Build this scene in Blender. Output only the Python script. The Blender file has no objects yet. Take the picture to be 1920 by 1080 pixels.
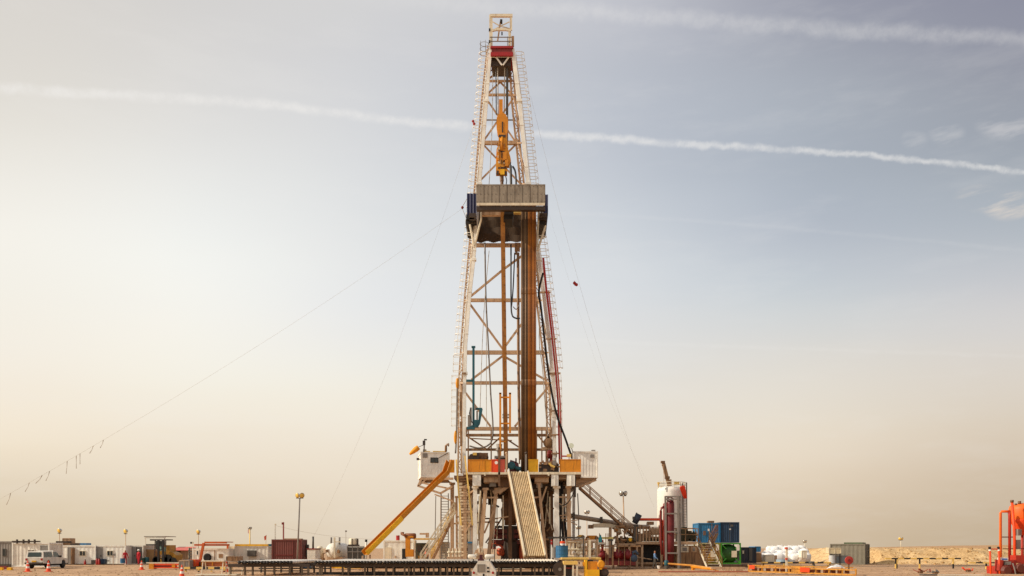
import bpy, math, random
from mathutils import Vector, Matrix, Quaternion
random.seed(7)
scene = bpy.context.scene
COL = scene.collection
F, HX, HY, CH = 1600.0, 960.0, 1028.0, 2.0     # focal length in photo pixels, horizon, camera height
R = math.radians
def px(x, d): return (x - HX) * d / F
def pz(y, d): return CH + (HY - y) * d / F
def A(x, y, d): return Vector((px(x, d), d, pz(y, d)))
def gd(yb): return CH * F / (yb - HY)          # distance of a ground point seen at that row

# ---------------------------------------------------------------- mesh builder
class MB:
    def __init__(s): s.v = []; s.f = []
    def add(s, vs, fs):
        n = len(s.v); s.v += [Vector(p) for p in vs]; s.f += [tuple(i + n for i in f) for f in fs]; return s
    def box(s, x0, x1, y0, y1, z0, z1):
        vs = [(x, y, z) for z in (z0, z1) for y in (y0, y1) for x in (x0, x1)]
        return s.add(vs, [(0,2,3,1),(4,5,7,6),(0,1,5,4),(2,6,7,3),(0,4,6,2),(1,3,7,5)])
    def pbox(s, a, b, t, bt, d, dep):           # front face spans these photo rows/columns at depth d
        return s.box(px(a, d), px(b, d), d, d + dep, pz(bt, d), pz(t, d))
    def bar(s, p, q, w=.1, h=None, up=(0,0,1)):
        p, q = Vector(p), Vector(q); h = w if h is None else h
        t = (q - p)
        if t.length < 1e-6: return s
        t.normalize(); u = Vector(up)
        if abs(t.dot(u)) > .95: u = Vector((0,1,0))
        x = t.cross(u).normalized(); z = x.cross(t).normalized()
        vs = [c + x*sx*w/2 + z*sz*h/2 for c in (p, q) for sz in (-1,1) for sx in (-1,1)]
        return s.add(vs, [(0,2,3,1),(4,5,7,6),(0,1,5,4),(2,6,7,3),(0,4,6,2),(1,3,7,5)])
    def poly(s, pts, w=.1, h=None):
        for p, q in zip(pts[:-1], pts[1:]): s.bar(p, q, w, h)
        return s
    def tube(s, pts, r=.03, n=6, cap=True):
        pts = [Vector(p) for p in pts]; n0 = len(s.v)
        for i, p in enumerate(pts):
            t = (pts[min(i+1, len(pts)-1)] - pts[max(i-1, 0)]).normalized()
            u = Vector((0,0,1)) if abs(t.z) < .9 else Vector((0,1,0))
            x = t.cross(u).normalized(); z = x.cross(t).normalized()
            rr = r[i] if isinstance(r, (list, tuple)) else r
            for k in range(n):
                a = 2*math.pi*k/n; s.v.append(p + x*math.cos(a)*rr + z*math.sin(a)*rr)
        for i in range(len(pts)-1):
            for k in range(n):
                a, b = n0+i*n+k, n0+i*n+(k+1)%n
                s.f.append((a, b, b+n, a+n))
        if cap:
            s.f.append(tuple(n0+k for k in range(n))[::-1]); e = n0+(len(pts)-1)*n
            s.f.append(tuple(e+k for k in range(n)))
        return s
    def cyl(s, p, q, r, r2=None, n=16): return s.tube([p, q], [r, r if r2 is None else r2], n)
    def lathe(s, c, prof, n=20, axis='z'):
        c = Vector(c); n0 = len(s.v)
        for r, z in prof:
            for k in range(n):
                a = 2*math.pi*k/n; o = (r*math.cos(a), r*math.sin(a), z)
                if axis == 'x': o = (o[2], o[0], o[1])
                if axis == 'y': o = (o[0], o[2], o[1])
                s.v.append(c + Vector(o))
        for i in range(len(prof)-1):
            for k in range(n):
                a, b = n0+i*n+k, n0+i*n+(k+1)%n; s.f.append((a, b, b+n, a+n))
        s.f.append(tuple(n0+k for k in range(n))[::-1]); e = n0+(len(prof)-1)*n
        s.f.append(tuple(e+k for k in range(n)))
        return s
    def ball(s, c, r, n=12, sq=1.0):
        m = 8; return s.lathe(c, [(max(.004, r*math.sin(math.pi*i/m)), -r*sq*math.cos(math.pi*i/m)) for i in range(m+1)], n)
    def prism(s, poly, y0, y1):                  # outline in x,z pulled from y0 to y1
        n = len(poly); vs = [(x, y0, z) for x, z in poly] + [(x, y1, z) for x, z in poly]
        return s.add(vs, [tuple(range(n)), tuple(range(2*n-1, n-1, -1))] + [(i, i+n, (i+1)%n+n, (i+1)%n) for i in range(n)])
    def prismx(s, poly, x0, x1):                 # outline in y,z pulled from x0 to x1
        n = len(poly); vs = [(x0, y, z) for y, z in poly] + [(x1, y, z) for y, z in poly]
        return s.add(vs, [tuple(range(n)), tuple(range(2*n-1, n-1, -1))] + [(i, i+n, (i+1)%n+n, (i+1)%n) for i in range(n)])
    def corr(s, p, q, z0, z1, pitch=.28, dep=.036):   # a corrugated sheet standing on the line p-q
        p, q = Vector((*p, 0)), Vector((*q, 0)); L = (q-p).length; t = (q-p)/L; nrm = Vector((t.y, -t.x, 0))
        n = max(1, int(round(L/pitch))); pts = []
        for i in range(n):
            for f, o in ((0,0),(.28,0),(.5,1),(.78,1)): pts.append(p + t*L*(i+f)/n - nrm*dep*o)
        pts.append(q); n0 = len(s.v)
        for a in pts: s.v.append(Vector((a.x, a.y, z0))); s.v.append(Vector((a.x, a.y, z1)))
        for i in range(len(pts)-1): s.f.append((n0+2*i, n0+2*i+2, n0+2*i+3, n0+2*i+1))
        return s
    def ladder(s, p, q, w=.45, step=.3, r=.025, side=(1,0,0), rungr=.016):
        p, q = Vector(p), Vector(q); sd = Vector(side)*w/2
        s.bar(p-sd, q-sd, r*2); s.bar(p+sd, q+sd, r*2)
        n = int((q-p).length/step)
        for i in range(1, n):
            c = p.lerp(q, i/n); s.bar(c-sd, c+sd, rungr*2)
        return s
    def rail(s, pts, h=1.0, step=1.5, r=.025):
        pts = [Vector(p) for p in pts]; u = Vector((0,0,1))
        for a, b in zip(pts[:-1], pts[1:]):
            s.bar(a+u*h, b+u*h, r*2); s.bar(a+u*h*.55, b+u*h*.55, r*1.6)
            n = max(1, int((b-a).length/step))
            for i in range(n+1):
                c = a.lerp(b, i/n); s.bar(c, c+u*h, r*2)
        return s

def wpos(o):
    v = Vector((0,0,0))
    while o is not None: v += o.location; o = o.parent
    return v
LOCAL = set()                                  # things built in their own coordinates
def root(o):
    while o.parent: o = o.parent
    return o
def build(name, mb, mat, parent=None, smooth=False, loc=None):
    me = bpy.data.meshes.new(name)
    off = Vector(loc or (0,0,0)) if not parent else (Vector((0,0,0)) if root(parent) in LOCAL else wpos(parent))
    me.from_pydata([tuple(v - off) for v in mb.v], [], mb.f)
    me.update(); me.validate()
    if smooth: me.polygons.foreach_set('use_smooth', [True]*len(me.polygons))
    if mat: me.materials.append(mat)
    o = bpy.data.objects.new(name, me); COL.objects.link(o)
    if parent: o.parent = parent
    else: o.location = off
    return o
def islands(mb):
    par = list(range(len(mb.v)))
    def fd_(i):
        while par[i] != i: par[i] = par[par[i]]; i = par[i]
        return i
    for f in mb.f:
        for k in f[1:]: par[fd_(k)] = fd_(f[0])
    out = {}
    for f in mb.f: out.setdefault(fd_(f[0]), []).append(f)
    res = []
    for fs in out.values():
        ids = sorted({i for f in fs for i in f}); mp = {i: k for k, i in enumerate(ids)}
        m = MB(); m.v = [mb.v[i] for i in ids]; m.f = [tuple(mp[i] for i in f) for f in fs]; res.append(m)
    return res
def split(name, mb, mat, parent):               # every loose piece becomes a part of its own
    return [build(name, m, mat, parent) for m in islands(mb)]
def tag(o, label, cat, group=None):
    o['label'] = label; o['category'] = cat
    if group: o['group'] = group
    elif 'group' in o: del o['group']
    return o
def thing(name, label, cat, loc=(0,0,0), group=None):
    o = bpy.data.objects.new(name, None); COL.objects.link(o); o.location = loc; o.empty_display_size = .2
    return tag(o, label, cat, group)
def kids(o): return list(o.children)
def dup(o, parent=None, loc=None, rz=None, label=None):
    c = o.copy(); COL.objects.link(c)
    if parent: c.parent = parent
    if loc is not None: c.location = loc
    if rz is not None: c.rotation_euler.z = rz
    if label: c['label'] = label
    for k in kids(o): dup(k, c)
    return c
def struct(name, mb, mat, smooth=False, kind='structure'):
    o = build(name, mb, mat, None, smooth); o['kind'] = kind; return o

# ---------------------------------------------------------------- materials
def lin(h):
    h = h.lstrip('#'); o = []
    for i in (0,2,4):
        c = int(h[i:i+2], 16)/255; o.append(c/12.92 if c <= .04045 else ((c+.055)/1.055)**2.4)
    return o
def sc(c, k): return tuple(min(1, x*k) for x in c) + (1,)
class NT:
    def __init__(s, t): s.t = t
    def n(s, typ, **kw):
        o = s.t.nodes.new(typ)
        for k, v in kw.items(): setattr(o, k, v)
        return o
    def put(s, sock, v):
        if hasattr(v, 'is_output') or isinstance(v, bpy.types.NodeSocket): s.t.links.new(v, sock)
        else: sock.default_value = v
    def m(s, op, a, b=0.0, c=None, clamp=False):
        o = s.n('ShaderNodeMath', operation=op, use_clamp=clamp); s.put(o.inputs[0], a); s.put(o.inputs[1], b)
        if c is not None: s.put(o.inputs[2], c)
        return o.outputs[0]
    def mix(s, f, a, b, mode='MIX'):
        o = s.n('ShaderNodeMix', data_type='RGBA', blend_type=mode); s.put(o.inputs[0], f); s.put(o.inputs[6], a); s.put(o.inputs[7], b); return o.outputs[2]
    def step(s, v, a, b, lo=0.0, hi=1.0):
        o = s.n('ShaderNodeMapRange', interpolation_type='SMOOTHSTEP'); s.put(o.inputs[0], v); s.put(o.inputs[1], a); s.put(o.inputs[2], b); s.put(o.inputs[3], lo); s.put(o.inputs[4], hi); return o.outputs[0]
    def noise(s, vec, scale, detail=4, rough=.6):
        o = s.n('ShaderNodeTexNoise'); s.put(o.inputs['Vector'], vec); o.inputs['Scale'].default_value = scale; o.inputs['Detail'].default_value = detail; o.inputs['Roughness'].default_value = rough; return o.outputs[0]
    def scale(s, vec, v):
        o = s.n('ShaderNodeVectorMath', operation='MULTIPLY'); s.put(o.inputs[0], vec); o.inputs[1].default_value = v; return o.outputs[0]
MATS = {}
def M(name, hexc, k=1.0, rough=.55, metal=0.0, var=.16, dirt=0.0, dcol='#7a4a22', scale=1.3, bump=0.0, vert=True):
    if name in MATS: return MATS[name]
    m = bpy.data.materials.new(name); m.use_nodes = True; t = NT(m.node_tree); b = m.node_tree.nodes['Principled BSDF']
    c = [x*k for x in lin(hexc)]
    tc = t.n('ShaderNodeTexCoord').outputs['Object']
    n1 = t.noise(tc, scale); n2 = t.noise(tc, scale*9, 3)
    v = t.m('ADD', t.m('MULTIPLY', n1, .65), t.m('MULTIPLY', n2, .35))
    col = t.mix(t.step(v, .32, .68), sc(c, 1-var), sc(c, 1+var))
    if dirt > 0:
        st = t.noise(t.scale(tc, (3.2, 3.2, .35 if vert else 2.0)), 1.6, 5, .65)
        col = t.mix(t.m('MULTIPLY', t.step(st, .62-dirt*.35, .78-dirt*.2), min(1, .35+dirt*.6)), col, sc(lin(dcol), .9))
    t.put(b.inputs['Base Color'], col); b.inputs['Metallic'].default_value = metal
    t.put(b.inputs['Roughness'], t.m('ADD', rough-.08, t.m('MULTIPLY', n2, .16)))
    if bump:
        bp = t.n('ShaderNodeBump'); bp.inputs['Strength'].default_value = bump; bp.inputs['Distance'].default_value = .05
        t.put(bp.inputs['Height'], n2); t.put(b.inputs['Normal'], bp.outputs[0])
    MATS[name] = m; return m
white = M('white_paint', '#e9e3d4', .95, dirt=.22, dcol='#a07850')
cream = M('cream_paint', '#e6d9bd', .95, dirt=.25, dcol='#8a5a2c')
mastw = M('mast_white', '#f2ede2', 1.0, dirt=.12, dcol='#a08a70')
tan = M('tan_paint', '#c8a682', .95, dirt=.35, dcol='#7c4a22')
tand = M('tan_dirty', '#a88058', .85, dirt=.5, dcol='#4a2f1a')
brown = M('brown_steel', '#7a5636', .9, dirt=.4, dcol='#3a2414')
dark = M('dark_steel', '#4a3a2e', .8, dirt=.3, dcol='#241a12')
black = M('black_rubber', '#26221f', .8, rough=.7)
hose = M('hose_rubber', '#3a3836', .9, rough=.5)
yel = M('yellow_paint', '#e0960c', .95, dirt=.2, dcol='#7a4a10')
yelb = M('bright_yellow_paint', '#eeb412', 1.0, dirt=.15, dcol='#8a5a10')
yelp = M('pale_yellow_paint', '#ecc468', 1.0, dirt=.2, dcol='#b07828')
orange = M('orange_paint', '#dc8c10', .95, dirt=.25, dcol='#6a3a10')
orr = M('red_orange_paint', '#ee4c12', .95, dirt=.2, dcol='#8a2408')
slideo = M('slide_orange', '#c9800c', .95, dirt=.15, dcol='#8a4c0c')
red = M('red_paint', '#b0241c', .9, dirt=.2, dcol='#4a1410')
dred = M('dark_red_paint', '#8a2a22', .85, dirt=.25, dcol='#44140e')
redc = M('red_crown_paint', '#a81c1c', .9, dirt=.15, dcol='#40100c')
pink = M('faded_red_paint', '#d8604a', .95, dirt=.2, dcol='#a0402c')
teal = M('teal_paint', '#1c5f6c', .8, dirt=.15, dcol='#123038')
blueb = M('navy_sheet', '#2b2f5e', .7, var=.1)
blue = M('blue_drum_paint', '#2a6a94', .9, dirt=.15, dcol='#1a3448')
lblue = M('light_blue_paint', '#2a7cac', .8, dirt=.2, dcol='#6a5a44')
nblue = M('navy_paint', '#1f3f5c', .8, dirt=.15, dcol='#2a2a2a')
green = M('green_paint', '#3f9a22', .8, dirt=.12, dcol='#245a14')
dgreen = M('dark_green_paint', '#2c6a1c', .7, dirt=.1, dcol='#1c3a10')
grey = M('grey_paint', '#8d857c', .9, dirt=.2, dcol='#5a4a3a')
dgrey = M('dark_grey_paint', '#5f5a52', .8, dirt=.25, dcol='#3a3028')
galv = M('galvanised_sheet', '#a39683', .82, dirt=.45, dcol='#6a5a48', rough=.5)
tarp = M('brown_tarpaulin', '#5a4228', .6, var=.12, rough=.8)
pipem2 = M('pipe_scale_dark', '#6e5238', .75, dirt=.4, dcol='#33200f', rough=.5, metal=.2)
pipeo2 = M('pipe_rust_dark', '#96561c', .8, dirt=.45, dcol='#43200a', rough=.55, metal=.1)
pipem = M('pipe_scale_grey', '#937250', .75, dirt=.4, dcol='#4a2c14', rough=.5, metal=.2)
pipeo = M('pipe_rust', '#b86e20', .8, dirt=.45, dcol='#5a2c0c', rough=.55, metal=.1)
pipec = M('casing_varnish', '#ece0cc', 1.0, dirt=.12, dcol='#8a6a48', rough=.4)
ribm = M('ramp_steel', '#e2c698', 1.0, dirt=.4, dcol='#8a5c2c', rough=.45)
lred = M('container_red', '#7a3a30', .8, dirt=.15, dcol='#5a221a')
gwire = M('wire_rope', '#b4aa9a', 1.0, rough=.5)
plank = M('packing_cardboard', '#b9926a', .9, var=.1)
tyre = M('tyre_rubber', '#23211f', .8, rough=.8)
bag = M('white_bag_cloth', '#f2f0ec', 1.0, var=.05, rough=.85)
chrome = M('lamp_reflector', '#c8c4ba', 1.0, rough=.3, metal=.6)
skinm = M('skin', '#a8765a', .9, var=.05)
railo = M('rail_orange', '#a66a1c', .9, dirt=.3, dcol='#4a2c10')
lampy = M('amber_lamp_lens', '#ecc25a', 1.0, rough=.25, var=.05)
def glassm(name, hexc, rough=.12):
    m = M(name, hexc, 1.0, rough=rough, var=.1); return m
glass = glassm('window_glass', '#3a4040')
screen = glassm('curtained_glass', '#6a6050')
cloth_red = M('red_coverall', '#b81e26', .9, rough=.85)
cloth_blue = M('blue_coverall', '#5f86b8', .9, rough=.85)
conem = M('cone_plastic', '#f05018', 1.0, rough=.5, var=.06)
conew = M('cone_white_band', '#f4ece0', 1.0, rough=.4, var=.04)
# ---------------------------------------------------------------- camera, sun, sky
cam = bpy.data.cameras.new('camera'); co = bpy.data.objects.new('camera', cam); COL.objects.link(co)
co.location = (0,0,CH); co.rotation_euler = (R(90),0,0)
cam.lens = 36*F/1920; cam.sensor_width = 36; cam.shift_y = (HY-540)/1920; cam.clip_end = 20000; cam.clip_start = .5
scene.camera = co
SUN_DIR = Vector((-.80, -.17, .50)).normalized()      # towards the sun: low, from the left, almost square to the view
sl = bpy.data.lights.new('sun', 'SUN'); so = bpy.data.objects.new('sun', sl); COL.objects.link(so)
sl.energy = 3.9; sl.angle = R(.6); sl.color = (1, .89, .74)
so.rotation_euler = SUN_DIR.to_track_quat('Z', 'Y').to_euler(); so.location = (-60, -20, 60)
w = bpy.data.worlds.new('World'); scene.world = w; w.use_nodes = True
t = NT(w.node_tree); w.node_tree.nodes.clear()
sky = t.n('ShaderNodeTexSky', sky_type='NISHITA', sun_disc=False, sun_elevation=math.asin(SUN_DIR.z), sun_rotation=math.atan2(SUN_DIR.x, SUN_DIR.y), dust_density=4, air_density=1.2)
g = t.n('ShaderNodeTexCoord').outputs['Generated']
sp = t.n('ShaderNodeSeparateXYZ'); t.put(sp.inputs[0], g); dx, dy, dz = sp.outputs
ay = t.m('MAXIMUM', t.m('ABSOLUTE', dy), .02)
az = t.m('DIVIDE', dx, ay); el = t.m('DIVIDE', dz, ay)             # bearing and height of the looking direction
X = t.m('ADD', .5, t.m('MULTIPLY', az, F/1920)); Y = t.m('MULTIPLY', el, F/HY)   # 0..1 across the view, 0 horizon .. 1
def ramp(stops):                                # stops: (row of the photo's height scale, colour)
    o = t.n('ShaderNodeValToRGB'); t.put(o.inputs[0], Y); cr = o.color_ramp; cr.interpolation = 'CARDINAL'
    st_ = sorted((max(0, min(1, (HY-y)/HY)), c) for y, c in stops)
    while len(cr.elements) < len(st_): cr.elements.new(.5)
    for e, (p, c) in zip(cr.elements, st_): e.position = p; e.color = (*lin('%02x%02x%02x' % c), 1)
    return o.outputs[0]
SKY = [(60, [(0,(214,210,204)),(200,(223,219,211)),(400,(239,236,228)),(550,(240,236,226)),(700,(240,232,218)),(830,(237,224,203)),(900,(225,210,187)),(1028,(215,196,165))]),
 (350, [(0,(209,207,205)),(250,(223,222,219)),(450,(239,240,236)),(600,(243,241,233)),(720,(241,236,223)),(800,(237,227,210)),(900,(229,215,194)),(1028,(213,196,169))]),
 (710, [(0,(208,208,209)),(120,(207,208,211)),(300,(215,217,219)),(480,(223,225,226)),(600,(228,229,229)),(720,(237,233,222)),(850,(234,223,206)),(1028,(223,208,187))]),
 (1170,[(0,(190,192,200)),(150,(182,187,197)),(330,(191,197,206)),(480,(208,213,218)),(580,(216,218,220)),(700,(223,220,214)),(800,(227,218,204)),(1028,(221,206,186))]),
 (1500,[(0,(151,154,167)),(150,(165,171,181)),(330,(169,177,188)),(450,(181,188,198)),(560,(198,204,208)),(650,(215,213,208)),(780,(227,218,203)),(880,(226,211,190)),(1028,(204,184,156))]),
 (1850,[(0,(140,142,157)),(150,(149,153,164)),(320,(161,168,177)),(450,(179,185,192)),(550,(200,200,202)),(650,(212,207,201)),(780,(214,202,186)),(880,(205,188,167)),(1028,(192,173,147))])]
n0 = t.noise(t.scale(g, (1.2, 1, 3)), 2.2, 4)
Xn = t.m('ADD', X, t.m('MULTIPLY', t.m('SUBTRACT', n0, .5), .08))
base = ramp(SKY[0][1])
for (xa_, _), (xb_, st_) in zip(SKY[:-1], SKY[1:]): base = t.mix(t.step(Xn, (xa_-.30*(xb_-xa_))/1920, (xb_+.30*(xb_-xa_))/1920), base, ramp(st_))
n3 = t.noise(t.scale(g, (2, 2, 9)), 3.4, 6, .64)
base = t.mix(t.m('MULTIPLY', t.step(n3, .46, .72), .09), base, (.84,.82,.79,1))
def curve(pts):
    o = t.n('ShaderNodeFloatCurve'); t.put(o.inputs['Value'], X); c = o.mapping.curves[0]; o.mapping.use_clip = False; o.mapping.extend = 'EXTRAPOLATED'
    P = [(x/1920, y/1080) for x, y in pts]
    while len(c.points) < len(P): c.points.new(.5, .5)
    for p, q in zip(c.points, P): p.location = q; p.handle_type = 'AUTO'
    o.mapping.update(); return o.outputs[0]
Yd = t.m('MULTIPLY', t.m('SUBTRACT', HY/1080, t.m('MULTIPLY', Y, HY/1080)), 1)
wob = t.m('MULTIPLY', t.m('SUBTRACT', t.noise(g, 60, 4, .65), .5), .016)
wob2 = t.m('MULTIPLY', t.m('SUBTRACT', t.noise(g, 14, 3), .5), .012)
front = t.step(dy, .05, .2)
def trail(pts, w0, w1, soft, amt, x0=-.2, x1=-.1, wb=1.0):
    global base
    d = t.m('SUBTRACT', t.m('ADD', Yd, t.m('ADD', t.m('MULTIPLY', wob, wb), t.m('MULTIPLY', wob2, wb*.6))), curve(pts))
    d = t.m('ABSOLUTE', d)
    wd = t.m('ADD', w0, t.m('MULTIPLY', X, w1-w0))
    f = t.m('SUBTRACT', 1.0, t.step(t.m('DIVIDE', d, wd), 1-soft, 1+soft))
    f = t.m('MULTIPLY', t.m('MULTIPLY', f, t.step(X, x0, x1)), t.m('MULTIPLY', front, amt))
    f = t.m('MULTIPLY', f, t.m('MULTIPLY', t.step(X, -.6, -.3), t.step(X, 1.25, 1.6, 1.0, 0.0)))
    f = t.m('MULTIPLY', f, t.step(t.noise(g, 44, 6, .7), .3, .66, .35, 1.0))
    base = t.mix(f, base, (.86,.84,.81,1))
trail([(0,165),(250,181),(480,194),(600,208),(720,223),(880,238),(1010,250),(1150,259),(1300,271),(1500,281),(1620,291),(1750,304),(1920,323)], .0082, .0038, .9, .52)
trail([(560,-6),(760,2),(960,14),(1150,24),(1300,36),(1500,50),(1600,58),(1750,63),(1920,72)], .014, .0105, .95, .24, .28, .55, 1.5)
trail([(1000,398),(1250,410),(1500,430),(1920,470)], .0026, .0034, .9, .07, .52, .56, .4)
trail([(1000,633),(1250,645),(1560,656),(1920,668)], .0026, .0034, .9, .11, .52, .56, .4)
# torn wisps at the right
P = t.n('ShaderNodeCombineXYZ'); t.put(P.inputs[0], X); t.put(P.inputs[1], Yd)
rot = t.n('ShaderNodeVectorRotate', rotation_type='Z_AXIS'); t.put(rot.inputs['Vector'], P.outputs[0]); rot.inputs['Angle'].default_value = R(28)
wn = t.noise(t.scale(rot.outputs[0], (14, 46, 1)), 1.0, 6, .62)
def wisp(cx, cy, rx, ry, amt, col):
    global base
    q = t.m('ADD', t.m('POWER', t.m('DIVIDE', t.m('SUBTRACT', X, cx/1920), rx/1920), 2), t.m('POWER', t.m('DIVIDE', t.m('SUBTRACT', Yd, cy/1080), ry/1080), 2))
    f = t.m('MULTIPLY', t.m('SUBTRACT', 1.0, t.step(q, .1, 1.0)), t.m('MULTIPLY', t.step(wn, .40, .68), amt))
    f = t.m('MULTIPLY', f, front)
    base = t.mix(f, base, col)
wisp(1890, 235, 70, 34, .5, (.62,.61,.62,1)); wisp(1775, 250, 40, 30, .38, (.6,.6,.61,1)); wisp(1715, 262, 30, 24, .3, (.6,.6,.61,1))
wisp(1890, 385, 60, 34, .8, (.68,.62,.56,1)); wisp(1840, 372, 60, 30, .55, (.62,.59,.56,1))
# the sky model carries a share of the colour; the gradient above is the haze in front of it
skyc = t.mix(.96, sky.outputs[0], t.mix(1.0, base, (10.7,10.65,10.6,1), 'MULTIPLY'))
bg = t.n('ShaderNodeBackground'); t.put(bg.inputs[0], skyc); bg.inputs[1].default_value = .1
ow = t.n('ShaderNodeOutputWorld'); t.put(ow.inputs[0], bg.outputs[0])
scene.view_settings.view_transform = 'Standard'; scene.view_settings.look = 'None'; scene.view_settings.exposure = 0; scene.view_settings.gamma = 1
scene.render.engine = 'CYCLES'
try: scene.cycles.use_denoising = True
except Exception: pass
scene.cycles.max_bounces = 5

# ---------------------------------------------------------------- ground
def groundmat(name, c1, c2, c3, s=1.0, bump=.6, sy=.35, mx=.75):
    m = bpy.data.materials.new(name); m.use_nodes = True; q = NT(m.node_tree); b = m.node_tree.nodes['Principled BSDF']
    tc = q.n('ShaderNodeTexCoord').outputs['Object']
    n1 = q.noise(tc, .12*s, 5); n2 = q.noise(q.scale(tc, (1, sy, 1)), 1.5*s, 6, .75); n3 = q.noise(q.scale(tc, (1, sy, 1)), 5*s, 3, .7)
    col = q.mix(q.step(n1, .38, .62), sc(lin(c1), 1), sc(lin(c2), 1))
    col = q.mix(q.m('MULTIPLY', q.step(n2, .44, .62), mx), col, sc(lin(c3), 1))
    col = q.mix(q.m('MULTIPLY', q.step(n3, .50, .66), .5), col, sc(lin(c3), .7))
    tr = q.noise(q.scale(tc, (.05, .55, 1)), 1.0, 4, .6)      # wheel tracks and damp streaks
    col = q.mix(q.m('MULTIPLY', q.step(tr, .50, .62), .38 if sy < 1 else 0), col, sc(lin(c3), .85))
    q.put(b.inputs['Base Color'], col); b.inputs['Roughness'].default_value = .95
    bp = q.n('ShaderNodeBump'); bp.inputs['Strength'].default_value = bump; bp.inputs['Distance'].default_value = .12
    q.put(bp.inputs['Height'], q.m('ADD', n2, n3)); q.put(b.inputs['Normal'], bp.outputs[0])
    return m
gravel = groundmat('gravel', '#d2aa80', '#c29a72', '#94704e')
sand = groundmat('sand', '#e4c28e', '#d6b07a', '#a07a4a', .8, .8, 1.0, .6)
far = groundmat('far_sand', '#c89c68', '#bb9062', '#a88258', .02, .2, 1.0, .4)
me = MB(); me.add([(-9000,-300,0),(9000,-300,0),(9000,12000,0),(-9000,12000,0)], [(0,1,2,3)])
struct('ground', me, gravel)
def hash2(x, y):
    v = math.sin(x*12.9898+y*78.233)*43758.5453; return v-math.floor(v)
def vn(x, y):
    xi, yi = math.floor(x), math.floor(y); fx, fy = x-xi, y-yi; fx = fx*fx*(3-2*fx); fy = fy*fy*(3-2*fy)
    a = hash2(xi,yi)*(1-fx)+hash2(xi+1,yi)*fx; b = hash2(xi,yi+1)*(1-fx)+hash2(xi+1,yi+1)*fx
    return a*(1-fy)+b*fy
def fbm(x, y): return vn(x,y)*.5+vn(2.1*x+5,2.1*y)*.27+vn(4.3*x,4.3*y+9)*.15+vn(9*x,9*y)*.08
def terrain(name, x0, x1, y0, y1, nx, ny, hf, mat):
    b = MB(); vs = []; fs = []
    for j in range(ny+1):
        for i in range(nx+1):
            x = x0+(x1-x0)*i/nx; y = y0+(y1-y0)*j/ny; vs.append((x, y, hf(x, y)))
    for j in range(ny):
        for i in range(nx):
            a = j*(nx+1)+i; fs.append((a, a+1, a+nx+2, a+nx+1))
    b.add(vs, fs); return struct(name, b, mat, True)
def berm_h(x, y):
    yy = 109-4.5*max(0, min(1, (x-45.5)/2.5))+1.2*math.sin(x*.3)+2*fbm(x*.12, 3.3)         # foot of the bank
    crest = 2.15+.35*math.sin(x*.055+1)+.55*(fbm(x*.3, 7.7)-.5)
    s = max(0, min(1, (y-yy)/6.0)); back = max(0, min(1, (142-y)/10)); s = s*s*(3-2*s)
    e = max(0, min(1, (x-41.5)/5)); e = e*e*(3-2*e)
    return -.05 + s*back*e*(crest + .6*(fbm(x*.7, y*.7)-.5)+.3*(fbm(x*2.6, y*2.6)-.5))
terrain('sand_berm', 38, 130, 104, 146, 300, 130, berm_h, sand)
rb = MB(); random.seed(31)
for i in range(800):
    x = random.uniform(44, 84); y = random.uniform(104.5, 118); z = berm_h(x, y)
    if z < 0: z = 0
    r = random.choice([.05,.07,.09,.12,.12,.2])*random.uniform(.7,1.2); n0 = len(rb.v)
    for j in range(6):
        a = j*1.047+random.random()*.5; rb.v.append(Vector((x+math.cos(a)*r, y+math.sin(a)*r, z-.05)))
    for j in range(6):
        a = j*1.047+random.random()*.5; rb.v.append(Vector((x+math.cos(a)*r*.6, y+math.sin(a)*r*.6, z+r*random.uniform(.4,.9))))
    for j in range(6): rb.f.append((n0+j, n0+(j+1)%6, n0+6+(j+1)%6, n0+6+j))
    rb.f.append(tuple(n0+6+j for j in range(6)))
struct('rubble', rb, groundmat('rubble_stone', '#d4ac74', '#b8905c', '#8a6840', 2), kind='stuff')
def ridge_h(x, y):
    s = max(0, 1-abs((y-2100)/500)); e = max(0, min(1, (x-500)/900))
    return -2 + s*e*(14+5*(fbm(x*.004, 2)-.5)*2 + 2*fbm(x*.02, y*.02))
terrain('hill', 300, 4000, 1600, 2700, 90, 20, ridge_h, far)
# low swells of spoil and tracked gravel across the pad
st = MB()
for i in range(2600):
    yb = random.uniform(1058, 1088); d = gd(yb); x = px(random.uniform(-60, 1980), d); r = random.choice([.03,.04,.05,.06,.09])*random.uniform(.7,1.3)
    n0 = len(st.v); k = 5
    for j in range(k):
        a = 2*math.pi*j/k+random.random()*.6; st.v.append(Vector((x+math.cos(a)*r, d+math.sin(a)*r, 0)))
    st.v.append(Vector((x+random.uniform(-.3,.3)*r, d, r*random.uniform(.5,.9))))
    for j in range(k): st.f.append((n0+j, n0+(j+1)%k, n0+k))
struct('gravel_stones', st, groundmat('stone', '#b89468', '#9a7850', '#7a5c3c', 3), kind='stuff')
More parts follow.
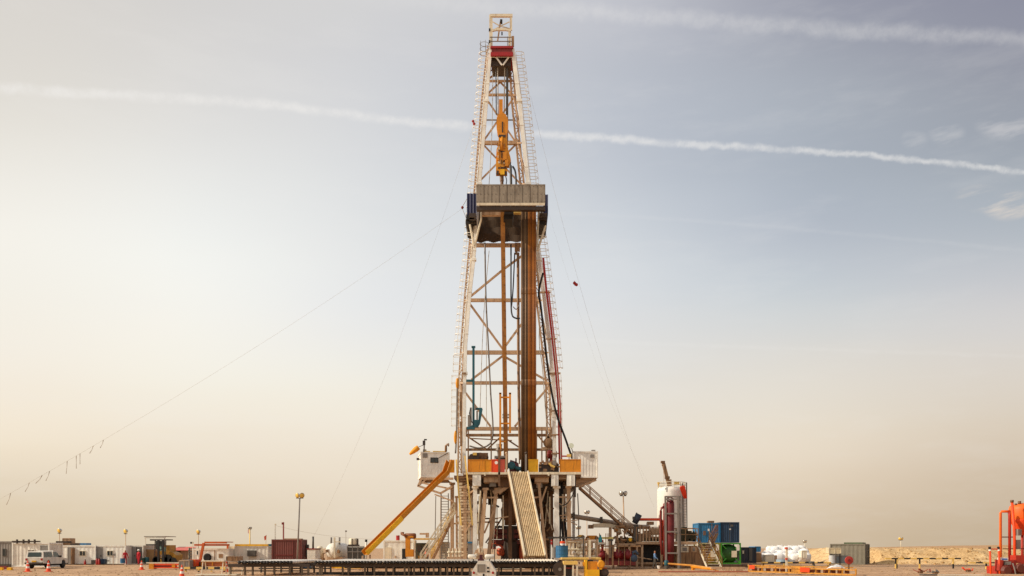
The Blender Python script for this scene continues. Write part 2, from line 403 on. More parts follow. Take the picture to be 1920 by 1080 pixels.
# ================================================================ THE RIG
def P(pts, d0, d1=None):
    d1 = d0 if d1 is None else d1; n = len(pts)-1
    y0, y1 = pts[0][1], pts[-1][1]
    return [A(x, y, d0+(d1-d0)*(y-y0)/(y1-y0) if y1 != y0 else d0) for x, y in pts]
ZF = pz(887, 82)                              # rig floor level
mast = thing('drilling_mast', 'tall cream steel drilling mast rising from the rig floor in the middle', 'drilling derrick', (px(952,88), 88, ZF))
FL = [(870,888),(871,720),(873,645),(880,560),(888,487),(899,345),(912,190),(919.5,93)]
FR = [(1040,888),(1038,720),(1030,640),(1020,560),(1008,470),(990,345),(973.5,190),(961,93)]
RL = [(862,888),(863,720),(868,640),(874,560),(882,470),(893.5,345),(906,190),(916.5,93)]
RR = [(1031,888),(1027,720),(1018.5,640),(1009,560),(1000,470),(979,345),(963,190),(957.5,93)]
def interp(path, y):
    for (a, ya), (b, yb) in zip(path[:-1], path[1:]):
        if yb <= y <= ya: return a+(b-a)*(y-ya)/(yb-ya)
    return path[-1][0] if y < path[-1][1] else path[0][0]
def fd(y): return 85+1.3*(888-y)/795
def rd(y): return 91.5-2.2*(888-y)/795
def leg(path, df, wd, mat):
    b = MB(); b.poly([A(x, y, df(y)) for x, y in path], wd, wd*1.2); 
    for y in (700, 487, 345, 190):             # bolted flanges where the sections join
        x = interp(path, y); c = A(x, y, df(y)); b.box(c.x-wd*.8, c.x+wd*.8, c.y-wd*.8, c.y+wd*.8, c.z-.12, c.z+.12)
    for i in range(10):
        y = 860-i*78; x = interp(path, y); c = A(x, y, df(y)); b.box(c.x-wd*.56, c.x+wd*.56, c.y-wd*.68, c.y+wd*.68, c.z-.05, c.z+.05)
    return build('leg', b, mat, mast)
leg(FL, fd, .33, mastw); leg(FR, fd, .36, mastw)
def lattice_leg(path, df, wd, off):
    b = MB(); ys = [p[1] for p in path]
    L = [A(x-off, y, df(y)) for x, y in path]; Rr = [A(x+off, y, df(y)) for x, y in path]
    b.poly(L, wd); b.poly(Rr, wd)
    y = 885; k = 0
    while y > 100:
        y2 = y-14; x1, x2 = interp(path, y), interp(path, y2)
        o = off if k % 2 else -off
        b.bar(A(x1-o, y, df(y)), A(x2+o, y2, df(y2)), .07); b.bar(A(x2-off, y2, df(y2)), A(x2+off, y2, df(y2)), .06)
        y = y2; k += 1
    return build('leg', b, tan, mast)
lattice_leg(RL, rd, .17, 3.0); lattice_leg(RR, rd, .20, 3.4)
def girt(y, hpx, mat=tan, df=rd, x0=None, x1=None, ends=False):
    a = interp(RL, y) if x0 is None else x0; c = interp(RR, y) if x1 is None else x1; d = df(y); h = hpx*d/F
    b = MB(); b.bar(A(a, y, d), A(c, y, d), h*.8, h)
    if ends: b.bar(A(a, y-6, d), A(a+7, y, d), h*.6); b.bar(A(c, y-6, d), A(c-7, y, d), h*.6)
    return build('crossbeam', b, mat, mast)
for y, h in ((804,6.5),(718,6),(661,7),(563,6),(460,6.5),(268,6.5),(178,4),(152,3.6)): girt(y, h, ends=(y == 268))
girt(132, 2, dark); girt(225, 2, grey)
def brace(x0, y0, x1, y1, wpx=3.6, mat=tan, df=rd):
    b = MB(); b.bar(A(x0, y0, df(y0)+.1), A(x1, y1, df(y1)+.1), wpx*df(y0)/F)
    return build('brace', b, mat, mast)
for q in ((882,556,944,505),(944,505,1003,462),(881,570,943,655),(943,655,1008,567),(943,667,884,712),(943,667,1026,714),(866,727,920,800),(1027,727,965,800),
          (893,452,930,410),(938,420,1003,462),(894,345,966,272),(907,272,976,345),(910,182,965,264),(964,182,907,264),(914,176,938,154),(959,176,938,154),(916,148,938,132),(958,148,938,132)): brace(*q, 2.6 if q[1] < 350 else 3.6)
# side faces between front and rear legs
def side_braces(f, r_):
    ys = [888,804,718,661,563,460,345,268,178,110]
    for k, (a, c) in enumerate(zip(ys[:-1], ys[1:])):
        b = MB(); b.bar(A(interp(f, a), a, fd(a)), A(interp(r_, c), c, rd(c)), .14); b.bar(A(interp(f, c), c, fd(c)), A(interp(r_, c), c, rd(c)), .16)
        build('side_brace', b, tan, mast)
side_braces(FL, RL); side_braces(FR, RR)
# caged ladders up the outside of both legs
def cage(off_in, off_out, path, sgn, y0, y1, step, square=False, gap=None):
    b = MB(); lad = MB(); d0 = 85.4
    n = int((y0-y1)/step); prev = None
    for i in range(n+1):
        y = y0-(y0-y1)*i/n; d = fd(y)+.3; x = interp(path, y)
        if gap and gap[0] > y > gap[1]: prev = None; continue
        a = A(x+sgn*off_in, y, d); e = A(x+sgn*off_out, y, d); w = abs(e.x-a.x); hh = .36
        pts = [a+Vector((0,-hh,0))]
        for k in range(7):
            an = math.pi*(k/6-.5); pts.append(Vector((a.x+sgn*w*(.35+.65*math.cos(an)), a.y+hh*math.sin(an), a.z)))
        pts.append(a+Vector((0,hh,0)))
        if square: pts = [a+Vector((0,-hh,0)), Vector((e.x,a.y-hh,a.z)), Vector((e.x,a.y+hh,a.z)), a+Vector((0,hh,0))]
        b.poly(pts, .035, .05)
        cur = [pts[len(pts)//2], pts[2], pts[-3]] if not square else [pts[1], pts[2]]
        if prev:
            for u_, v_ in zip(prev, cur): b.bar(u_, v_, .024)
            lad.bar(pa+Vector((0,-.22,0)), a+Vector((0,-.22,0)), .05); lad.bar(pa+Vector((0,.22,0)), a+Vector((0,.22,0)), .05)
            for j in range(2):
                c = pa.lerp(a, j/2); lad.bar(c+Vector((0,-.22,0)), c+Vector((0,.22,0)), .03)
        prev = cur; pa = a
    c = build('ladder_cage', b, mastw, mast); build('ladder', lad, mastw, c)
cage(5, 21, FL, -1, 664, 100, 12.4); cage(5, 20.5, FR, 1, 690, 100, 12.2)
cage(9, 24, FL, -1, 798, 705, 13, True); cage(3, 15, FR, 1, 800, 700, 13, True); cage(8, 22, FL, -1, 696, 668, 9.5, True)
c = MB(); q = A(908,90,86.2); 
for dz in (0,.5,1.0): c.tube([q+Vector((.45*math.cos(a), .4*math.sin(a), dz-.6)) for a in [k*math.pi/5+.1 for k in range(11)]], .022, 4)
for k in range(5): c.bar(q+Vector((.45*math.cos(k*1.25), .4*math.sin(k*1.25), -.6)), q+Vector((.45*math.cos(k*1.25), .4*math.sin(k*1.25), .6)), .03)
build('ladder_cage', c, grey, mast)
# crown: red block with its sheave, gantry above
b = MB(); z0, z1 = pz(104.5,86), pz(87,86); x0, x1 = px(920.5,86), px(961.5,86)
b.box(x0, x1, 86.1, 89.2, z0+.26, z1-.2); b.box(x0-.03, x1+.03, 85.9, 86.1, z1-.22, z1); b.box(x0-.03, x1+.03, 85.9, 86.1, z0-.05, z0+.32); b.box(x0-.06,x1+.06,86.1,89.3,z1-.2,z1-.02)
crown = build('crown_block', b, redc, mast)
b = MB(); b.box(x0+.06, x1-.06, 85.98, 86.09, z0+.33, z1-.23); build('recessed_panel', b, dred, crown)
b = MB(); b.lathe((px(940,87), 87.2, z1-.1), [(.52,-.2),(.56,-.1),(.56,.1),(.52,.2)], 24, 'y'); build('sheave', b, dred, crown, True)
b = MB(); b.box(px(922,86.4), px(958,86.4), 86.5, 88.5, pz(122.5,86.4), pz(106,86.4)); build('sheave_housing', b, dark, crown)
b = MB()
for a, e in ((929,941),(955,943)): b.bar(A(a,106,86.2), A(e,122,86.2), .13)
b.bar(A(921,106,86.2), A(960,106,86.2), .14); build('crown_brace', b, mastw, crown)
b = MB(); b.prism([(px(914,86.4),pz(122,86.4)),(px(917.6,86.4),pz(122,86.4)),(px(922,86.4),pz(89,86.4)),(px(918.5,86.4),pz(89,86.4))], 86.6, 88.6); build('side_plate', b, red, crown)
b = MB()
for x in (918.6, 922.4): b.bar(A(x, 97, 86.2), A(x, 28, 86.2), .13)
b.bar(A(958.8,57,86.2), A(958.8,28,86.2), .15); b.bar(A(954.5,88,86.2), A(954.5,55,86.2), .15)
for x in (920, 957): b.bar(A(x, 90, 88.6), A(x, 30, 88.6), .13); b.bar(A(x,29.5,86.2), A(x,29.5,88.6), .16)
b.bar(A(919,29.5,86.2), A(961,29.5,86.2), .22, .26); b.bar(A(919,31,88.6), A(959,31,88.6), .16)
b.bar(A(922,58,86.2), A(931,55.5,86.2), .16, .2); b.bar(A(931,55.5,86.2), A(948,55.5,86.2), .16, .24); b.bar(A(948,55.5,86.2), A(958,58,86.2), .16, .2)
for q in ((924,41,938,49),(938,49,955,41),(924,57,938,49),(938,49,957,54)): b.bar(A(q[0],q[1],88.4), A(q[2],q[3],88.4), .08)
gan = build('crown_gantry', b, cream, mast)
b = MB()
for y in (69.8, 77.6): b.bar(A(918,y,86), A(962,y,86), .07); b.bar(A(962,y,86), A(960,y+1,88.8), .07)
for x in (922, 951.5): b.bar(A(x,88,86), A(x,69,86), .07)
build('handrail', b, grey, gan)
b = MB(); b.bar(A(961.5,88,86), A(961.5,68,86), .26, .1); build('rail_post', b, tand, gan)
b = MB(); b.bar(A(938.6,40,87), A(933,77,87), .14); build('mast_arm', b, tan, gan)
b = MB(); b.pbox(937.6, 942, 36, 42, 86.8, .3); b.pbox(940,942.4,59.5,65,86.8,.12); b.pbox(916.5,919.5,53,58,86.1,.15); b.pbox(916.5,919.5,75,80,86.1,.15); build('beacon_lamp', b, black, gan)
# racking board with its windwalls
ZB = pz(387, 82)
b = MB(); xa, xb = px(893,82), px(1022.5,82); n = 9
for i in range(n):
    u0, u1 = xa+(xb-xa)*i/n, xa+(xb-xa)*(i+1)/n
    b.box(u0+.006, u1-.006, 82, 82.04, pz(381,82), pz(346.5,82)); b.box(u0, u1, 82.041, 82.05, pz(381,82), pz(346.5,82)) 
b.bar((xa,82.03,pz(346.5,82)), (xb,82.03,pz(346.5,82)), .09)
brd = MB(); brd.box(xa, xb, 82.06, 83.2, ZB-.05, ZB+.05); brd.box(xa,xb,82.06,82.3,ZB-.3,ZB-.05)
for x in (876, 1012):
    brd.box(px(x+2,84.1), px(x+14,84.1), 84.1, 90, ZB-.12, ZB)
for k in range(8): 
    y = 83.3+k*.75; brd.box(px(880,84), px(893,84), y, y+.2, ZB-.5, ZB-.13); brd.box(px(1011,84), px(1025,84), y, y+.2, ZB-.5, ZB-.13)
board = build('racking_board', brd, dark, mast)
ww = build('windwall', b, galv, board)
b = MB()
for i in range(1, n): u0 = xa+(xb-xa)*i/n; b.box(u0-.022, u0+.022, 81.985, 82.0, pz(380.5,82), pz(348,82))
for i in range(n*2+1):
    for y in (349.5, 364, 378.5): u0 = xa+.06+(xb-xa-.12)*i/(n*2); b.box(u0-.03, u0+.03, 81.982, 82.0, pz(y+.6,82), pz(y-.6,82))
build('seam', b, M('seam_grey','#6f6250',.8,dirt=.4,dcol='#4a3826'), ww)
b = MB(); b.bar((xa+.05,81.96,pz(383.3,82)), (xb-.05,81.96,pz(383.3,82)), .08, pz(381,82)-pz(385.6,82)); build('toe_board', b, cream, board)
for x0_, x1_, y0_, y1_ in ((876,893.5,362.5,402.5),(1019,1027,364.5,402.5)):
    b = MB(); X0, X1 = px(x0_,84), px(x1_,84); z0_, z1_ = pz(y1_,84), pz(y0_,84)
    b.corr((X0,84),(X1,84),z0_,z1_,.3,.04)
    xs = X0 if x0_ < 900 else X1; b.box(xs-.03 if x0_ < 900 else xs, xs if x0_ < 900 else xs+.03, 84.02, 90, z0_, z1_)
    build('side_windwall', b, blueb, board)
b = MB(); b.pbox(874, 889, 403, 411, 84.05, 5.5); b.pbox(873,881,411,419,84.3,4); b.pbox(1013,1026,403,409,84.05,5.5); b.pbox(1010,1022,409,421,84.3,4); split('platform_frame', b, black, board)
b = MB(); y0, y1 = 404, 453.5; d = 90
n = 26
for i in range(n):
    def cx(i, z): return px(894+(979-894)*i/n, d)
    z0_, z1_ = pz(y1+1.2*math.sin(i*.9), d), pz(y0, d)+1.8
    zz = [z0_+(z1_-z0_)*k/6 for k in range(7)]
    for k in range(6):
        def yy(i, k): return d+.10*math.sin(i*.7+k*1.1)+.06*math.sin(k*2.7+i*.25)
        b.add([(cx(i,0),yy(i,k),zz[k]),(cx(i+1,0),yy(i+1,k),zz[k]),(cx(i+1,0),yy(i+1,k+1),zz[k+1]),(cx(i,0),yy(i,k+1),zz[k+1])],[(0,1,2,3)])
build('tarpaulin_windwall', b, tarp, board, True)
b = MB(); b.corr((px(1009,89.8),89.8),(px(1022.5,89.8),89.8),pz(445,89.8),pz(404,89.8)+1,.3,.05); build('rear_windwall', b, dgrey, board)
b = MB(); b.pbox(902, 946, 392.5, 403.5, 84.4, .4); build('crossbeam', b, tan, board)
b = MB(); b.prism([(px(946,83.2),pz(391,83.2)),(px(963,83.2),pz(391,83.2)),(px(961,83.2),pz(410,83.2)),(px(944,83.2),pz(410,83.2))], 83.3, 85.5); build('diving_board', b, black, board)
b = MB()
for pts in (((902,392),(902,412),(889,464)),((881,421),(889,462)),((1010,395),(1009,420),(1006,462)),((1023,423),(1008,470))): b = MB(); b.tube([A(x,y,84.2) for x,y in pts], .1, 6); build('strut', b, cream, board)
b = MB(); b.pbox(961,977,392,399,84.6,.5); build('winch', b, yelp, board)
b = MB(); b.pbox(965,975,455,469,88,.5); b.pbox(966,970,469,476,88,.3); build('tong_line_block', b, tand, mast)
# guide rail of the top drive, and the flowing black hoses and lines inside the mast
b = MB(); b.poly([A(942.5,398,84.3), A(945.5,640,84.3), A(949,880,84.3)], .43, .3)
for k in range(30): c = A(942.5+k*.22, 405+k*16, 84.13); b.box(c.x-.05,c.x+.05,c.y-.04,c.y,c.z-.06,c.z+.06)
build('guide_rail', b, railo, mast)
def line(pts, r, mat, d=86, par=None, name='cable', n=5):
    P3 = [A(x, y, d) if len(q) == 2 else A(x, y, q[2]) for q in pts for x, y in [q[:2]]]
    S = []
    for i in range(len(P3)-1):                 # round the corners
        p0 = P3[max(i-1,0)]; p1 = P3[i]; p2 = P3[i+1]; p3 = P3[min(i+2,len(P3)-1)]
        for k in range(5):
            t_ = k/5; S.append(.5*((2*p1)+(p2-p0)*t_+(2*p0-5*p1+4*p2-p3)*t_*t_+(3*p1-p0-3*p2+p3)*t_**3))
    S.append(P3[-1]); b = MB(); b.tube(S, r, n); return build(name, b, mat, par or mast, True)
line([(909,455),(911,560),(916,660),(920,740),(924,800),(920,830),(900,840),(880,836)], .085, grey, 87)
line([(917,470),(909,560),(904,650),(900,770)], .035, gwire, 88); line([(913,800),(912,770),(912,690),(912,600)], .035, gwire, 88)
line([(958,458),(958,560),(960,590),(968,597),(975,597)], .085, hose, 85.5, name='service_hose'); line([(965,474),(962,540),(959,575)], .07, hose, 85.6, name='service_hose'); line([(971,474),(972,700),(975,862)], .16, tand, 88, name='standpipe')
line([(962,575),(968,580),(973,572)], .05, grey, 86, name='service_hose')
for x0_, x1_ in ((929.5,930.5),(933,934),(946.5,945),(950.5,950)): line([(x0_,118),(x1_,215)], .06 if x0_ != 950.5 else .1, dgrey if x0_ in (929.5,950.5) else gwire, 86.8, name='drill_line')
line([(924,122),(922.5,240),(917,345)], .035, gwire, 87.3, name='drill_line'); line([(952,122),(951.5,300)], .07, dgrey, 87.5, name='drill_line')
line([(957,310),(958,345),(958.5,392)], .14, dgrey, 85.6, name='service_hose'); line([(961,312),(966,322),(967.5,345),(967.5,392)], .1, hose, 85.6, name='service_hose')
line([(1018,512),(1010,548),(1014,575),(1020,630),(1027,690),(1036,745),(1046,785),(1059,820),(1073,860)], .11, black, 84.4, name='black_hose')
line([(1012,560),(1011,640),(1017,690),(1022,760),(1030,850)], .05, gwire, 88); line([(857,722),(856,800),(854,850)], .09, grey, 85, name='hydraulic_line')
# red and white standpipe up the right front leg
b = MB(); pp = [(1018,484),(1024,545),(1034,625),(1042,700),(1046.5,760),(1049,870)]
b.poly([A(x+.5,y,84.6) for x,y in pp], .2); s1 = build('red_standpipe', b, red, mast)
b = MB(); b.poly([A(x+4.3,y,84.7) for x,y in pp[1:]], .13); build('riser', b, pink, s1)
b = MB(); b.poly([A(x+2.4,y,84.5) for x,y in pp[2:]], .05); build('stripe', b, conew, s1)
b = MB(); 
for y in (548, 635, 700, 770, 815, 850): x = interp(FR, y); c = A(x, y, 84.7); b.box(c.x-.3, c.x+.75, c.y-.1, c.y+.2, c.z-.06, c.z+.06)
split('bracket', b, tan, s1)
# lower truss of the mast above the floor
b = MB()
for y, h in ((816,5),(843,4.5)): b.bar(A(866,y,90.5), A(1036,y,90.5), .2, h*90.5/F)
for q in ((876,818,912,842),(940,818,914,842),(942,818,978,842),(1010,818,1030,843),(866,846,876,804)): b.bar(A(q[0],q[1],90.4), A(q[2],q[3],90.4), .15)
for x in (878,921,974,1006,1016,1024): b.bar(A(x,806,90.4), A(x,870,90.4), .14)
b.bar(A(882,822,90.2), A(960,826,90.2), .18,.1); build('lower_truss', b, tand, mast)
b = MB()
for q in ((1025,818,1041,838),(1016,842,1041,836),(1038,800,1026,826)): b.bar(A(q[0],q[1],86), A(q[2],q[3],86), .3)
build('gusset_arm', b, tan, mast)
b = MB(); b.lathe(A(1028,830,85.6), [(.38,-.1),(.5,0),(.5,.12),(.38,.2)], 18, 'y'); build('sheave', b, tand, mast, True)
for y0_, y1_, x in ((709,728,857.5),(808,832,854),):
    b = MB(); b.lathe(A(x,(y0_+y1_)/2,84.9), [(.05,-(y1_-y0_)/37),(.14,-.4),(.17,0),(.14,.4),(.05,(y1_-y0_)/37)], 10); build('line_guide', b, yel, mast, True)
b = MB(); b.bar(A(866,700,84.8), A(874,700,84.8), .3,.12); b.pbox(862,866,735,780,85.6,.25); b.pbox(862.5,867,790,836,85.6,.3); build('junction_box', b, tand, mast)

# ---------------- travelling block and top drive
td = thing('top_drive', 'orange travelling block and top drive hanging high inside the mast', 'top drive', A(942,330,86))
D = 86.0
b = MB(); b.pbox(935.6, 942.6, 186, 218, D-.1, .3); build('hang_rod', b, orange, td)
b = MB(); w_ = [(935,217),(931.5,224),(931,238),(933,252),(937,258),(948,258),(951,252),(953,238),(952.5,226),(948,217),(943,215)]
b.prism([(px(x,D),pz(y,D)) for x,y in w_], D-.35, D+.35); tb = build('travelling_block', b, orange, td)
b = MB(); b.pbox(940.8,943.2,228,248,D-.39,.04); b.pbox(935,948,252.5,257,D-.38,.03); build('slot', b, dark, tb)
b = MB(); b.prism([(px(x,D),pz(y,D)) for x,y in ((935,258),(951,258),(951,272),(953,283),(957,297),(958,303),(955,312),(951,312),(951,327),(930,327),(930,303),(931,283),(935,272))], D-.3, D+.4)
bd = build('drive_body', b, yel, td)
b = MB()
for (a, c, e, f) in ((932,936,283,300),(943,950,285,300),(947,953,299,311)): b.pbox(a,c,e,f,D-.45,.16)
build('motor', b, orange, bd)
b = MB(); 
for (a,c,e,f) in ((938,946,283,285),(940,942,285,296),(940,941.3,299,308),(944,946,299,308),(940,945.5,303,304),(934,950,313,316),(931,935,320,327),(945,950,321,328)): b.pbox(a,c,e,f,D-.34,.06)
build('seam', b, dark, bd)
b = MB(); random.seed(9)
for k in range(16): x, y = random.uniform(931,954), random.uniform(262,322); b.pbox(x,x+random.uniform(1,3),y,y+random.uniform(1.5,6),D-.4-.003*k,.1)
split('valve_block', b, M('drive_dark_orange','#b06a10',.8,dirt=.5,dcol='#3a2410'), bd)  # random small boxes in a darker orange
b = MB()
for k in range(6): x, y = random.uniform(932,953), random.uniform(258,318); b.pbox(x,x+1.4,y,y+random.uniform(2,6),D-.47-.003*k,.1)
split('fitting', b, cream, bd)
b = MB(); b.pbox(934,938,301,306,D-.33,.05); build('nameplate', b, cream, bd)
b = MB(); b.cyl(A(941.5,258,D-.2), A(940,283,D-.3), .2, .16, 10); b.cyl(A(948,262,D), A(949,283,D), .1, n=8); build('hook', b, orange, td, True)
b = MB(); b.cyl(A(940.5,327,D), A(941,340,D), .2, n=10); b.cyl(A(941,338,D), A(942,395,D), .16, n=10); build('saver_sub', b, brown, td)
b = MB(); b.pbox(938,946,317,327,D-.42,.25); build('pipe_handler', b, yelb, td)
b = MB(); b.poly([A(954,298,D),A(957,305,D),A(956,313,D)], .15); b.tube([A(948,330,D),A(950,338,D),A(949,346,D)], .05, 5); build('hose_bundle', b, hose, td)

# ---------------- drill pipe stands racked on the floor
def stand(mat, nm='drill_pipe'):
    T = thing(nm, 'x', 'drill pipe', (0,0,0)); zt, n = 26.6, 8
    b = MB(); b.cyl((0,0,0),(0,0,zt),.066,n=n); build('pipe_body', b, mat, T, True)
    for z in (8.9, 17.9):
        j = MB(); j.lathe((0,0,z), [(.060,-.35),(.082,-.25),(.082,.25),(.060,.35)], n); build('tool_joint', j, mat, T, True)
    j = MB(); j.lathe((0,0,zt), [(.060,0),(.082,.15),(.082,.5)], n); build('tool_joint', j, mat, T, True)
    return T
proto = {}
gl = [stand(pipem), stand(pipem2)]; gr = [stand(pipeo), stand(pipeo2)]; used = set()
cols = 11
for r_ in range(3):
    for k in range(cols):
        first = k < 5; src = (gl if first else gr)[(k+(k//3))%2]
        d = 83.5+r_*.28; x = px(978.2+k*2.58, 83.5)+random.uniform(-.012,.012); 
        nm = 'grey brown' if first else 'rust orange'
        g_ = 'grey brown drill pipes standing in the left half of the rack' if first else 'rust orange drill pipes standing in the right half of the rack'
        lab = 'grey brown drill pipe standing upright in the left half of the racked bundle' if first else 'rust orange drill pipe standing upright in the right half of the racked bundle'
        o = src if src.name not in used else dup(src); used.add(src.name)
        o.location = (x, d+random.uniform(-.02,.02), ZF+.06); tag(o, lab, 'drill pipe', g_)

# ---------------- teal hydraulic arm at the left leg
ta = thing('pipe_manipulator', 'teal hydraulic manipulator arm on a post beside the left mast leg', 'manipulator arm', A(888,803,84))
b = MB(); b.pbox(885.6,889.8,650,803,84,.24); b.pbox(884,891.2,648.5,651.5,83.97,.3); post = build('post', b, teal, ta)
b = MB(); b.pbox(874,886,711.5,715.5,84,.2); b.pbox(875,890,800,804.5,83.9,.5); b.prism([(px(874,84),pz(803,84)),(px(886,84),pz(803,84)),(px(886,84),pz(797,84))],83.95,84.3); build('bracket', b, teal, ta)
b = MB(); b.prism([(px(x,84),pz(y,84)) for x,y in ((899,765),(905,767),(900,795),(896,801),(893,797),(897,790))], 83.8, 84.1); b.pbox(890,904,764.5,768,83.9,.3); b.pbox(889,897,787,801,83.9,.4); build('arm', b, teal, ta)
b = MB(); b.pbox(881,884.5,764,789,83.9,.3); b.pbox(893,896,770,786,84,.3); b.pbox(877,884,778,799,84.1,.3); b.pbox(889,892,760,768,83.8,.3)
build('cylinder', b, grey, ta)
b = MB(); b.tube([A(882,766,83.7),A(880,775,83.6),A(884,790,83.7),A(888,796,83.8)], .05, 5); build('hose', b, black, ta, True)

# ---------------- orange guide frame on the floor
of = thing('guide_frame', 'orange upright frame around the drill string above the rig floor', 'frame', A(948,872,84))
for x in (938, 956.3):
    b = MB(); b.bar(A(x,737,84.1), A(x,873 if x < 940 else 812,84.1), .2); b.pbox(x-2.2,x+2.2,736,739,84,.25); build('upright', b, orange, of)
for y in (745, 794, 828):
    b = MB(); b.bar(A(938,y,84.15), A(957 if y < 800 else 948,y,84.15), .14); build('crossbar', b, orange, of)
b = MB(); 
for x in (943.2, 953):
    for y in (776,781,800): b.pbox(x-1.2,x+1.2,y,y+3,84,.15)
build('roller', b, grey, of)
# ================================================================ SUBSTRUCTURE AND FLOOR
D2 = 82.0
sub = thing('rig_substructure', 'tan steel substructure of columns and beams carrying the rig floor', 'substructure', (px(965,88), 88, 0))
b = MB(); b.box(px(868,D2), px(955,D2), D2+.3, 95, ZF-.35, ZF-.02); b.box(px(988,D2), px(1090,D2), D2+.3, 95, ZF-.35, ZF-.02); b.box(px(955,D2),px(988,D2),D2+1.2,95,ZF-.35,ZF-.02); b.box(px(848,D2),px(868,D2),84.5,95,ZF-.35,ZF-.02)
floor = build('rig_floor', b, brown, sub)
b = MB(); b.pbox(870,955,885.5,889.5,D2,.28); b.pbox(990,1090,885,889.5,D2,.28); b.pbox(908,910.5,886,892,D2-.06,.06); b.pbox(1027,1030,886,892,D2-.06,.06); split('floor_edge', b, cream, floor)
def beam(x0, x1, y0, y1, d, dep, mat, nm='beam'):
    b = MB(); b.pbox(x0,x1,y0,y1,d,dep)
    b.pbox(x0-.3,x1+.3,y0,y0+1,d-.06,.06); b.pbox(x0-.3,x1+.3,y1-1,y1,d-.06,.06); return build(nm, b, mat, sub)
beam(876,890,890.5,897,D2+.5,11,tan); beam(907,934,890.5,904,D2+.7,11,tan); beam(936,955,890,914,D2+1.5,10,brown); beam(1003,1029,890.5,904,D2+.7,11,tan); beam(1042,1066,891,898,D2+.6,11,tan)
for x0,x1 in ((886,901.5),(1034,1047),(1063,1078)):
    b = MB(); b.pbox(x0,x1,890,911,D2+.05,.8); b.pbox(x0+(x1-x0)*.45,x0+(x1-x0)*.55,891,910,D2+.0,.05); build('bearing_box', b, mastw, sub)
b = MB(); b.pbox(895,1034,905,917,D2+3,8); b.pbox(870,900,912,917,D2+2.5,8); b.pbox(1034,1078,911,917,D2+2.5,8); b.pbox(899,944,917,934,D2+8,1.5); b.pbox(1001,1036,917,940,D2+8,1.5); b.pbox(915,930,934,946,D2+8.5,1); split('girder_and_dark_mass', b, dark, sub)  # the rearmost boxes are a dark mass added to darken the space below the floor
def col(pts, wpx, d, mat, nm='column', d1=None):
    b = MB(); b.poly(P(pts, d, d1), wpx*d/F, wpx*d/F*1.1); 
    p = A(*pts[0], d); e = A(*pts[-1], d1 or d); w_ = wpx*d/F
    b.box(p.x-w_*.8,p.x+w_*.8,p.y-w_*.8,p.y+w_*.8,p.z-.2,p.z); b.box(e.x-w_*.8,e.x+w_*.8,e.y-w_*.8,e.y+w_*.8,e.z,e.z+.2)
    return build(nm, b, mat, sub)
yb = lambda d: HY+CH*F/d-1
for pts, w_, d, mt in (([(891,912),(890,yb(83))],7.5,83,mastw),([(872,912),(872,yb(83.4))],6,83.4,tan),([(863,905),(862,yb(84))],5,84,cream),([(848,905),(848,yb(86))],6.5,86,tan),([(856,930),(857,yb(85))],4,85,tan),
    ([(1043.5,912),(1043.5,yb(83))],8.5,83,mastw),([(1066,912),(1068,yb(83))],7,83,tan),([(1010,905),(1026,yb(83))],5,83,tan),([(1004,905),(1012,yb(90))],6,90,brown),
    ([(910.5,915),(899,yb(83))],7,83,tan),([(931.5,915),(913,yb(84))],6.5,84,tan),([(956.5,918),(956.5,yb(86))],6.5,86,brown),([(1028,908),(1028,yb(92))],11,92,brown),([(1016,912),(1020,yb(93))],8,93,brown),
    ([(880,912),(880,yb(92))],5,92,tand),([(922,912),(918,yb(92))],4,92,tand),([(903,912),(900,yb(91))],4,91,brown),([(1076,915),(1075,yb(92))],5,92,mastw),([(1035,912),(1036,yb(88))],4,88,brown)): col(pts, w_, d, mt)  # brown on the rear columns puts their shade into the colour
b = MB()
for q in ((911,933,934,933),(905,979,920,979),(908,1000,927,955),(872,960,890,960),(872,930,890,918),(872,1000,890,965),(1043,932,1070,932),(1000,933,1012,932),(1012,950,1025,912),(1044,952,1044,953)): b.bar(A(q[0],q[1],83.2), A(q[2],q[3],83.2), .16)
b.bar(A(925,925,84), A(955,907,84), .6,.45); b.bar(A(935,925,84), A(957,908,84), .9,.3)
for y in (966,970): b.bar(A(868,y,83.6), A(888,y,83.6), .1)
split('cross_brace', b, tan, sub)
b = MB()
for y in range(914, 1046, 8): b.bar(A(863,y,83.5), A(879,y+(6 if (y//8)%2 else -6),83.5), .09); b.bar(A(863,y,83.5), A(879,y,83.5), .08)
b.bar(A(879.5,912,83.5), A(879,1058,83.5), .16); build('lattice_tower', b, cream, sub)
b = MB(); random.seed(11)
for k in range(26):                            # hoses, pipes and valves crowding under the floor
    x = random.choice([random.uniform(896,945), random.uniform(1000,1042)]); y = random.uniform(906,945); d = random.uniform(86,93)
    L = random.uniform(6,26); a = random.choice([0,1.57,.5,2.6]); b.tube([A(x,y,d), A(x+L*math.cos(a),y+L*math.sin(a),d)], random.choice([.06,.1,.16]), 5)
    if k % 3 == 0: b.pbox(x-3,x+4,y-3,y+4,d,.5)
split('pipework', b, dark, sub)
b = MB()
for k in range(18):
    x = random.choice([random.uniform(893,912), random.uniform(1003,1040)]); y = random.uniform(925,1045); d = random.uniform(86,93)
    L = random.uniform(6,30); a = random.choice([0,1.57,1.4,2.3]); b.tube([A(x,y,d), A(x+L*math.cos(a),min(1052,y+L*math.sin(a)),d)], random.choice([.05,.08,.12]), 5)
split('pipework', b, tand, sub)
line([(1049,905),(1052,960),(1055,1000),(1058,1040)], .13, black, 84, sub, 'hanging_hose'); line([(1053,905),(1056,950),(1061,1000),(1066,1042)], .13, black, 84.3, sub, 'hanging_hose'); line([(1046,905),(1050,960),(1050,1040)], .1, hose, 84.6, sub, 'hanging_hose')
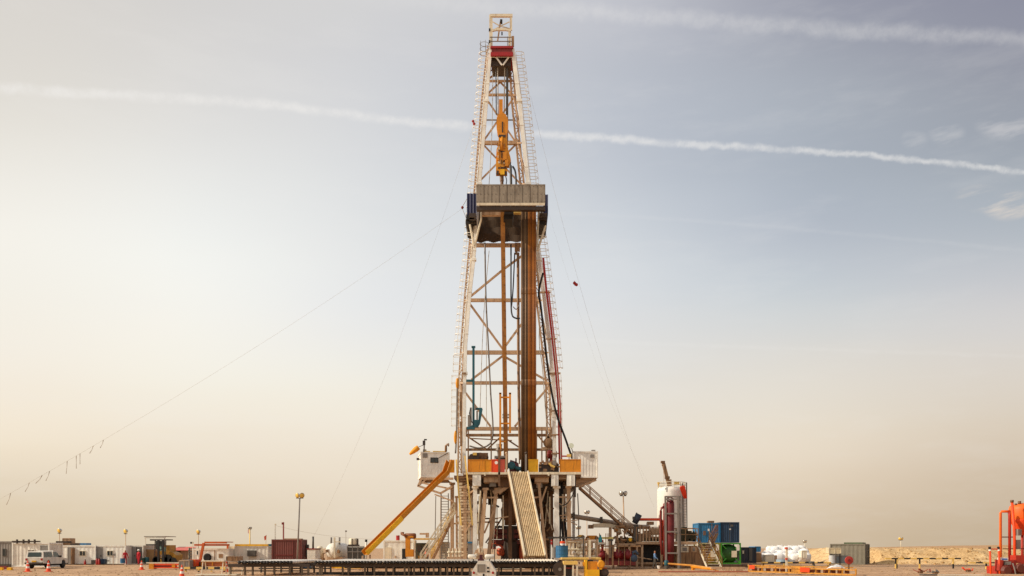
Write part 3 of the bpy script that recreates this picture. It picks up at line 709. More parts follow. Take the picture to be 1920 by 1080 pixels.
line([(1077,920),(1070,935),(1062,945),(1054,948)], .05, black, 82.6, sub, 'hanging_hose'); line([(1083,925),(1085,975),(1084,1040)], .06, grey, 90, sub, 'hanging_hose'); line([(817,930),(816,990),(815,1045)], .05, grey, 90, sub, 'hanging_hose')
b = MB(); b.pbox(1075.5,1080,913,932,82.6,.3); b.pbox(1078,1080,895,913,82.6,.2); build('standpipe_valve', b, dark, sub)
b = MB()
for x0,x1,y0,y1 in ((918,930,903,912),(1006,1017,905,914)): b.pbox(x0,x1,y0,y1,83,.6)
build('jack_head', b, grey, sub)
b = MB(); random.seed(77)
for k in range(22):                            # pale standpipes, braces and hand ladders between the columns
    x = random.choice([random.uniform(866,906), random.uniform(918,944), random.uniform(1004,1034), random.uniform(1048,1076)]); y = random.uniform(918,960); y2 = y+random.uniform(40,95); d = random.uniform(83.5,88)
    b.tube([A(x,y,d),A(x+random.choice([0,0,0,-6,7,12]),min(y2,1056),d)], random.choice([.05,.07,.1]), 5)
split('standpipe', b, cream, sub)
b = MB()
for k in range(9):
    x = random.choice([random.uniform(866,900), random.uniform(905,935), random.uniform(1042,1064)]); y = random.uniform(925,1045); b.bar(A(x,y,83.4),A(x+random.uniform(14,26),y+random.choice([0,0,-3,9]),83.4),.09)
split('tie_bar', b, tan, sub)
for x_, w2, d_, mt in ((1009,9,91,brown),(1021,11,92.5,brown),(1033,7,90,brown),(868,5,90,tan),(885,5,90,tan),(876,4,91,brown),(902,3,89,tan),(944,4,92,brown),(1058,4,92,tan)): col([(x_,908),(x_+random.uniform(-2,2),yb(d_))], w2, d_, mt)
for mt, zone in ((tand,(846,906)),(tan,(846,906)),(brown,(1001,1038)),(tand,(1001,1078)),(yelp,(856,884))):
    b = MB()
    for k in range(9):
        x = random.uniform(*zone); y = random.uniform(912,1040); a_ = random.choice([0,0,.9,2.2,1.57]); L_ = random.uniform(10,26); d = random.uniform(84,91)
        b.bar(A(x,y,d), A(min(zone[1]+6,x+L_*math.cos(a_)), min(1055,y+L_*math.sin(a_)), d), random.choice([.1,.16,.24]))
    split('tie_bar', b, mt, sub)
# skid base
b = MB(); 
for d in (83, 93): b.pbox(845, 1078, HY+CH*F/d-13, HY+CH*F/d-.3, d, .5)
for x in (845,905,1010,1070): X0 = px(x,83); b.box(X0, X0+.5, 83.5, 93, .02, .6)
build('skid_beam', b, tand, sub)
# blow out preventer in the cellar under the floor
bop = thing('blowout_preventer', 'dark red blowout preventer stack of flanged rams under the rig floor', 'blowout preventer', (px(957,89), 89, 0))
b = MB(); c = Vector((px(957,89), 89, 0)); zz = lambda y: pz(y,89)
b.lathe(c, [(.62,zz(985)),(.62,zz(975)),(.95,zz(970)),(1.0,zz(955)),(.75,zz(945)),(.95,zz(940)),(.95,zz(932)),(.6,zz(925)),(.6,zz(905))], 16); build('annular_preventer', b, brown, bop, True)
b = MB(); b.box(c.x-1.6,c.x+1.6,88.6,89.4,zz(990),zz(986)); b.lathe(c,[(1.0,.3),(1.0,zz(1016)),(.8,zz(1012)),(.8,zz(990))],14); build('spool', b, dark, bop)
for y in (996.5, 1006, 1017):
    r = MB(); r.box(c.x-1.5,c.x+1.3,88.3,89.7,zz(y+3.6),zz(y-3.6)); r.cyl((c.x-2.0,89,zz(y)),(c.x+1.9,89,zz(y)),.3,n=10); build('ram', r, M('bop_maroon','#742c22',.85,dirt=.3), bop)
b = MB(); b.tube([(c.x-2.1,88.8,zz(1024)),(c.x-1.2,88.6,zz(1020)),(c.x-.4,88.5,zz(1030)),(c.x-.5,88.5,.4)],.2,8); b.cyl((c.x-2.3,88.7,zz(1024)),(c.x-1.5,88.7,zz(1024)),.32,n=10); b.cyl((c.x+1.1,88.6,zz(1022)),(c.x+1.1,88.6,.2),.22,n=8); b.lathe((c.x-1.0,88.4,zz(1035)),[(.3,-.4),(.42,-.2),(.42,.2),(.3,.4)],12); build('choke_valve', b, M('faded_orange_red','#d4603a',.95,dirt=.3), bop, True)
b = MB(); b.tube([(c.x-2.6,89.4,zz(1018)),(c.x-1.3,89.4,zz(983)),(c.x-.7,89.4,zz(965))],.09,6); b.tube([(c.x-2.4,89.6,zz(1020)),(c.x-1.1,89.6,zz(985))],.08,6); build('choke_line', b, dark, bop)
# rig floor furniture --------------------------------------------------------------
def panel(name, label, x0, x1, y0, y1, d, mat, cat='windwall', group=None, ribs=1, extra=None):
    T = thing(name, label, cat, (px((x0+x1)/2,d), d, pz(y1,d)), group)
    b = MB(); b.pbox(x0,x1,y0,y1,d,.05); build('sheet', b, mat, T)
    b = MB(); h = .05
    for k in range(ribs+1):
        x = x0+(x1-x0)*k/ribs; b.pbox(x-.35,x+.35,y0,y1,d-.025,.024)
    b.pbox(x0,x1,y0,y0+1.2,d-.03,.028); b.pbox(x0,x1,y1-1.2,y1,d-.03,.028); build('frame', b, mat, T)
    return T
panel('windwall_panel','long orange yellow windwall panel left of the red panels on the rig floor',877,909,861.5,885,82.25,orange)
panel('windwall_panel','short orange yellow windwall panel touching the red panels on the rig floor',909.3,921.6,861.5,885,82.25,yel)
panel('windwall_panel','bright yellow windwall panel just right of the racked drill pipes',991,1009,861,885.5,82.25,yelb)
panel('windwall_panel','wide orange windwall panel in front of the right hand white cabin',1049.5,1089,861,885.5,82.2,orange)
rp = panel('windwall_panel','bright red windwall panel with white notice beside the yellow panels',921.8,934,861,886,82.1,orr)
b = MB(); b.lathe(A(930.5,867.5,82.05), [(.16,-.01),(.16,.01)], 12, 'y'); build('notice', b, conew, rp)
panel('windwall_panel','faded red windwall panel right of the bright red one',938.2,946,861.5,886.5,82.1,pink)
po = thing('floor_post','dark brown post between the two red windwall panels','post',A(936,887,82.05)); b = MB(); b.bar(A(936,840,82.1),A(936,912,82.1),.2); build('shaft', b, brown, po); b = MB(); b.pbox(934.5,937.5,838,841,82,.3); build('cap', b, brown, po)
po = thing('floor_post','tan post with rounded top at the left edge of the pipe ramp','post',A(949.5,887,82.05)); b = MB(); b.bar(A(949.5,850,82.1),A(949.5,887,82.1),.19); build('shaft', b, tan, po); b = MB(); b.ball(A(949.5,849.5,82.1),.13,8); build('cap', b, tan, po)
po = thing('floor_post','grey post with rounded top at the right edge of the pipe ramp','post',A(986,887,82.05)); b = MB(); b.bar(A(986,852,82.1),A(986,887,82.1),.17); build('shaft', b, grey, po); b = MB(); b.ball(A(986,849.5,82.1),.14,8); build('cap', b, dark, po)
dw = thing('drawworks', 'dark brown drawworks with rounded hood behind the left windwall', 'winch', A(897,886,87))
b = MB(); n = [(878,886),(878,858),(881,852),(890,849),(902,848.5),(909,852),(914,860),(915,886)]; b.prism([(px(x,87),pz(y,87)) for x,y in n], 87, 90); build('hood', b, dark, dw)
b = MB(); b.pbox(899,915,849,856,86.7,.3); b.lathe(A(907,858,86.9),[(.3,-.2),(.5,0),(.3,.2)],14,'y'); build('drum', b, brown, dw)
b = MB(); b.pbox(886.5,894,848.5,853.5,86.5,.3); build('lamp', b, lampy, dw)
sp_ = thing('grey_spool', 'grey flanged spool standing behind the red windwall panels', 'spool', A(935,886,84))
b = MB(); b.lathe((px(936,84),84.3,0), [(.55,pz(886,84)),(.55,pz(862,84)),(.5,pz(858,84)),(.2,pz(855,84)),(.2,pz(846,84)),(.34,pz(845,84)),(.34,pz(843,84)),(.25,pz(838,84)),(.3,pz(832,84))], 16); build('body', b, grey, sp_, True)
b = MB(); b.pbox(927,948,854.5,858,83.6,1.2); build('flange', b, grey, sp_)
tq = thing('floor_winch', 'teal and dark red air winch at the head of the pipe ramp', 'winch', A(966,886,82.8))
b = MB(); b.lathe(A(959,873,82.6),[(.25,-.3),(.38,-.2),(.38,.2),(.25,.3)],12,'y'); b.pbox(968,977,875,882,82.8,.4); b.cyl(A(962,875,82.7),A(975,880,82.7),.16,n=8); build('motor', b, teal, tq)
b = MB(); b.prism([(px(x,83),pz(y,83)) for x,y in ((955,868),(957,862),(963,864),(972,868),(974,880),(973,887),(955,887))], 83.0, 83.8); b.pbox(966,969,859,868,83,.3); build('housing', b, M('maroon_paint','#5a2226',.8), tq)
pm = thing('power_tong', 'dark rusty power tong machine between the two right hand yellow panels', 'machine', A(1029,886,83))
b = MB(); random.seed(5); b.pbox(1010.5,1048,870,886,83.2,.8); build('body', b, dark, pm)
b = MB()
for k in range(16): x, y = random.uniform(1011,1046), random.uniform(862,880); b.pbox(x,x+random.uniform(2,7),y,y+random.uniform(2,6),83-.02*k/4,.3)
build('valve_bank', b, tand, pm)
b = MB(); b.tube([A(1030,868,82.8),A(1034,873,82.8),A(1040,876,82.8)],.12,6); build('lever', b, yelp, pm)
b = MB(); b.pbox(1036,1043,864,872,82.9,.2); build('gauge_panel', b, grey, pm)
for lb, x0,x1,y0,y1,mt in (('dark red motor behind the right mast leg above the floor',1031,1040,843,860,dred),):
    T = thing('electric_motor', lb, 'motor', A(1035,886,87)); b = MB(); b.lathe(A(1035,852,87),[(.3,-.5),(.45,-.4),(.45,.4),(.3,.5)],12,'x'); b.pbox(1031,1040,856,886,86.8,.6); build('housing', b, mt, T, False); b = MB(); b.pbox(1033,1037,843,846,86.7,.3); build('terminal_box', b, dark, T)
# yellow lamps/housings on the right of floor
for lb, x, y, w_, mt in (('small pale orange floodlight beside the right hand cabin roof',1067,854,8,yelp),):
    T = thing('floodlight', lb, 'lamp', A(x,886,83)); b = MB(); b.pbox(x-w_/2,x+w_/2,y-2.5,y+2.5,83,.3); build('lamp_head', b, mt, T); b = MB(); b.bar(A(x,y+2,83.1),A(x,886,83.1),.07); build('post', b, red, T); b = MB(); b.pbox(x-13,x-3,y,y+2.5,83.05,.1); build('arm', b, red, T)
# ---------------- cabins beside the floor
def winbox(T, x0, x1, z0, z1, y=-.03, gm=None, bars=1, fm=None):
    f = MB(); t_ = .06
    for (a,c,e,g_) in ((x0,x1,z0,z0+t_),(x0,x1,z1-t_,z1),(x0,x0+t_,z0+t_,z1-t_),(x1-t_,x1,z0+t_,z1-t_)): f.box(a,c,y-.03,y+.05,e,g_)
    for k in range(1, bars+1): m = x0+(x1-x0)*k/(bars+1); f.box(m-.025,m+.025,y-.02,y+.03,z0+t_,z1-t_)
    fo = build('window', f, fm or cream, T); p = MB(); p.box(x0+t_/2,x1-t_/2,y,y+.02,z0+t_/2,z1-t_/2); build('pane', p, gm or glass, fo); return fo
def doorbox(T, x0, x1, z1, y=-.03, mat=None, z0=.12):
    d_ = MB(); d_.box(x0,x1,y-.02,y+.05,z0,z1); 
    for a,c,e,g_ in ((x0-.07,x0,z0,z1+.07),(x1,x1+.07,z0,z1+.07),(x0,x1,z1,z1+.07)): d_.box(a,c,y-.035,y+.05,e,g_)
    do = build('door', d_, mat or grey, T); h = MB(); h.box(x1-.17,x1-.09,y-.08,y-.02,1.0,1.15); build('handle', h, dark, do); return do
def cabin(name, label, cat, w_, dep, h, mat, frame=None, group=None, pitch=.28, roofm=None, z0=.0, cd=.022):
    T = thing(name, label, cat, (0,0,0), group); LOCAL.add(T); b = MB()
    b.corr((0,0),(w_,0),z0+.1,z0+h-.1,pitch,cd); b.corr((w_,0),(w_,dep),z0+.1,z0+h-.1,pitch,cd); b.corr((w_,dep),(0,dep),z0+.1,z0+h-.1,pitch,cd); b.corr((0,dep),(0,0),z0+.1,z0+h-.1,pitch,cd)
    b = MB_flip(b); build('wall', b, mat, T)
    f = MB(); e = .07
    for x in (0, w_):
        for y in (0, dep): f.box(x-e,x+e,y-e,y+e,z0,z0+h)
    for z in (z0, z0+h-.14):
        f.box(e,w_-e,-.055,.05,z,z+.14); f.box(e,w_-e,dep-.05,dep+.055,z,z+.14); f.box(-.055,.05,e,dep-e,z,z+.14); f.box(w_-.05,w_+.055,e,dep-e,z,z+.14)
    build('frame', f, frame or mat, T)
    r_ = MB(); r_.box(.04,w_-.04,.04,dep-.04,z0+h-.09,z0+h-.03); build('roof', r_, roofm or mat, T)
    return T
def MB_flip(b): b.f = [tuple(reversed(f)) for f in b.f]; return b
def place(T, x, y, d, rz=0.0, z=None):
    T.location = (px(x,d), d, pz(y,d) if z is None else z); T.rotation_euler.z = R(rz); return T
S84 = 84/F; cabw = M('cabin_white','#f0ebe0',1.0,dirt=.1,dcol='#b09878')
dh = cabin('doghouse_cabin','white ribbed cabin with small window on brackets left of the rig floor','cabin',52*84/F,3.2,48*84/F,cabw,pitch=.3,cd=.012)
winbox(dh, 17*S84, 32*S84, 27.5*S84, 37.5*S84, gm=glass, bars=1, fm=dark); b = MB(); b.box(3*S84,11.5*S84,-.06,-.02,37*S84,45*S84); build('vent', b, grey, dh)
b = MB(); b.box(.3,.9,.3,1.0,48*S84,48*S84+.12); b.box(22*S84,47*S84,.1,.3,48*S84-.02,48*S84+.12); build('cable_tray', b, yelp, dh)
b = MB(); b.tube([(33*S84,-.06,37*S84),(40*S84,-.06,41*S84),(50*S84,-.06,47*S84)],.03,5); build('cable', b, dark, dh)
place(dh, 790, 895, 84, 11)
T = thing('bracket_frame','tan sloping bracket frame under the left white cabin','bracket',A(815,905,84)); b = MB()
for dd in (84.1, 86.6):
    b.bar(A(791,897,dd),A(784,911,dd),.2); b.bar(A(784,911,dd),A(826,925,dd),.2); b.bar(A(826,925,dd),A(848,912,dd),.2); b.bar(A(789,897.5,dd),A(850,897.5,dd),.22); b.bar(A(790,905,dd),A(846,917,dd),.16); b.bar(A(800,898,dd),A(784,911,dd),.15)
    b.bar(A(815,927,dd),A(850,940,dd),.14)
for x,y in ((784,911),(826,925),(805,918),(791,897),(845,905)): b.bar(A(x,y,84.1),A(x,y,86.6),.18)
build('frame', b, tan, T); b = MB(); b.add([A(786,910,84.2),A(826,924,84.2),A(826,924,86.5),A(786,910,86.5)],[(0,1,2,3)]); b.pbox(786,840,899,902,84.2,2.4); build('grating', b, tand, T)
rc = cabin('control_cabin','white ribbed cabin hung on the right side of the rig floor','cabin',45*84/F,3.0,50*84/F,cabw,pitch=.3,cd=.012)
b = MB(); b.box(32*S84,39.5*S84,-.06,-.02,38*S84,44*S84); build('vent', b, grey, rc); b = MB(); b.box(35*S84,42*S84,.3,.7,50*S84,50*S84+.18); build('roof_hatch', b, grey, rc)
place(rc, 1075, 896, 84.2, 0)
T = thing('bracket_frame','tan stepped bracket frame under the right white cabin','bracket',A(1098,905,84.4)); b = MB()
b.pbox(1080,1118,896,900,84.5,2.6); b.pbox(1080,1110,900.3,905,84.6,2.4); b.pbox(1080,1096,905.3,911,84.7,2.2); build('frame', b, tan, T)
b = MB(); b.bar(A(1118,900,84.5),A(1085,913,84.5),.18); build('strut', b, tan, T)
# windsock, camera post and lights by the cabins
ws = thing('windsock','orange windsock blowing left above the left white cabin roof','windsock',A(797,848,84)); b = MB(); n = [(.17,0),(.25,.25),(.22,.8),(.12,1.0)]
p0, p1 = A(785,838.5,84), A(768,852,84); b.tube([p0,p0.lerp(p1,.3),p0.lerp(p1,.7),p1],[.24,.27,.2,.10],10); build('sock', b, M('windsock_cloth','#f2a224',1.0,rough=.8), ws, True)
b = MB(); b.bar(A(785,838,84),A(795,834,84),.05); b.bar(A(795,848,84),A(795,827,84),.08); build('post', b, dark, ws)
T = thing('camera_post','dark camera unit on a short post above the left white cabin','camera',A(795,848,84.6)); b = MB(); b.pbox(792.5,797,826,834,84.5,.3); b.pbox(795,800,823,825,84.5,.3); build('camera', b, black, T); b = MB(); b.bar(A(796,848,84.7),A(796,825,84.7),.06); b.pbox(793,799,842.5,848,84.6,.3); build('post', b, grey, T)
T = thing('floodlight','pale green floodlight on a bracket at the right cabin roof corner','lamp',A(1072,848,84)); b = MB(); b.lathe(A(1071,836,83.9),[(.12,.15),(.26,-.1),(.26,-.14)],12,'y'); build('lamp_head', b, M('lamp_lens_pale','#dfe8d4',1.0,rough=.25), T); b = MB(); b.pbox(1068.5,1074,833,839,84,.25); b.bar(A(1071,838,84.1),A(1074,848,84.1),.08); build('bracket', b, grey, T)
T = thing('floodlight','small dark floodlight hanging off the left end of the left cabin','lamp',A(783,862,84)); b = MB(); b.pbox(781,786,858.5,862.5,83.9,.25); build('lamp_head', b, dark, T); b = MB(); b.bar(A(785,861,84),A(789,862,84),.06); build('bracket', b, grey, T)
T = thing('vent_pipe','bent grey vent pipe beside the left cabin roof','pipe',A(837,848,84.5)); b = MB(); b.tube([A(836,847,84.5),A(836,836,84.5),A(839,833.5,84.5),A(841,834,84.5)],.12,8); build('pipe', b, tand, T, True)
b = MB(); b.lathe(A(841,834,84.5),[(.14,-.06),(.19,0),(.14,.06)],8,'x'); build('cowl', b, tand, T)
# ---------------- v-door ramp
ZD = 1.25                                     # catwalk deck
rmp = thing('pipe_ramp','pale ribbed steel ramp sloping from the rig floor down to the pipe racks','ramp',(px(1003,77),77,ZD))
tl, tr = A(954,886,81.6), A(989.5,886,81.6); dB = 74.0
bl, br = Vector((px(984,dB),dB,pz(1043.5,dB))), Vector((px(1022,dB),dB,pz(1043.5,dB)))
nrm = (tr-tl).cross(bl-tl).normalized(); nrm = nrm if nrm.y < 0 else -nrm
b = MB(); b.add([tl,tr,br,bl,tl-nrm*.12,tr-nrm*.12,br-nrm*.12,bl-nrm*.12],[(0,3,2,1),(4,5,6,7),(0,1,5,4),(1,2,6,5),(2,3,7,6),(3,0,4,7)]); build('plate', b, M('ramp_plate_shaded','#9a7244',.8,dirt=.45), rmp)  # plate browner than the ribs: shadow between them put into its colour
b = MB(); n = 11
for k in range(n):
    f0 = (k+.5)/n; p, q = tl.lerp(tr,f0), bl.lerp(br,f0); wd = .085
    b.bar(p+nrm*.05, q+nrm*.05, wd, .14)
split('rib', b, ribm, rmp)
b = MB(); b.bar(tl+nrm*.1, bl+nrm*.1, .12,.3); b.bar(tr+nrm*.1, br+nrm*.1, .12,.3); split('side_rail', b, cream, rmp)
b = MB(); 
for k in range(9):
    f0 = k/8; p = tl.lerp(bl,f0)-nrm*.25; q = tr.lerp(br,f0)-nrm*.25; b.bar(p,q,.15)
b.bar(tl-nrm*.3,bl-nrm*.3,.2); b.bar(tr-nrm*.3,br-nrm*.3,.2); build('under_frame', b, tand, rmp)
# ---------------- orange escape slide
sld = thing('escape_slide','long orange escape slide slanting down from the left of the rig floor','slide',(px(690,76),76,0))
p = [A(843,866,81.5),A(838,887,81.5)]; pts = [A(846,866,81.5),A(838,889,81),A(820,907,80),A(686,1040,75)]
def chute(pts, w_, h, mat, nm):
    b = MB()
    for p, q in zip(pts[:-1], pts[1:]):
        t_ = (q-p).normalized(); sd = t_.cross(Vector((0,0,1))).normalized(); up = sd.cross(t_).normalized()
        b.bar(p, q, w_, .06); b.bar(p+sd*w_/2+up*h/2, q+sd*w_/2+up*h/2, .05, h); b.bar(p-sd*w_/2+up*h/2, q-sd*w_/2+up*h/2, .05, h)
    return build(nm, b, mat, sld)
chute(pts[:2]+pts[1:], .6, .42, slideo, 'chute')
b = MB(); m_ = pts[2].lerp(pts[3],.52); t_ = (pts[3]-m_).normalized(); sd = t_.cross(Vector((0,0,1))).normalized(); sd = sd if sd.y < 0 else -sd; up = Vector((0,0,1))-t_*t_.z; up.normalize()
b.bar(m_+sd*.36+up*.17, pts[3]+sd*.36+up*.17, .05, .44); build('side_stripe', b, yelb, sld)
b = MB(); b.pbox(842,852,862,886,81.9,.15); b.bar(m_,Vector((m_.x,m_.y,0)),.1) if False else None; build('landing_hood', b, yel, sld)
b = MB()
for f0 in (.5,.82): 
    c = pts[2].lerp(pts[3],f0)
b.bar(pts[3]+Vector((-.3,0,-.1)), Vector((pts[3].x-.3,pts[3].y,0)), .12); b.bar(pts[3]+Vector((.3,.4,0)), Vector((pts[3].x+.3,pts[3].y+.4,0)), .12); build('foot', b, tan, sld)
# ---------------- ladders and stairs
T = thing('floor_ladder','pale yellow steep ladder stair down the left front of the rig floor','ladder',A(875,965,80.5))
b = MB()
for (x0,y0,x1,y1) in ((855.5,862,864.5,985),(871.5,855,886,985)): b.bar(A(x0,y0,81.2),A(x1,y1,80.4),.14,.2)
split('stringer', b, yelp, T); b = MB()
for k in range(20):
    f0 = k/19; b.bar(A(856.5+8*f0,885+98*f0,81.2-.8*f0),A(872.5+13*f0,885+98*f0,81.2-.8*f0),.05,.05)
build('tread', b, tand, T)
def stairs(nm, label, p, q, w_, mat, matr, nst, side=Vector((0,1,0)), railh=1.0, cat='stairs', one=False):
    T = thing(nm, label, cat, q); b = MB(); s_ = side*w_
    b.bar(p,q,.08,.2); b.bar(p+s_,q+s_,.08,.2); build('stringer', b, mat, T); b = MB()
    for k in range(1,nst):
        c = p.lerp(q,k/nst); b.bar(c,c+s_,.24,.04)
    build('tread', b, mat, T)
    for o in ((Vector((0,0,0)),) if one else (Vector((0,0,0)), s_)):
        r_ = MB(); r_.rail([p+o,q+o],railh,1.5,.035); build('handrail', r_, matr, T)
    return T
stairs('access_stairs','pale cream access stairs with lattice handrails left of the substructure',A(852,960,84.5),A(788,1056,84),1.0,cream,cream,18)
stairs('access_stairs','tan access stairs with yellow handrails behind the pale cream ones',A(848,972,87),A(808,1054,86),1.0,tan,yelp,14)
stairs('walkway_stairs','long tan stairs with double handrails descending right from the rig floor',A(1087,914,85),A(1187,1003,87),1.1,tand,tan,40)
T = thing('caged_ladder','grey vertical ladder behind the left end of the substructure','ladder',A(834,1040,90)); b = MB(); b.ladder(A(834,925,90),A(834,1052,90),.75,.28,.05,rungr=.03); build('ladder', b, grey, T)
b = MB(); b.bar(A(827,925,90.3),A(826,1055,90.3),.12); build('post', b, tan, T)
T = thing('flow_line','long grey pipe running from the substructure towards the mud tanks','pipe',A(1130,975,88)); b = MB(); b.tube([A(1048,962,88),A(1075,968,88),A(1200,988,90),A(1216,988,90)],.25,10); build('pipe', b, M('flow_pipe','#b3a18c',.95,dirt=.3), T, True)
b = MB()
for x,y in ((1076,968),(1128,976),(1160,981)): b.pbox(x-2,x+2,y-7,y+6,87.6,.8)
split('clamp', b, dgrey, T)
T = thing('cabinet','small grey control cabinet with blue lid between the left columns under the rig floor','cabinet',(px(881,82),82,0)); b = MB(); b.pbox(877,885,1019,1050,82,.5); build('body', b, grey, T); b = MB(); b.pbox(876.5,885.5,1015.5,1018.8,81.95,.6); build('lid', b, lblue, T)
T = thing('hydraulic_unit','tan hydraulic unit with pipes at the foot of the left columns','hydraulic unit',(px(898,81),81,0)); b = MB(); b.pbox(889,906,1036,1050,81,1.0); b.pbox(891,896,1031,1036,81.2,.5); build('tank', b, tan, T); b = MB(); b.tube([A(899,1036,81.2),A(899,1027,81.2),A(904,1025,81.2),A(904,1036,81.2)],.06,6); b.lathe(A(893,1041,80.95),[(.1,-.05),(.17,.04)],10,'y'); build('pipework', b, cream, T)
T = thing('valve_skid','cream valve skid left of the pale cream access stairs foot','valve skid',(px(852,80),80,0)); b = MB(); b.pbox(838,866,1044,1050,80,1.2); build('base', b, tan, T); b = MB()
for x in (842,849,856,862): b.lathe((px(x,80.5),80.5,0),[(.1,pz(1044,80)),(.1,pz(1038,80)),(.18,pz(1036.5,80)),(.18,pz(1034.5,80)),(.06,pz(1033,80)),(.06,pz(1028,80))],9)
split('valve', b, cream, T)
# ---------------- guy wires with their markers
def wire(label, p, q, sag, r=.02, nm='guy_wire'):
    T = thing(nm, label, 'guy wire', q); n = 24; b = MB()
    b.tube([p.lerp(q,k/n)-Vector((0,0,1))*sag*4*(k/n)*(1-k/n) for k in range(n+1)], r, 4); build('rope', b, gwire, T); return T
WS = .9
T = wire('thin guy wire hung with small pennants falling from the racking board to the lower left', A(868,390,84), A(-60,969,70), WS, .0065)
WP, WQ = A(868,390,84), A(-60,969,70)
def on_wire(x):
    lo, hi = 0.0, 1.0
    for _ in range(40):
        m = (lo+hi)/2; q = WP.lerp(WQ,m); lo, hi = (m, hi) if HX+q.x*F/q.y > x else (lo, m)
    return WP.lerp(WQ,lo)-Vector((0,0,1))*WS*4*lo*(1-lo)
for k,(x,y,dx_,dy_) in enumerate(((20,927,-8,22),(55,911,-8,17),(79,898,-12,15),(93,890,-7,18),(126,875,-2,24),(143,866,0,24),(150,862,0,20),(175,848,-7,14),(194,837,-6,15))):
    q = on_wire(x); s_ = q.y/F; b = MB(); b.tube([q,q+Vector((dx_*.35*s_,0,-dy_*.5*s_)),q+Vector((dx_*s_,0,-dy_*s_))],[.035,.016,.03],5); build('pennant', b, gwire, T)
b = MB(); b.ball(A(867,389,84),.14,8); build('shackle', b, dred, T)
b = MB(); b.bar(A(866,389,84),A(876,372,84.5),.04); b.bar(A(866,389,84),A(875,411,84.5),.03); build('bridle', b, gwire, T)
T = wire('thin guy wire with red marker falling left of the mast to the ground', A(888,235,86), A(588,1006,100), 2.5, .007); b = MB(); 
c = A(887.5,231,86); b.ball(c+Vector((-.03,-.1,.15)),.13,8); b.ball(c+Vector((.08,-.1,-.1)),.14,8); b.bar(c+Vector((.05,-.1,.3)),c+Vector((.1,-.1,-.3)),.05); build('marker', b, red, T)
T = wire('thin guy wire with red marker falling right of the mast', A(995,180,86.5), A(1226,950,100), 3.0, .007)
c = A(1078.5,532.5,89.5); b = MB(); b.ball(c+Vector((-.08,-.1,.06)),.17,8); b.ball(c+Vector((.12,-.1,-.1)),.17,8); b.bar(c+Vector((-.1,-.1,.3)),c+Vector((-.06,-.1,-.2)),.05); build('marker', b, red, T)
wire('thin guy wire running down to the tank top from the mast head on the right', A(1002,300,87), A(1215,905,102), 3, .004)
wire('faint overhead cable strung low between the lamp posts at the left', A(515,985,118), A(700,1011,118), .4, .014, 'overhead_cable')
# ================================================================ CAMP ON THE LEFT
def camp(name, label, cat, x0, x1, d, h, mat, dep=6, rz=0, **kw):
    w_ = (x1-x0)*d/F; T = cabin(name, label, cat, w_, dep, h, mat, **kw); T.location = (px(x0,d), d, 0); T.rotation_euler.z = R(rz); return T
G = 'site cabins along the left edge of the pad'
greyc = M('grey_cabin_paint', '#9c948a', .8, dirt=.15, dcol='#6a5a4a'); whitec = M('white_cabin_paint', '#f4eee2', 1.0, dirt=.18, dcol='#8f7350'); whitec2 = M('cream_cabin_paint', '#f6efe2', 1.0, dirt=.18, dcol='#a88c68')
doorg = M('grey_door', '#9a968e', .8, var=.06)
def u(d): return d/F
d = 91.5; k = u(d)
T = camp('site_cabin','plain grey cabin cut by the left edge of the pad, with small dark window','cabin',-22,23.5,d,2.75,greyc,group=G,dep=3)
winbox(T, 27*k, 33.5*k, 1.15, 1.95, fm=dgrey, bars=0)
b = MB(); b.box(0,45*k,-.4,-.25,.0,.3); build('skid', b, dark, T)
d = 91.3; k = u(d)
T = camp('site_cabin','white ribbed container cabin behind the parked pickup','cabin',24,92,d,2.6,white,group=G,dep=2.6,pitch=.42,frame=whitec)
winbox(T, 28*k, 42*k, 1.0, 1.85, gm=screen, fm=white); doorbox(T, 53*k, 67.5*k, 2.2, mat=doorg)
b = MB(); b.box(-.05,51*k,-.1,.1,2.66,2.8); 
for q in (8,20,30,41): b.box(q*k,q*k+.12,-.2,.0,2.5,2.95)
build('roof_rail', b, dark, T)
b = MB(); b.box(.1,66*k,.1,2.4,-.0,.1); build('skid', b, dark, T)
d = 104; k = u(d)
T = camp('site_cabin','cream cabin with open grey door and small window right of the pickup','cabin',100,179,d,2.35,whitec2,group=G,dep=2.6,pitch=.5,cd=.015)
doorbox(T, 28*k, 38*k, 2.05, mat=doorg); winbox(T, 49*k, 61*k, 1.05, 1.7, fm=cream)
b = MB(); b.box(38.5*k,40.5*k,-.75,-.02,.1,2.05); build('open_door', b, tand, T)
b = MB(); b.box(0,79*k,-.06,.5,-.02,.12); build('skid', b, dark, T)
d = 104.2; k = u(d)
T = camp('site_cabin','cream cabin with grey door and barred window left of the red clad people','cabin',179.6,235,d,2.35,whitec2,group=G,dep=2.6,pitch=.5,cd=.015)
doorbox(T, 1*k, 12*k, 2.1, mat=doorg); winbox(T, 21*k, 33*k, 1.05, 1.72, fm=cream)
b = MB(); b.box(0,55*k,-.06,.5,-.02,.12); build('skid', b, dark, T)
d = 106; k = u(d)
T = camp('site_cabin','narrow white cabin end with grey double doors behind the red clad people','cabin',236,268,d,2.35,white,group=G,dep=6,pitch=.6,cd=.01)
doorbox(T, 10*k, 18.5*k, 2.15, mat=doorg); d2_ = MB(); d2_.box(20*k,31*k,-.05,.05,.1,2.15); build('door', d2_, dgrey, T); d2_ = MB(); d2_.box(18.7*k,20*k,-.06,.03,.05,2.2); build('door_frame', d2_, dark, T)
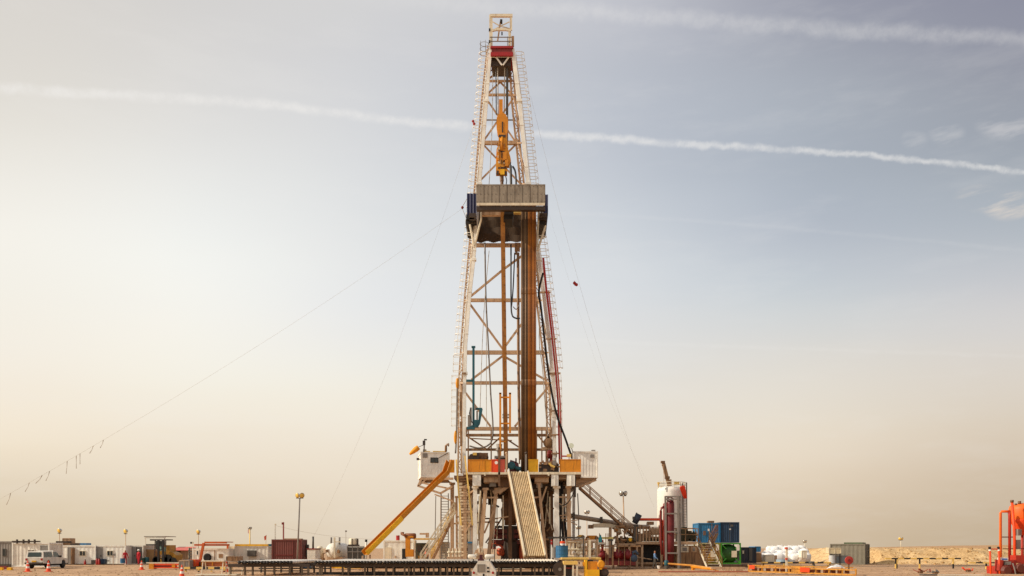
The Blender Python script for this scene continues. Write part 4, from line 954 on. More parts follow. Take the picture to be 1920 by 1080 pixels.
# things lying on the cabin roofs
def boxthing(nm, lb, cat, x0,x1,y0,y1,d,dep,mat,lid=None,group=None):
    T = thing(nm, lb, cat, (px((x0+x1)/2,d),d,pz(y1,d)), group); b = MB(); X0,X1,Z0,Z1 = px(x0,d),px(x1,d),pz(y1,d),pz(y0,d)
    c_ = min(X1-X0,Z1-Z0)*.07; b.prism([(X0+c_,Z0),(X1-c_,Z0),(X1,Z0+c_),(X1,Z1-c_),(X1-c_,Z1),(X0+c_,Z1),(X0,Z1-c_),(X0,Z0+c_)], d, d+dep); build('body', b, mat, T)
    f = MB(); w_ = (X1-X0)*.05
    for m in (.02,.5,.98): c0 = X0+(X1-X0)*m; f.box(c0-w_/2,c0+w_/2,d-.03,d-.005,Z0+c_,Z1-c_)
    f.box(X0+c_,X1-c_,d-.045,d-.032,Z1-(Z1-Z0)*.12,Z1-c_*.5); build('frame', f, lid or mat, T); return T
boxthing('cardboard_bale','brown cardboard bale stacked on the cream cabin roof','bale',117,132,1009,1018.5,106,1.2,plank)
boxthing('cardboard_bale','flat brown cardboard stack on the roof under the amber lamp','bale',98,141,1018,1022.4,105.5,1.2,M('tan_board','#a8805c',.8))
boxthing('roof_plate','dark sheet lying on the roof at the foot of the amber lamp post','sheet',105,126,1014.5,1018,105.2,1.0,dark)
boxthing('folded_tarpaulin','light blue folded tarpaulin on the cream cabin roof','tarpaulin',150,162,1018.3,1021.8,105,1.2,lblue)
boxthing('scrap_pile','low dark scrap on the cream cabin roof beside the blue tarpaulin','scrap',132,150,1018.8,1021.8,105.2,1.0,dark)
# amber lamp posts
def lamp_post(label, x, yt, d, s=1.0, heads=1, mat=lampy, yb=None, lean=0, pole=None, grp=None, w_=.055):
    T = thing('lamp_post', label, 'lamp post', (px(x-lean,d),d,0), grp); top = pz(yt,d)
    zb = 0 if yb is None else pz(yb,d)
    b = MB(); b.cyl((px(x-lean,d),d,zb),(px(x,d),d,top-.35*s),w_,w_*.8,8); build('pole', b, pole or tan, T, True)
    for i in range(heads):
        ox = 0 if heads == 1 else (-.34+.68*i/(heads-1))*s*.85
        yaw = -.5 if heads == 1 else (-.6+1.2*i/(heads-1)); c = Vector((px(x,d)+ox,d-.05,top))
        dirv = Vector((math.sin(yaw)*.9,-.8,-.25)).normalized(); q = dirv.to_track_quat('Z','Y').to_matrix()
        h = MB(); h.lathe((0,0,0),[(.08*s,-.42*s),(.2*s,-.3*s),(.36*s,.0),(.38*s,.06*s),(.05*s,.02*s)],14); h.v = [q@v+c for v in h.v]
        hd = build('lamp_head', h, chrome if mat is lampy else dgrey, T, True)
        h = MB(); h.lathe((0,0,0),[(.02,.15*s),(.30*s,.10*s),(.33*s,.06*s),(.02,.05*s)],14); h.v = [q@v+c for v in h.v]; build('lens', h, mat, hd, True)
    b = MB(); b.box(px(x,d)-.25*s*heads,px(x,d)+.25*s*heads,d-.05,d+.05,top-.42*s,top-.34*s); build('bracket', b, dark, T); return T
LG = 'amber floodlight posts behind the cabins'
lamp_post('amber floodlight post rising behind the cabin with the brown cardboard bale', 111.5, 995, 108, .9)
lamp_post('amber floodlight post at the corner between cream and white cabins', 235.5, 996, 106.5, .85)
lamp_post('amber floodlight post behind the white box with the tyre', 372, 997, 112, .85)
lamp_post('tall floodlight post with twin amber heads by the red container', 562, 929, 94, .8, heads=2, lean=5, w_=.10, pole=grey)
T = lamp_post('short lamp post with small grey twin heads above the yellow roofed cabin', 468.5, 990, 108, .42, heads=2, mat=chrome, w_=.09, pole=yelp)
b = MB(); b.box(px(465,108),px(466,108),108,108.05,pz(1000,108),pz(993,108)); build('flag', b, pink, T)
# parked pickup ------------------------------------------------------------
def wheel(T, x, y, r=.39, w_=.25, wm=None):
    b = MB(); b.lathe((x,y,r),[(r*.62,-w_/2),(r*.93,-w_/2),(r,-w_*.35),(r,w_*.35),(r*.93,w_/2),(r*.62,w_/2)],20,'y'); ty = build('wheel', b, tyre, T, True)
    m = MB(); m.lathe((x,y,r),[(.05,-w_/2-.0),(r*.30,-w_/2+.02),(r*.55,-w_/2+.05),(r*.63,-w_/2-.01),(r*.63,w_/2+.01),(.05,w_/2)],16,'y'); build('rim', m, wm or chrome, ty, True)
def pickup(label):
    T = thing('pickup_truck', label, 'pickup truck'); P_ = white; L = 5.1; W = 1.75
    # x forward, y to the left; side profile swept across
    low = [(-2.55,.55),(-2.55,1.05),(-.5,1.08),(1.05,1.08),(2.35,.98),(2.52,.85),(2.55,.5),(2.05,.5),(1.95,.78),(1.65,.88),(1.3,.78),(1.2,.45),(-1.1,.45),(-1.2,.78),(-1.5,.88),(-1.8,.78),(-1.9,.5)]
    b = MB(); b.prism(low, -W/2, W/2); build('body', b, P_, T)
    cabp = [(-.55,1.08),(1.05,1.08),(.45,1.70),(.25,1.76),(-.25,1.76),(-.45,1.70)]
    b = MB(); n = len(cabp); ins = .12
    vs = [(x, -W/2+(.02 if z < 1.2 else ins), z) for x,z in cabp]+[(x, W/2-(.02 if z < 1.2 else ins), z) for x,z in cabp]
    b.add(vs,[tuple(range(n)),tuple(range(2*n-1,n-1,-1))]+[(i,i+n,(i+1)%n+n,(i+1)%n) for i in range(n)]); build('cab', b, P_, T)
    can = [(-2.5,1.06),(-.58,1.06),(-.62,1.72),(-2.35,1.70)]
    b = MB(); n = 4; vs = [(x,-W/2+(.03 if z < 1.2 else .12),z) for x,z in can]+[(x,W/2-(.03 if z < 1.2 else .12),z) for x,z in can]
    b.add(vs,[tuple(range(n)),tuple(range(2*n-1,n-1,-1))]+[(i,i+n,(i+1)%n+n,(i+1)%n) for i in range(n)]); build('canopy', b, P_, T)
    def sideglass(pts, s_):
        g_ = MB(); vs = []
        for x,z in pts: vs.append((x, s_*(W/2-.03-(z-1.12)*.155+.022), z))
        g_.add(vs,[tuple(range(len(pts)))]); vs2 = [(v[0],v[1]-s_*.02,v[2]) for v in vs]; g_.add(vs2,[tuple(range(len(pts)))]); return build('window', g_, M('car_glass','#3c4a44',.8,rough=.1), T)
    for s_ in (-1,1):
        sideglass([(.38,1.14),(.88,1.14),(.42,1.60),(.30,1.62)], s_); sideglass([(-.42,1.14),(.3,1.14),(.22,1.64),(-.36,1.64)], s_); sideglass([(-2.3,1.14),(-1.55,1.14),(-1.55,1.62),(-2.22,1.62)], s_); sideglass([(-1.48,1.14),(-.68,1.14),(-.68,1.62),(-1.48,1.62)], s_)
    g_ = MB(); g_.add([(1.0,-.7,1.13),(1.0,.7,1.13),(.47,.62,1.67),(.47,-.62,1.67)],[(0,1,2,3)]); g_.v = [v+Vector((.03,0,.02)) for v in g_.v]; build('windscreen', g_, M('car_glass','#3c4a44'), T)
    g_ = MB(); g_.add([(-2.49,-.65,1.16),(-2.49,.65,1.16),(-2.40,.62,1.6),(-2.40,-.62,1.6)],[(0,1,2,3)]); build('rear_window', g_, M('car_glass','#3c4a44'), T)
    for x in (-1.5,1.6):
        for y in (-W/2+.1,W/2-.1): wheel(T,x,y)
    for s_ in (-1,1):
        b = MB(); b.box(-2.58,-2.5,s_*.72-.09,s_*.72+.09,.82,1.02); build('tail_light', b, red, T)
        b = MB(); b.box(2.44,2.53,s_*.62-.16,s_*.62+.16,.78,.92); build('headlight', b, chrome, T)
        b = MB(); b.box(.75,.95,s_*.9-.1,s_*.9+.1,1.1,1.28); build('mirror', b, dark, T)
    b = MB(); b.box(-2.68,-2.54,-.85,.85,.45,.62); build('bumper', b, dark, T); b = MB(); b.box(2.5,2.64,-.85,.85,.42,.62); build('bumper', b, dark, T)
    b = MB(); b.box(-2.6,-2.555,-.22,.22,.66,.80); build('number_plate', b, yelb, T); b = MB(); b.box(-1.1,1.2,-.7,.7,.28,.46); build('chassis', b, black, T); return T
pk = pickup('white pickup truck with canopy parked before the left cabins')
pk.location = (px(83,85), 85.5, 0); pk.rotation_euler.z = R(93)
# cones
def cone():
    T = thing('traffic_cone','x','traffic cone'); b = MB(); b.box(-.19,.19,-.19,.19,0,.04); b.lathe((0,0,.04),[(.155,0),(.12,.2)],14); b.lathe((0,0,.04),[(.098,.34),(.072,.48)],14); b.lathe((0,0,.04),[(.06,.56),(.03,.72)],14); build('body', b, conem, T)
    b = MB(); b.lathe((0,0,.04),[(.12,.2),(.098,.34)],14); b.lathe((0,0,.04),[(.072,.48),(.06,.56)],14); build('reflective_band', b, conew, T); return T
c0 = cone(); CG = 'orange traffic cones on the gravel'
for i,(x,yb_,lb) in enumerate(((52,1072,'orange white cone at the rear corner of the pickup'),(91,1072,'orange white cone beside the middle of the pickup'),(265.5,1068.5,'orange cone standing alone on gravel in front of the two red clad people'),(341,1083,'orange white cone nearest the camera in front of the grey box'),(424,1072,'orange white cone behind the left wooden trestles'))):
    o = c0 if i == 0 else dup(c0); dd = gd(yb_); o.location = (px(x,dd),dd,0); o.scale = (1.25,)*3 if i < 2 else (1.15,)*3; tag(o, lb, 'traffic cone', CG)
# people --------------------------------------------------------------------
def person(label, coat, helmet=None, armL=(.20,-.05,-.55), armR=(.20,-.05,-.55), step=.12, pants=None, lean=0.0):
    T = thing('person', label, 'person'); bm_v = []; ed = []; rad = []
    def v(x,y,z,r): bm_v.append((x,y-lean*z*.2,z)); rad.append(r); return len(bm_v)-1
    def e(a,c): ed.append((a,c)); return c
    pel = v(0,0,.95,.145); wst = e(pel, v(0,0,1.10,.135)); ch = e(wst, v(0,-.01,1.30,.165)); sh = e(ch, v(0,0,1.42,.12)); nk = e(sh, v(0,0,1.50,.06)); hd0 = e(nk, v(0,-.01,1.58,.085)); hd1 = e(hd0, v(0,-.015,1.68,.095)); e(hd1, v(0,0,1.76,.06))
    for s_,am in ((-1,armL),(1,armR)):
        s0 = e(sh, v(s_*.19,0,1.40,.075)); x1,y1,z1 = s_*.25,am[1]*.4+.02,1.40-.28; el = e(s0, v(x1,y1,z1,.058)); wr = e(el, v(s_*am[0]*1.15,am[1],1.40+am[2],.042)); pl = e(wr, v(s_*am[0]*1.18,am[1]-.015,1.40+am[2]-.08,.036))
        for q in range(4): f1 = e(pl, v(s_*am[0]*1.18+(q-1.5)*.006,am[1]-.05+q*.022,1.40+am[2]-.13-(.02 if q in (1,2) else 0),.010)); e(f1, v(s_*am[0]*1.16+(q-1.5)*.006,am[1]-.06+q*.022,1.40+am[2]-.165-(.02 if q in (1,2) else 0),.009))
        e(wr, v(s_*am[0]*1.10,am[1]-.055,1.40+am[2]-.07,.011))
        hp = e(pel, v(s_*.09,0,.88,.10)); kn = e(hp, v(s_*.11,-s_*step*.5-.02,.50,.068)); an = e(kn, v(s_*.12,-s_*step,.09,.048)); e(an, v(s_*.13,-s_*step-.15,.05,.042))
    me = bpy.data.meshes.new('body'); me.from_pydata(bm_v, ed, []); o = bpy.data.objects.new('body', me); COL.objects.link(o); o.parent = T
    o.modifiers.new('skin','SKIN'); o.modifiers.new('sub','SUBSURF').levels = 1; o.modifiers['sub'].render_levels = 1
    for i, r_ in enumerate(rad): me.skin_vertices[0].data[i].radius = (r_, r_)
    me.skin_vertices[0].data[0].use_root = True
    # coverall and bare skin told apart by height on the body in its own material
    m = bpy.data.materials.new('body_'+coat.name); m.use_nodes = True; q = NT(m.node_tree); tc = q.n('ShaderNodeTexCoord').outputs['Object']; s3 = q.n('ShaderNodeSeparateXYZ'); q.put(s3.inputs[0], tc)
    low = q.m('LESS_THAN', s3.outputs[2], .10); hi = q.m('GREATER_THAN', s3.outputs[2], 1.50)
    cc = coat['lin'] if 'lin' in coat else (.3,.02,.02)
    col_ = q.mix(hi, q.mix(low, (*cc,1), (.02,.018,.016,1)), (*lin('#a8765a'),1))
    if pants: col_ = q.mix(q.m('MULTIPLY', q.m('LESS_THAN', s3.outputs[2], .98), q.m('GREATER_THAN', s3.outputs[2], .10)), col_, (*lin(pants),1))
    bs = m.node_tree.nodes['Principled BSDF']; q.put(bs.inputs['Base Color'], col_); bs.inputs['Roughness'].default_value = .85; me.materials.append(m)
    if helmet:
        b = MB(); b.lathe((0,-.01,1.70),[(.15,-.02),(.13,.0),(.12,.06),(.08,.12),(.02,.14)],12); b.box(-.09,.09,-.2,-.1,1.685,1.70); build('helmet', b, helmet, T, True)
    b = MB(); b.box(-.045,-.02,-.112,-.10,1.665,1.675); b.box(.02,.045,-.112,-.10,1.665,1.675); b.box(-.03,.03,-.105,-.095,1.61,1.617); b.prismx([(-.10,1.655),(-.125,1.635),(-.10,1.63)],-.012,.012); build('face', b, skinm if False else dark, T)
    b = MB(); b.box(-.165,.165,-.15,.15,1.02,1.06) if False else b.lathe((0,0,0),[(.150,1.02),(.152,1.05)],12); build('belt', b, black, T); return T
cloth_red['lin'] = [x*.9 for x in lin('#c41e2c')]; cloth_blue['lin'] = [x*.9 for x in lin('#7ba0cc')]
p1 = person('person in red coverall standing at the white cabin corner under the amber lamp', cloth_red, None, armR=(.30,-.18,-.45)); p1.location = (px(241,104.5), 103.6, 0); p1.rotation_euler.z = R(20)
p2 = person('person in dark red coverall and white helmet beside the grey double doors', cloth_red, conew, step=.05); p2.location = (px(262,104.5), 104.2, 0); p2.rotation_euler.z = R(-25); p2.scale = (1.03,)*3
# small things along the cabins
def drum(nm, lb, x, yt, yb_, d, r, mat, cat='drum', group=None):
    T = thing(nm, lb, cat, (px(x,d),d,pz(yb_,d)), group); c = Vector((px(x,d),d,0)); z0,z1 = pz(yb_,d),pz(yt,d); h = z1-z0
    b = MB(); b.lathe(c,[(r,z0),(r,z0+h*.3),(r*1.05,z0+h*.32),(r,z0+h*.34),(r,z0+h*.64),(r*1.05,z0+h*.66),(r,z0+h*.68),(r,z1-.02),(r*1.04,z1-.02),(r*1.04,z1)],18); build('body', b, mat, T); b = MB(); b.lathe(c+Vector((r*.4,0,0)),[(.04,z1),(.04,z1+.03)],8); build('bung', b, dark, T); return T
def extinguisher(lb, x, yt, yb_, d):
    T = thing('fire_extinguisher', lb, 'fire extinguisher', (px(x,d),d,0)); c = Vector((px(x,d),d,0)); z0,z1 = 0,pz(yt,d); b = MB(); b.lathe(c,[(.12,z0+.02),(.14,z0+.08),(.14,z1-.25),(.06,z1-.13),(.04,z1-.08)],12); build('cylinder', b, red, T, True); b = MB(); b.box(c.x-.05,c.x+.1,d-.03,d+.03,z1-.08,z1); b.tube([c+Vector((.05,-.05,z1-.05)),c+Vector((.16,-.05,z1-.25)),c+Vector((.15,-.05,.25))],.02,5); build('valve', b, black, T)
extinguisher('single red extinguisher beside the open door of the cream cabin', 159.5, 1049, 1057, 103)
extinguisher('large red extinguisher on the left of the pair at the cabin door', 182, 1045.5, 1057, 102.6); extinguisher('large red extinguisher on the right of the pair at the cabin door', 186, 1046, 1057, 102.4)
boxthing('tool_chest','dark chest lying left of the red extinguishers by the cabin wall','chest',171,180,1050,1057,103,.6,dgrey); boxthing('tool_chest','dark blue chest lying right of the red extinguishers by the cabin wall','chest',188,196,1048,1057,103,.6,nblue)
drum('blue_drum','dark blue drum in front of the cream cabin beside the people',230,1047,1056,103,.28,blue)
boxthing('sign_board','low white sign board leaning on the cream cabin wall','sign',198,205,1049.5,1053,103.6,.04,white)
T = thing('sign_post','thin tan post with small blank plate before the barred window','sign post',(px(212,103),103,0)); b = MB(); b.bar((px(212,103),103,0),(px(212,103),103,pz(1041,103)),.07); build('post', b, tan, T); b = MB(); b.pbox(210.5,216.5,1038,1042,102.95,.03); build('plate', b, grey, T)
boxthing('plastic_bin','teal bin right of the person with white helmet','bin',271,276.5,1045,1054,104,.5,teal); boxthing('plastic_bin','dark green bin between the white cabin and the tan crate','bin',266.5,270.5,1046,1055,103.8,.5,M('bin_green','#1f4438',.8))
boxthing('plywood_crate','tan plywood crate left of the forklift','crate',269,289,1030,1054,107,2.0,M('plywood','#b98f5c',.85,dirt=.2))
# forklift ------------------------------------------------------------------
d = 106; T = thing('forklift', 'yellow forklift with tall black mast parked between crate and shed', 'forklift', (px(308,d),d,0))
b = MB(); 
for x in (296.5, 305.5): b.pbox(x-1.8,x+1.8,1013,1054,d-1.2,.2)
for y in (1014,1030,1046): b.pbox(297,305,y,y+2,d-1.15,.15)
build('mast', b, black, T)
b = MB(); b.pbox(288,314,1045,1054,d,2.6); b.pbox(308,318,1022,1046,d+.6,2.0); b.pbox(299,304,1033,1040,d-.9,.5); b.prism([(px(314,d),pz(1052,d)),(px(326,d),pz(1052,d)),(px(328,d),pz(1041,d)),(px(322,d),pz(1036,d)),(px(314,d),pz(1034,d))],d+.4,d+2.6); build('body', b, M('forklift_yellow','#c08a28',.9,dirt=.3,dcol='#5a4020'), T)
b = MB(); 
for x in (290,310): b.bar(A(x,1044,d),A(x+1,1012,d),.09); b.bar(A(x,1044,d+1.6),A(x+1,1012,d+1.6),.09)
b.pbox(281,311,1011,1013,d-.2,2.2); build('cab_frame', b, dark, T); b = MB(); b.pbox(292,309,1014,1030,d+1.4,.04); build('window', b, glass, T)
b = MB(); b.pbox(308,311.5,1026,1034,d-.02,.04); b.pbox(299,302.5,1025,1036,d-.02,.04); build('side_window', b, M('green_glass','#8fb0a0',.9,rough=.15), T)
for x,r_ in ((293,.5),(312,.62),(323,.42)):
    w_ = MB(); c = (px(x,d),d+.2,r_); w_.lathe(c,[(r_*.6,-.2),(r_,-.2),(r_,.2),(r_*.6,.2)],18,'y'); wo = build('wheel', w_, tyre, T); m = MB(); m.lathe(c,[(.06,-.18),(r_*.6,-.16),(r_*.6,.16),(.06,.18)],14,'y'); build('rim', m, tand, wo)
for x in (297.5,304.5): f_ = MB(); f_.box(px(x,d)-.08,px(x,d)+.08,d-2.4,d-1.2,.08,.16); build('fork', f_, dark, T)
b = MB(); b.pbox(281,289.5,1013,1013.8,d+2.4,.5) ; build('roof_light', b, grey, T)
# shade roof on posts, shed with red roof
T = thing('shade_canopy','open pale frame canopy standing behind the forklift','canopy',(px(290,112),112,0)); b = MB()
for x in (272.5,308.5):
    for dd in (112,115): b.bar(A(x,1054,dd),A(x,1007,dd),.12)
b.bar(A(271,1007.5,112),A(310,1007.5,112),.2,.25); b.bar(A(271,1007.5,115),A(310,1007.5,115),.2,.25); build('frame', b, white, T); b = MB(); b.box(px(271,112),px(311,112),111.8,115.4,pz(1006.4,112),pz(1005.2,112)); build('roof', b, grey, T); b = MB(); b.pbox(273,292,1020,1028,114,.5); build('rear_panel', b, dgrey, T)
d = 110; T = thing('tool_shed','low tan shed with pinkish red roof and dark doorway','shed',(px(340,d),d,0)); b = MB(); b.pbox(322,353,1031,1054,d,3); build('wall', b, tan, T); b = MB(); x0,x1 = px(318,d),px(354.5,d); b.add([(x0,d-.4,pz(1031.5,d)),(x1,d-.4,pz(1031.5,d)),(x1,d+3.2,pz(1025,d)),(x0,d+3.2,pz(1025,d)),(x0,d-.4,pz(1032.6,d)),(x1,d-.4,pz(1032.6,d))],[(0,1,2,3),(0,4,5,1)]); build('roof', b, pink, T); b = MB(); b.pbox(330,338.5,1033.5,1052,d-.03,.06); build('door', b, black, T); b = MB(); b.pbox(353,355,1027,1046,d-.2,.15); build('post', b, cream, T)
# white box with tyre under the orange frame
d = 98; T = camp('equipment_shelter','low white equipment shelter with a round tyre hung on its wall','shelter',362,428,d,1.95,whitec2,dep=3,pitch=.6,cd=.01)
k = u(d); b = MB(); c = (27.5*k,-.14,.95); b.lathe(c,[(.26,-.08),(.42,-.1),(.47,0),(.42,.1),(.26,.08)],20,'y'); build('tyre', b, tyre, T, True); winbox(T, 6*k,11*k,1.2,1.75,bars=0,fm=whitec2)
b = MB(); b.box(40*k,41*k,-.05,.02,.2,1.9); b.box(48*k,56*k,-.04,0,.9,1.35); build('hatch', b, tand, T)
burnt = M('burnt_orange','#cc5c18',.95,dirt=.3,dcol='#7a3c18'); d = 97; T = thing('orange_gantry','orange steel gantry roof with slanting leg over the white shelter','gantry',(px(395,d),d,0)); b = MB(); b.pbox(383,424,1015.5,1019,d,.3); b.pbox(364,429,1020,1023.5,d+.1,.3); b.pbox(383,424,1015.5,1017,d+.3,2.5); build('beam', b, burnt, T); b = MB(); b.bar(A(382,1018,d),A(375,1053,d),.25); build('leg', b, burnt, T); b = MB(); b.bar(A(427,1020,d+3.5),A(427,1050,d+3.5),.2); build('leg', b, burnt, T)
T = thing('stacked_frame','dark stacked frame between the shed and the white shelter','frame',(px(358,103),103,0)); b = MB(); 
for y in range(1028,1054,5): b.pbox(354,361.5,y,y+2.2,103,1)
for x in (354.5,361): b.pbox(x-.6,x+.6,1027,1055,103.1,.2)
build('frame', b, dgrey, T)
T = thing('floodlight','small dark floodlight on the post left of the orange gantry','lamp',A(359,1018,100)); b = MB(); b.pbox(356.5,361,1016,1019.5,100,.3); build('lamp_head', b, dark, T); b = MB(); b.bar(A(361.5,1016,100),A(361.5,1055,100),.08); build('post', b, cream, T)
d = 100; T = camp('yellow_roof_cabin','white ribbed cabin with yellow roof edge and dark air conditioner','cabin',441,502,d,2.25,white,dep=3,pitch=.5)
k = u(d); b = MB(); b.box(0,61*k,-.12,.3,2.26,2.48); build('roof_edge', b, yelb, T); b = MB(); b.box(25*k,40*k,-.5,-.03,1.05,1.75); build('air_conditioner', b, dgrey, T); b = MB(); b.box(46*k,55*k,-.06,-.02,.4,.75); build('panel', b, grey, T)
T = camp('yellow_roof_cabin','plain cream box left of the yellow roofed cabin','cabin',428.5,441,100.5,2.25,cream,dep=3,pitch=.5,cd=.012); b = MB(); b.box(.3,.5,-.05,0,1.0,1.15); build('latch', b, dark, T)
T = thing('red_pennant','tiny red pennant on a stick above the yellow roofed cabin','flag',A(498,1020,102)); b = MB(); b.bar(A(498.5,1020,102),A(499.5,1003,102),.04); build('stick', b, tan, T); b = MB(); b.add([A(499.3,1003.5,101.95),A(495,1006,101.9),A(496,1013.5,102),A(498.8,1012,101.98)],[(0,1,2,3)]); build('cloth', b, pink, T)
# containers
d = 96; T = camp('shipping_container','dark red shipping container left of the tall amber lamp post','shipping container',510.5,565,d,3.0,lred,dep=2.4,pitch=.26); T.location.z = 0; T.scale.z = 1.0
k = u(d); b = MB(); b.box(54*k*.71,54*k*.72,-.06,.0,.1,2.9); b.box(.3,54*k*.7,-.05,.0,1.2,1.28); build('door_bar', b, dred, T)
b = MB(); b.box(20*k,46*k,.3,2.0,3.0,3.12); b.box(48*k,53*k,.2,1.2,3.0,3.1); build('roof_load', b, tan, T)
boxthing('shipping_container','teal container glimpsed between yellow roofed cabin and red container','shipping container',502.5,510,1020,1046,104,4,teal)
boxthing('control_box','dark grey control box on the right end of the red container','box',573.5,577.5,1021,1044,98,.6,dgrey)
T = thing('diesel_tank','white box tank with red lid and tall dark exhaust pipe','tank',(px(583,95),95,0)); b = MB(); b.pbox(576,591,1030.5,1048,95,2.5); build('body', b, white, T); b = MB(); b.pbox(575,591.5,1028,1030.5,94.95,2.6); build('lid', b, dred, T); b = MB(); b.cyl(A(587,1028,95.5),A(587,1006,95.5),.11,n=10); build('exhaust', b, dgrey, T, True)
T = thing('flag_mast','thin red mast behind the red container','mast',A(530.5,1012,104)); b = MB(); b.bar(A(531.5,1056,104),A(531.5,979,104),.14); build('pole', b, M('mast_red','#a04a44',.9), T); b = MB(); b.pbox(528,531,979.5,983.5,103.9,.3); build('lamp_head', b, dred, T)
T = thing('flag_mast','thin pale mast left of the red one behind the container','mast',A(516,1012,106)); b = MB(); b.bar(A(516,1056,106),A(516,983,106),.12); build('pole', b, white, T); b = MB(); b.pbox(514.8,517.2,982,984,105.9,.2); build('cap', b, cream, T)
T = thing('radio_mast','thin grey mast with small square head above the tank cube','mast',A(648,1040,112)); b = MB(); b.bar(A(648.5,1050,112),A(648.5,997,112),.045); build('pole', b, gwire, T); b = MB(); b.pbox(647,650,994.5,997.5,112,.2); build('head', b, grey, T)
T = thing('vent_stack','white vent stack with black cap right of the tank cube','vent',(px(686.5,104),104,0)); b = MB(); b.cyl(A(686.5,1054,104),A(686.5,1016,104),.12,n=10); build('pipe', b, white, T, True); b = MB(); b.cyl(A(686.5,1016,104),A(686.5,1011.5,104),.15,n=10); build('cap', b, black, T, True)
# separator tanks
d = 106; T = thing('horizontal_tank','white horizontal pressure tank with domed end and twin stacks','tank',(px(627,d),d,0)); c = Vector((px(627,d),d,pz(1034,d))); r_ = px(644,d)-px(627,d)
b = MB(); b.lathe(c,[(.05,-1.0),(r_*.45,-.9),(r_*.75,-.6),(r_*.93,-.25),(r_,.1),(r_,4.5),(r_*.6,4.9)],26,'y'); b.v = [Vector((c.x+(v.x-c.x),v.y,v.z)) for v in b.v]; build('shell', b, white, T, True)
for x,y0_,y1_,mt in ((621,1007.5,1020,grey),(636.5,1007.5,1022,grey)): b = MB(); b.cyl(A(x,y1_,d),A(x,y0_,d),.12,n=10); build('stack', b, mt, T, True)
b = MB(); b.pbox(625.5,628.5,1007.5,1046,d-1.3,.15); b.pbox(627,638,1015,1017,d-.5,.1); build('ladder', b, cream, T); b = MB(); b.pbox(613,642,1044,1054,d-.6,3); build('saddle', b, tan, T); b = MB(); b.lathe((px(637,d),d-.8,pz(1034,d)),[(.2,-.1),(.25,.05)],10,'y'); b.lathe((px(616,d),d-.9,pz(1033,d)),[(.15,-.1),(.2,.05)],10,'y'); build('manway', b, tand, T)
T = thing('vertical_tank','small white vertical tank left of the domed tank','tank',(px(600,d),d,0)); b = MB(); b.lathe((px(600,d),d,0),[(.42,.3),(.42,pz(1028,d)),(.3,pz(1025,d)),(.08,pz(1023.5,d))],16); build('shell', b, cream, T, True); b = MB(); b.tube([A(606,1050,d-.5),A(606,1038,d-.5),A(611,1036,d-.5)],.09,6); b.pbox(595,606,1046,1054,d-.5,1); build('pipework', b, tand, T)
T = thing('cube_tank','grey caged cube tank with white drum tank on top','tank',(px(667,104),104,0)); dd = 104
b = MB(); b.pbox(652,682,1026,1050,dd,1.8); build('body', b, dgrey, T)
b = MB()
for x in (651,661,671,682): b.pbox(x-.7,x+.7,1024,1054,dd-.1,.1)
for y in (1024,1034,1048): b.pbox(651,682,y,y+1.4,dd-.13,.12)
build('cage', b, grey, T)
b = MB(); b.lathe((px(661.5,dd),dd+.6,0),[(.58,pz(1022,dd)),(.6,pz(1021,dd)),(.6,pz(1011,dd)),(.45,pz(1009,dd))],18); build('drum', b, cream, T, True); b = MB(); b.pbox(652,671,1021,1024,dd,1.2); b.pbox(659,660.5,1010,1022,dd-.06,.1); b.pbox(669,671.5,1010,1024,dd+.1,.15); build('support', b, dark, T)
# low long orange beam pile, grey bin, barriers and trestles
d = 80; T = thing('orange_beam','long low orange steel beam lying on the gravel','beam',(px(305,d),d,0)); b = MB(); b.pbox(279,334,1057,1060,d,.6); b.pbox(279,334,1063,1065.5,d,.6); build('flange', b, orr, T); b = MB(); b.pbox(279,288,1057,1067,d-.05,.8); b.pbox(322,328,1058,1064,d-.04,.5); build('plate', b, orange, T); b = MB(); b.pbox(288,322,1060,1063,d+.1,.4); build('web', b, dred, T)
T = thing('white_plank','pale plank lying on top behind the orange beam','plank',(px(305,82),82,0)); b = MB(); b.pbox(274,336,1054.5,1056.5,82,.5); build('board', b, cream, T); b = MB(); b.pbox(280,283,1056.5,1066,82,.3); b.pbox(326,329,1056.5,1066,82,.3); build('block', b, tan, T)
boxthing('steel_skip','grey skip with orange side standing before the shelter','skip',335.5,355,1050,1066.5,78,2.0,grey,tan); boxthing('toolbox','orange tapered tool box right of the grey skip','box',355,366,1049,1062,79,1.5,orr,orange)
T = thing('compressor','dark compressor between the orange box and the gantry leg','compressor',(px(370,80),80,0)); b = MB(); b.prism([(px(x,80),pz(y,80)) for x,y in ((362,1066),(364,1058),(369,1053),(374,1054),(377,1066))],80,81.2); build('housing', b, black, T); b = MB(); b.pbox(366,373,1062,1066,79.8,.2); build('grille', b, dgrey, T)
boxthing('rusty_trough','rusty orange trough behind the white trestle','trough',377,420,1053,1062,80,1.2,M('rust_orange','#a8541c',.9,dirt=.3),orange); boxthing('wooden_pallet_box','tan box stacked under brown slabs by the left racks','box',429,446,1053,1064,78,1.5,tan); boxthing('slab_stack','stack of brown slabs on the tan box by the left racks','slab',424,446,1043,1052,78.2,1.5,tand,brown)
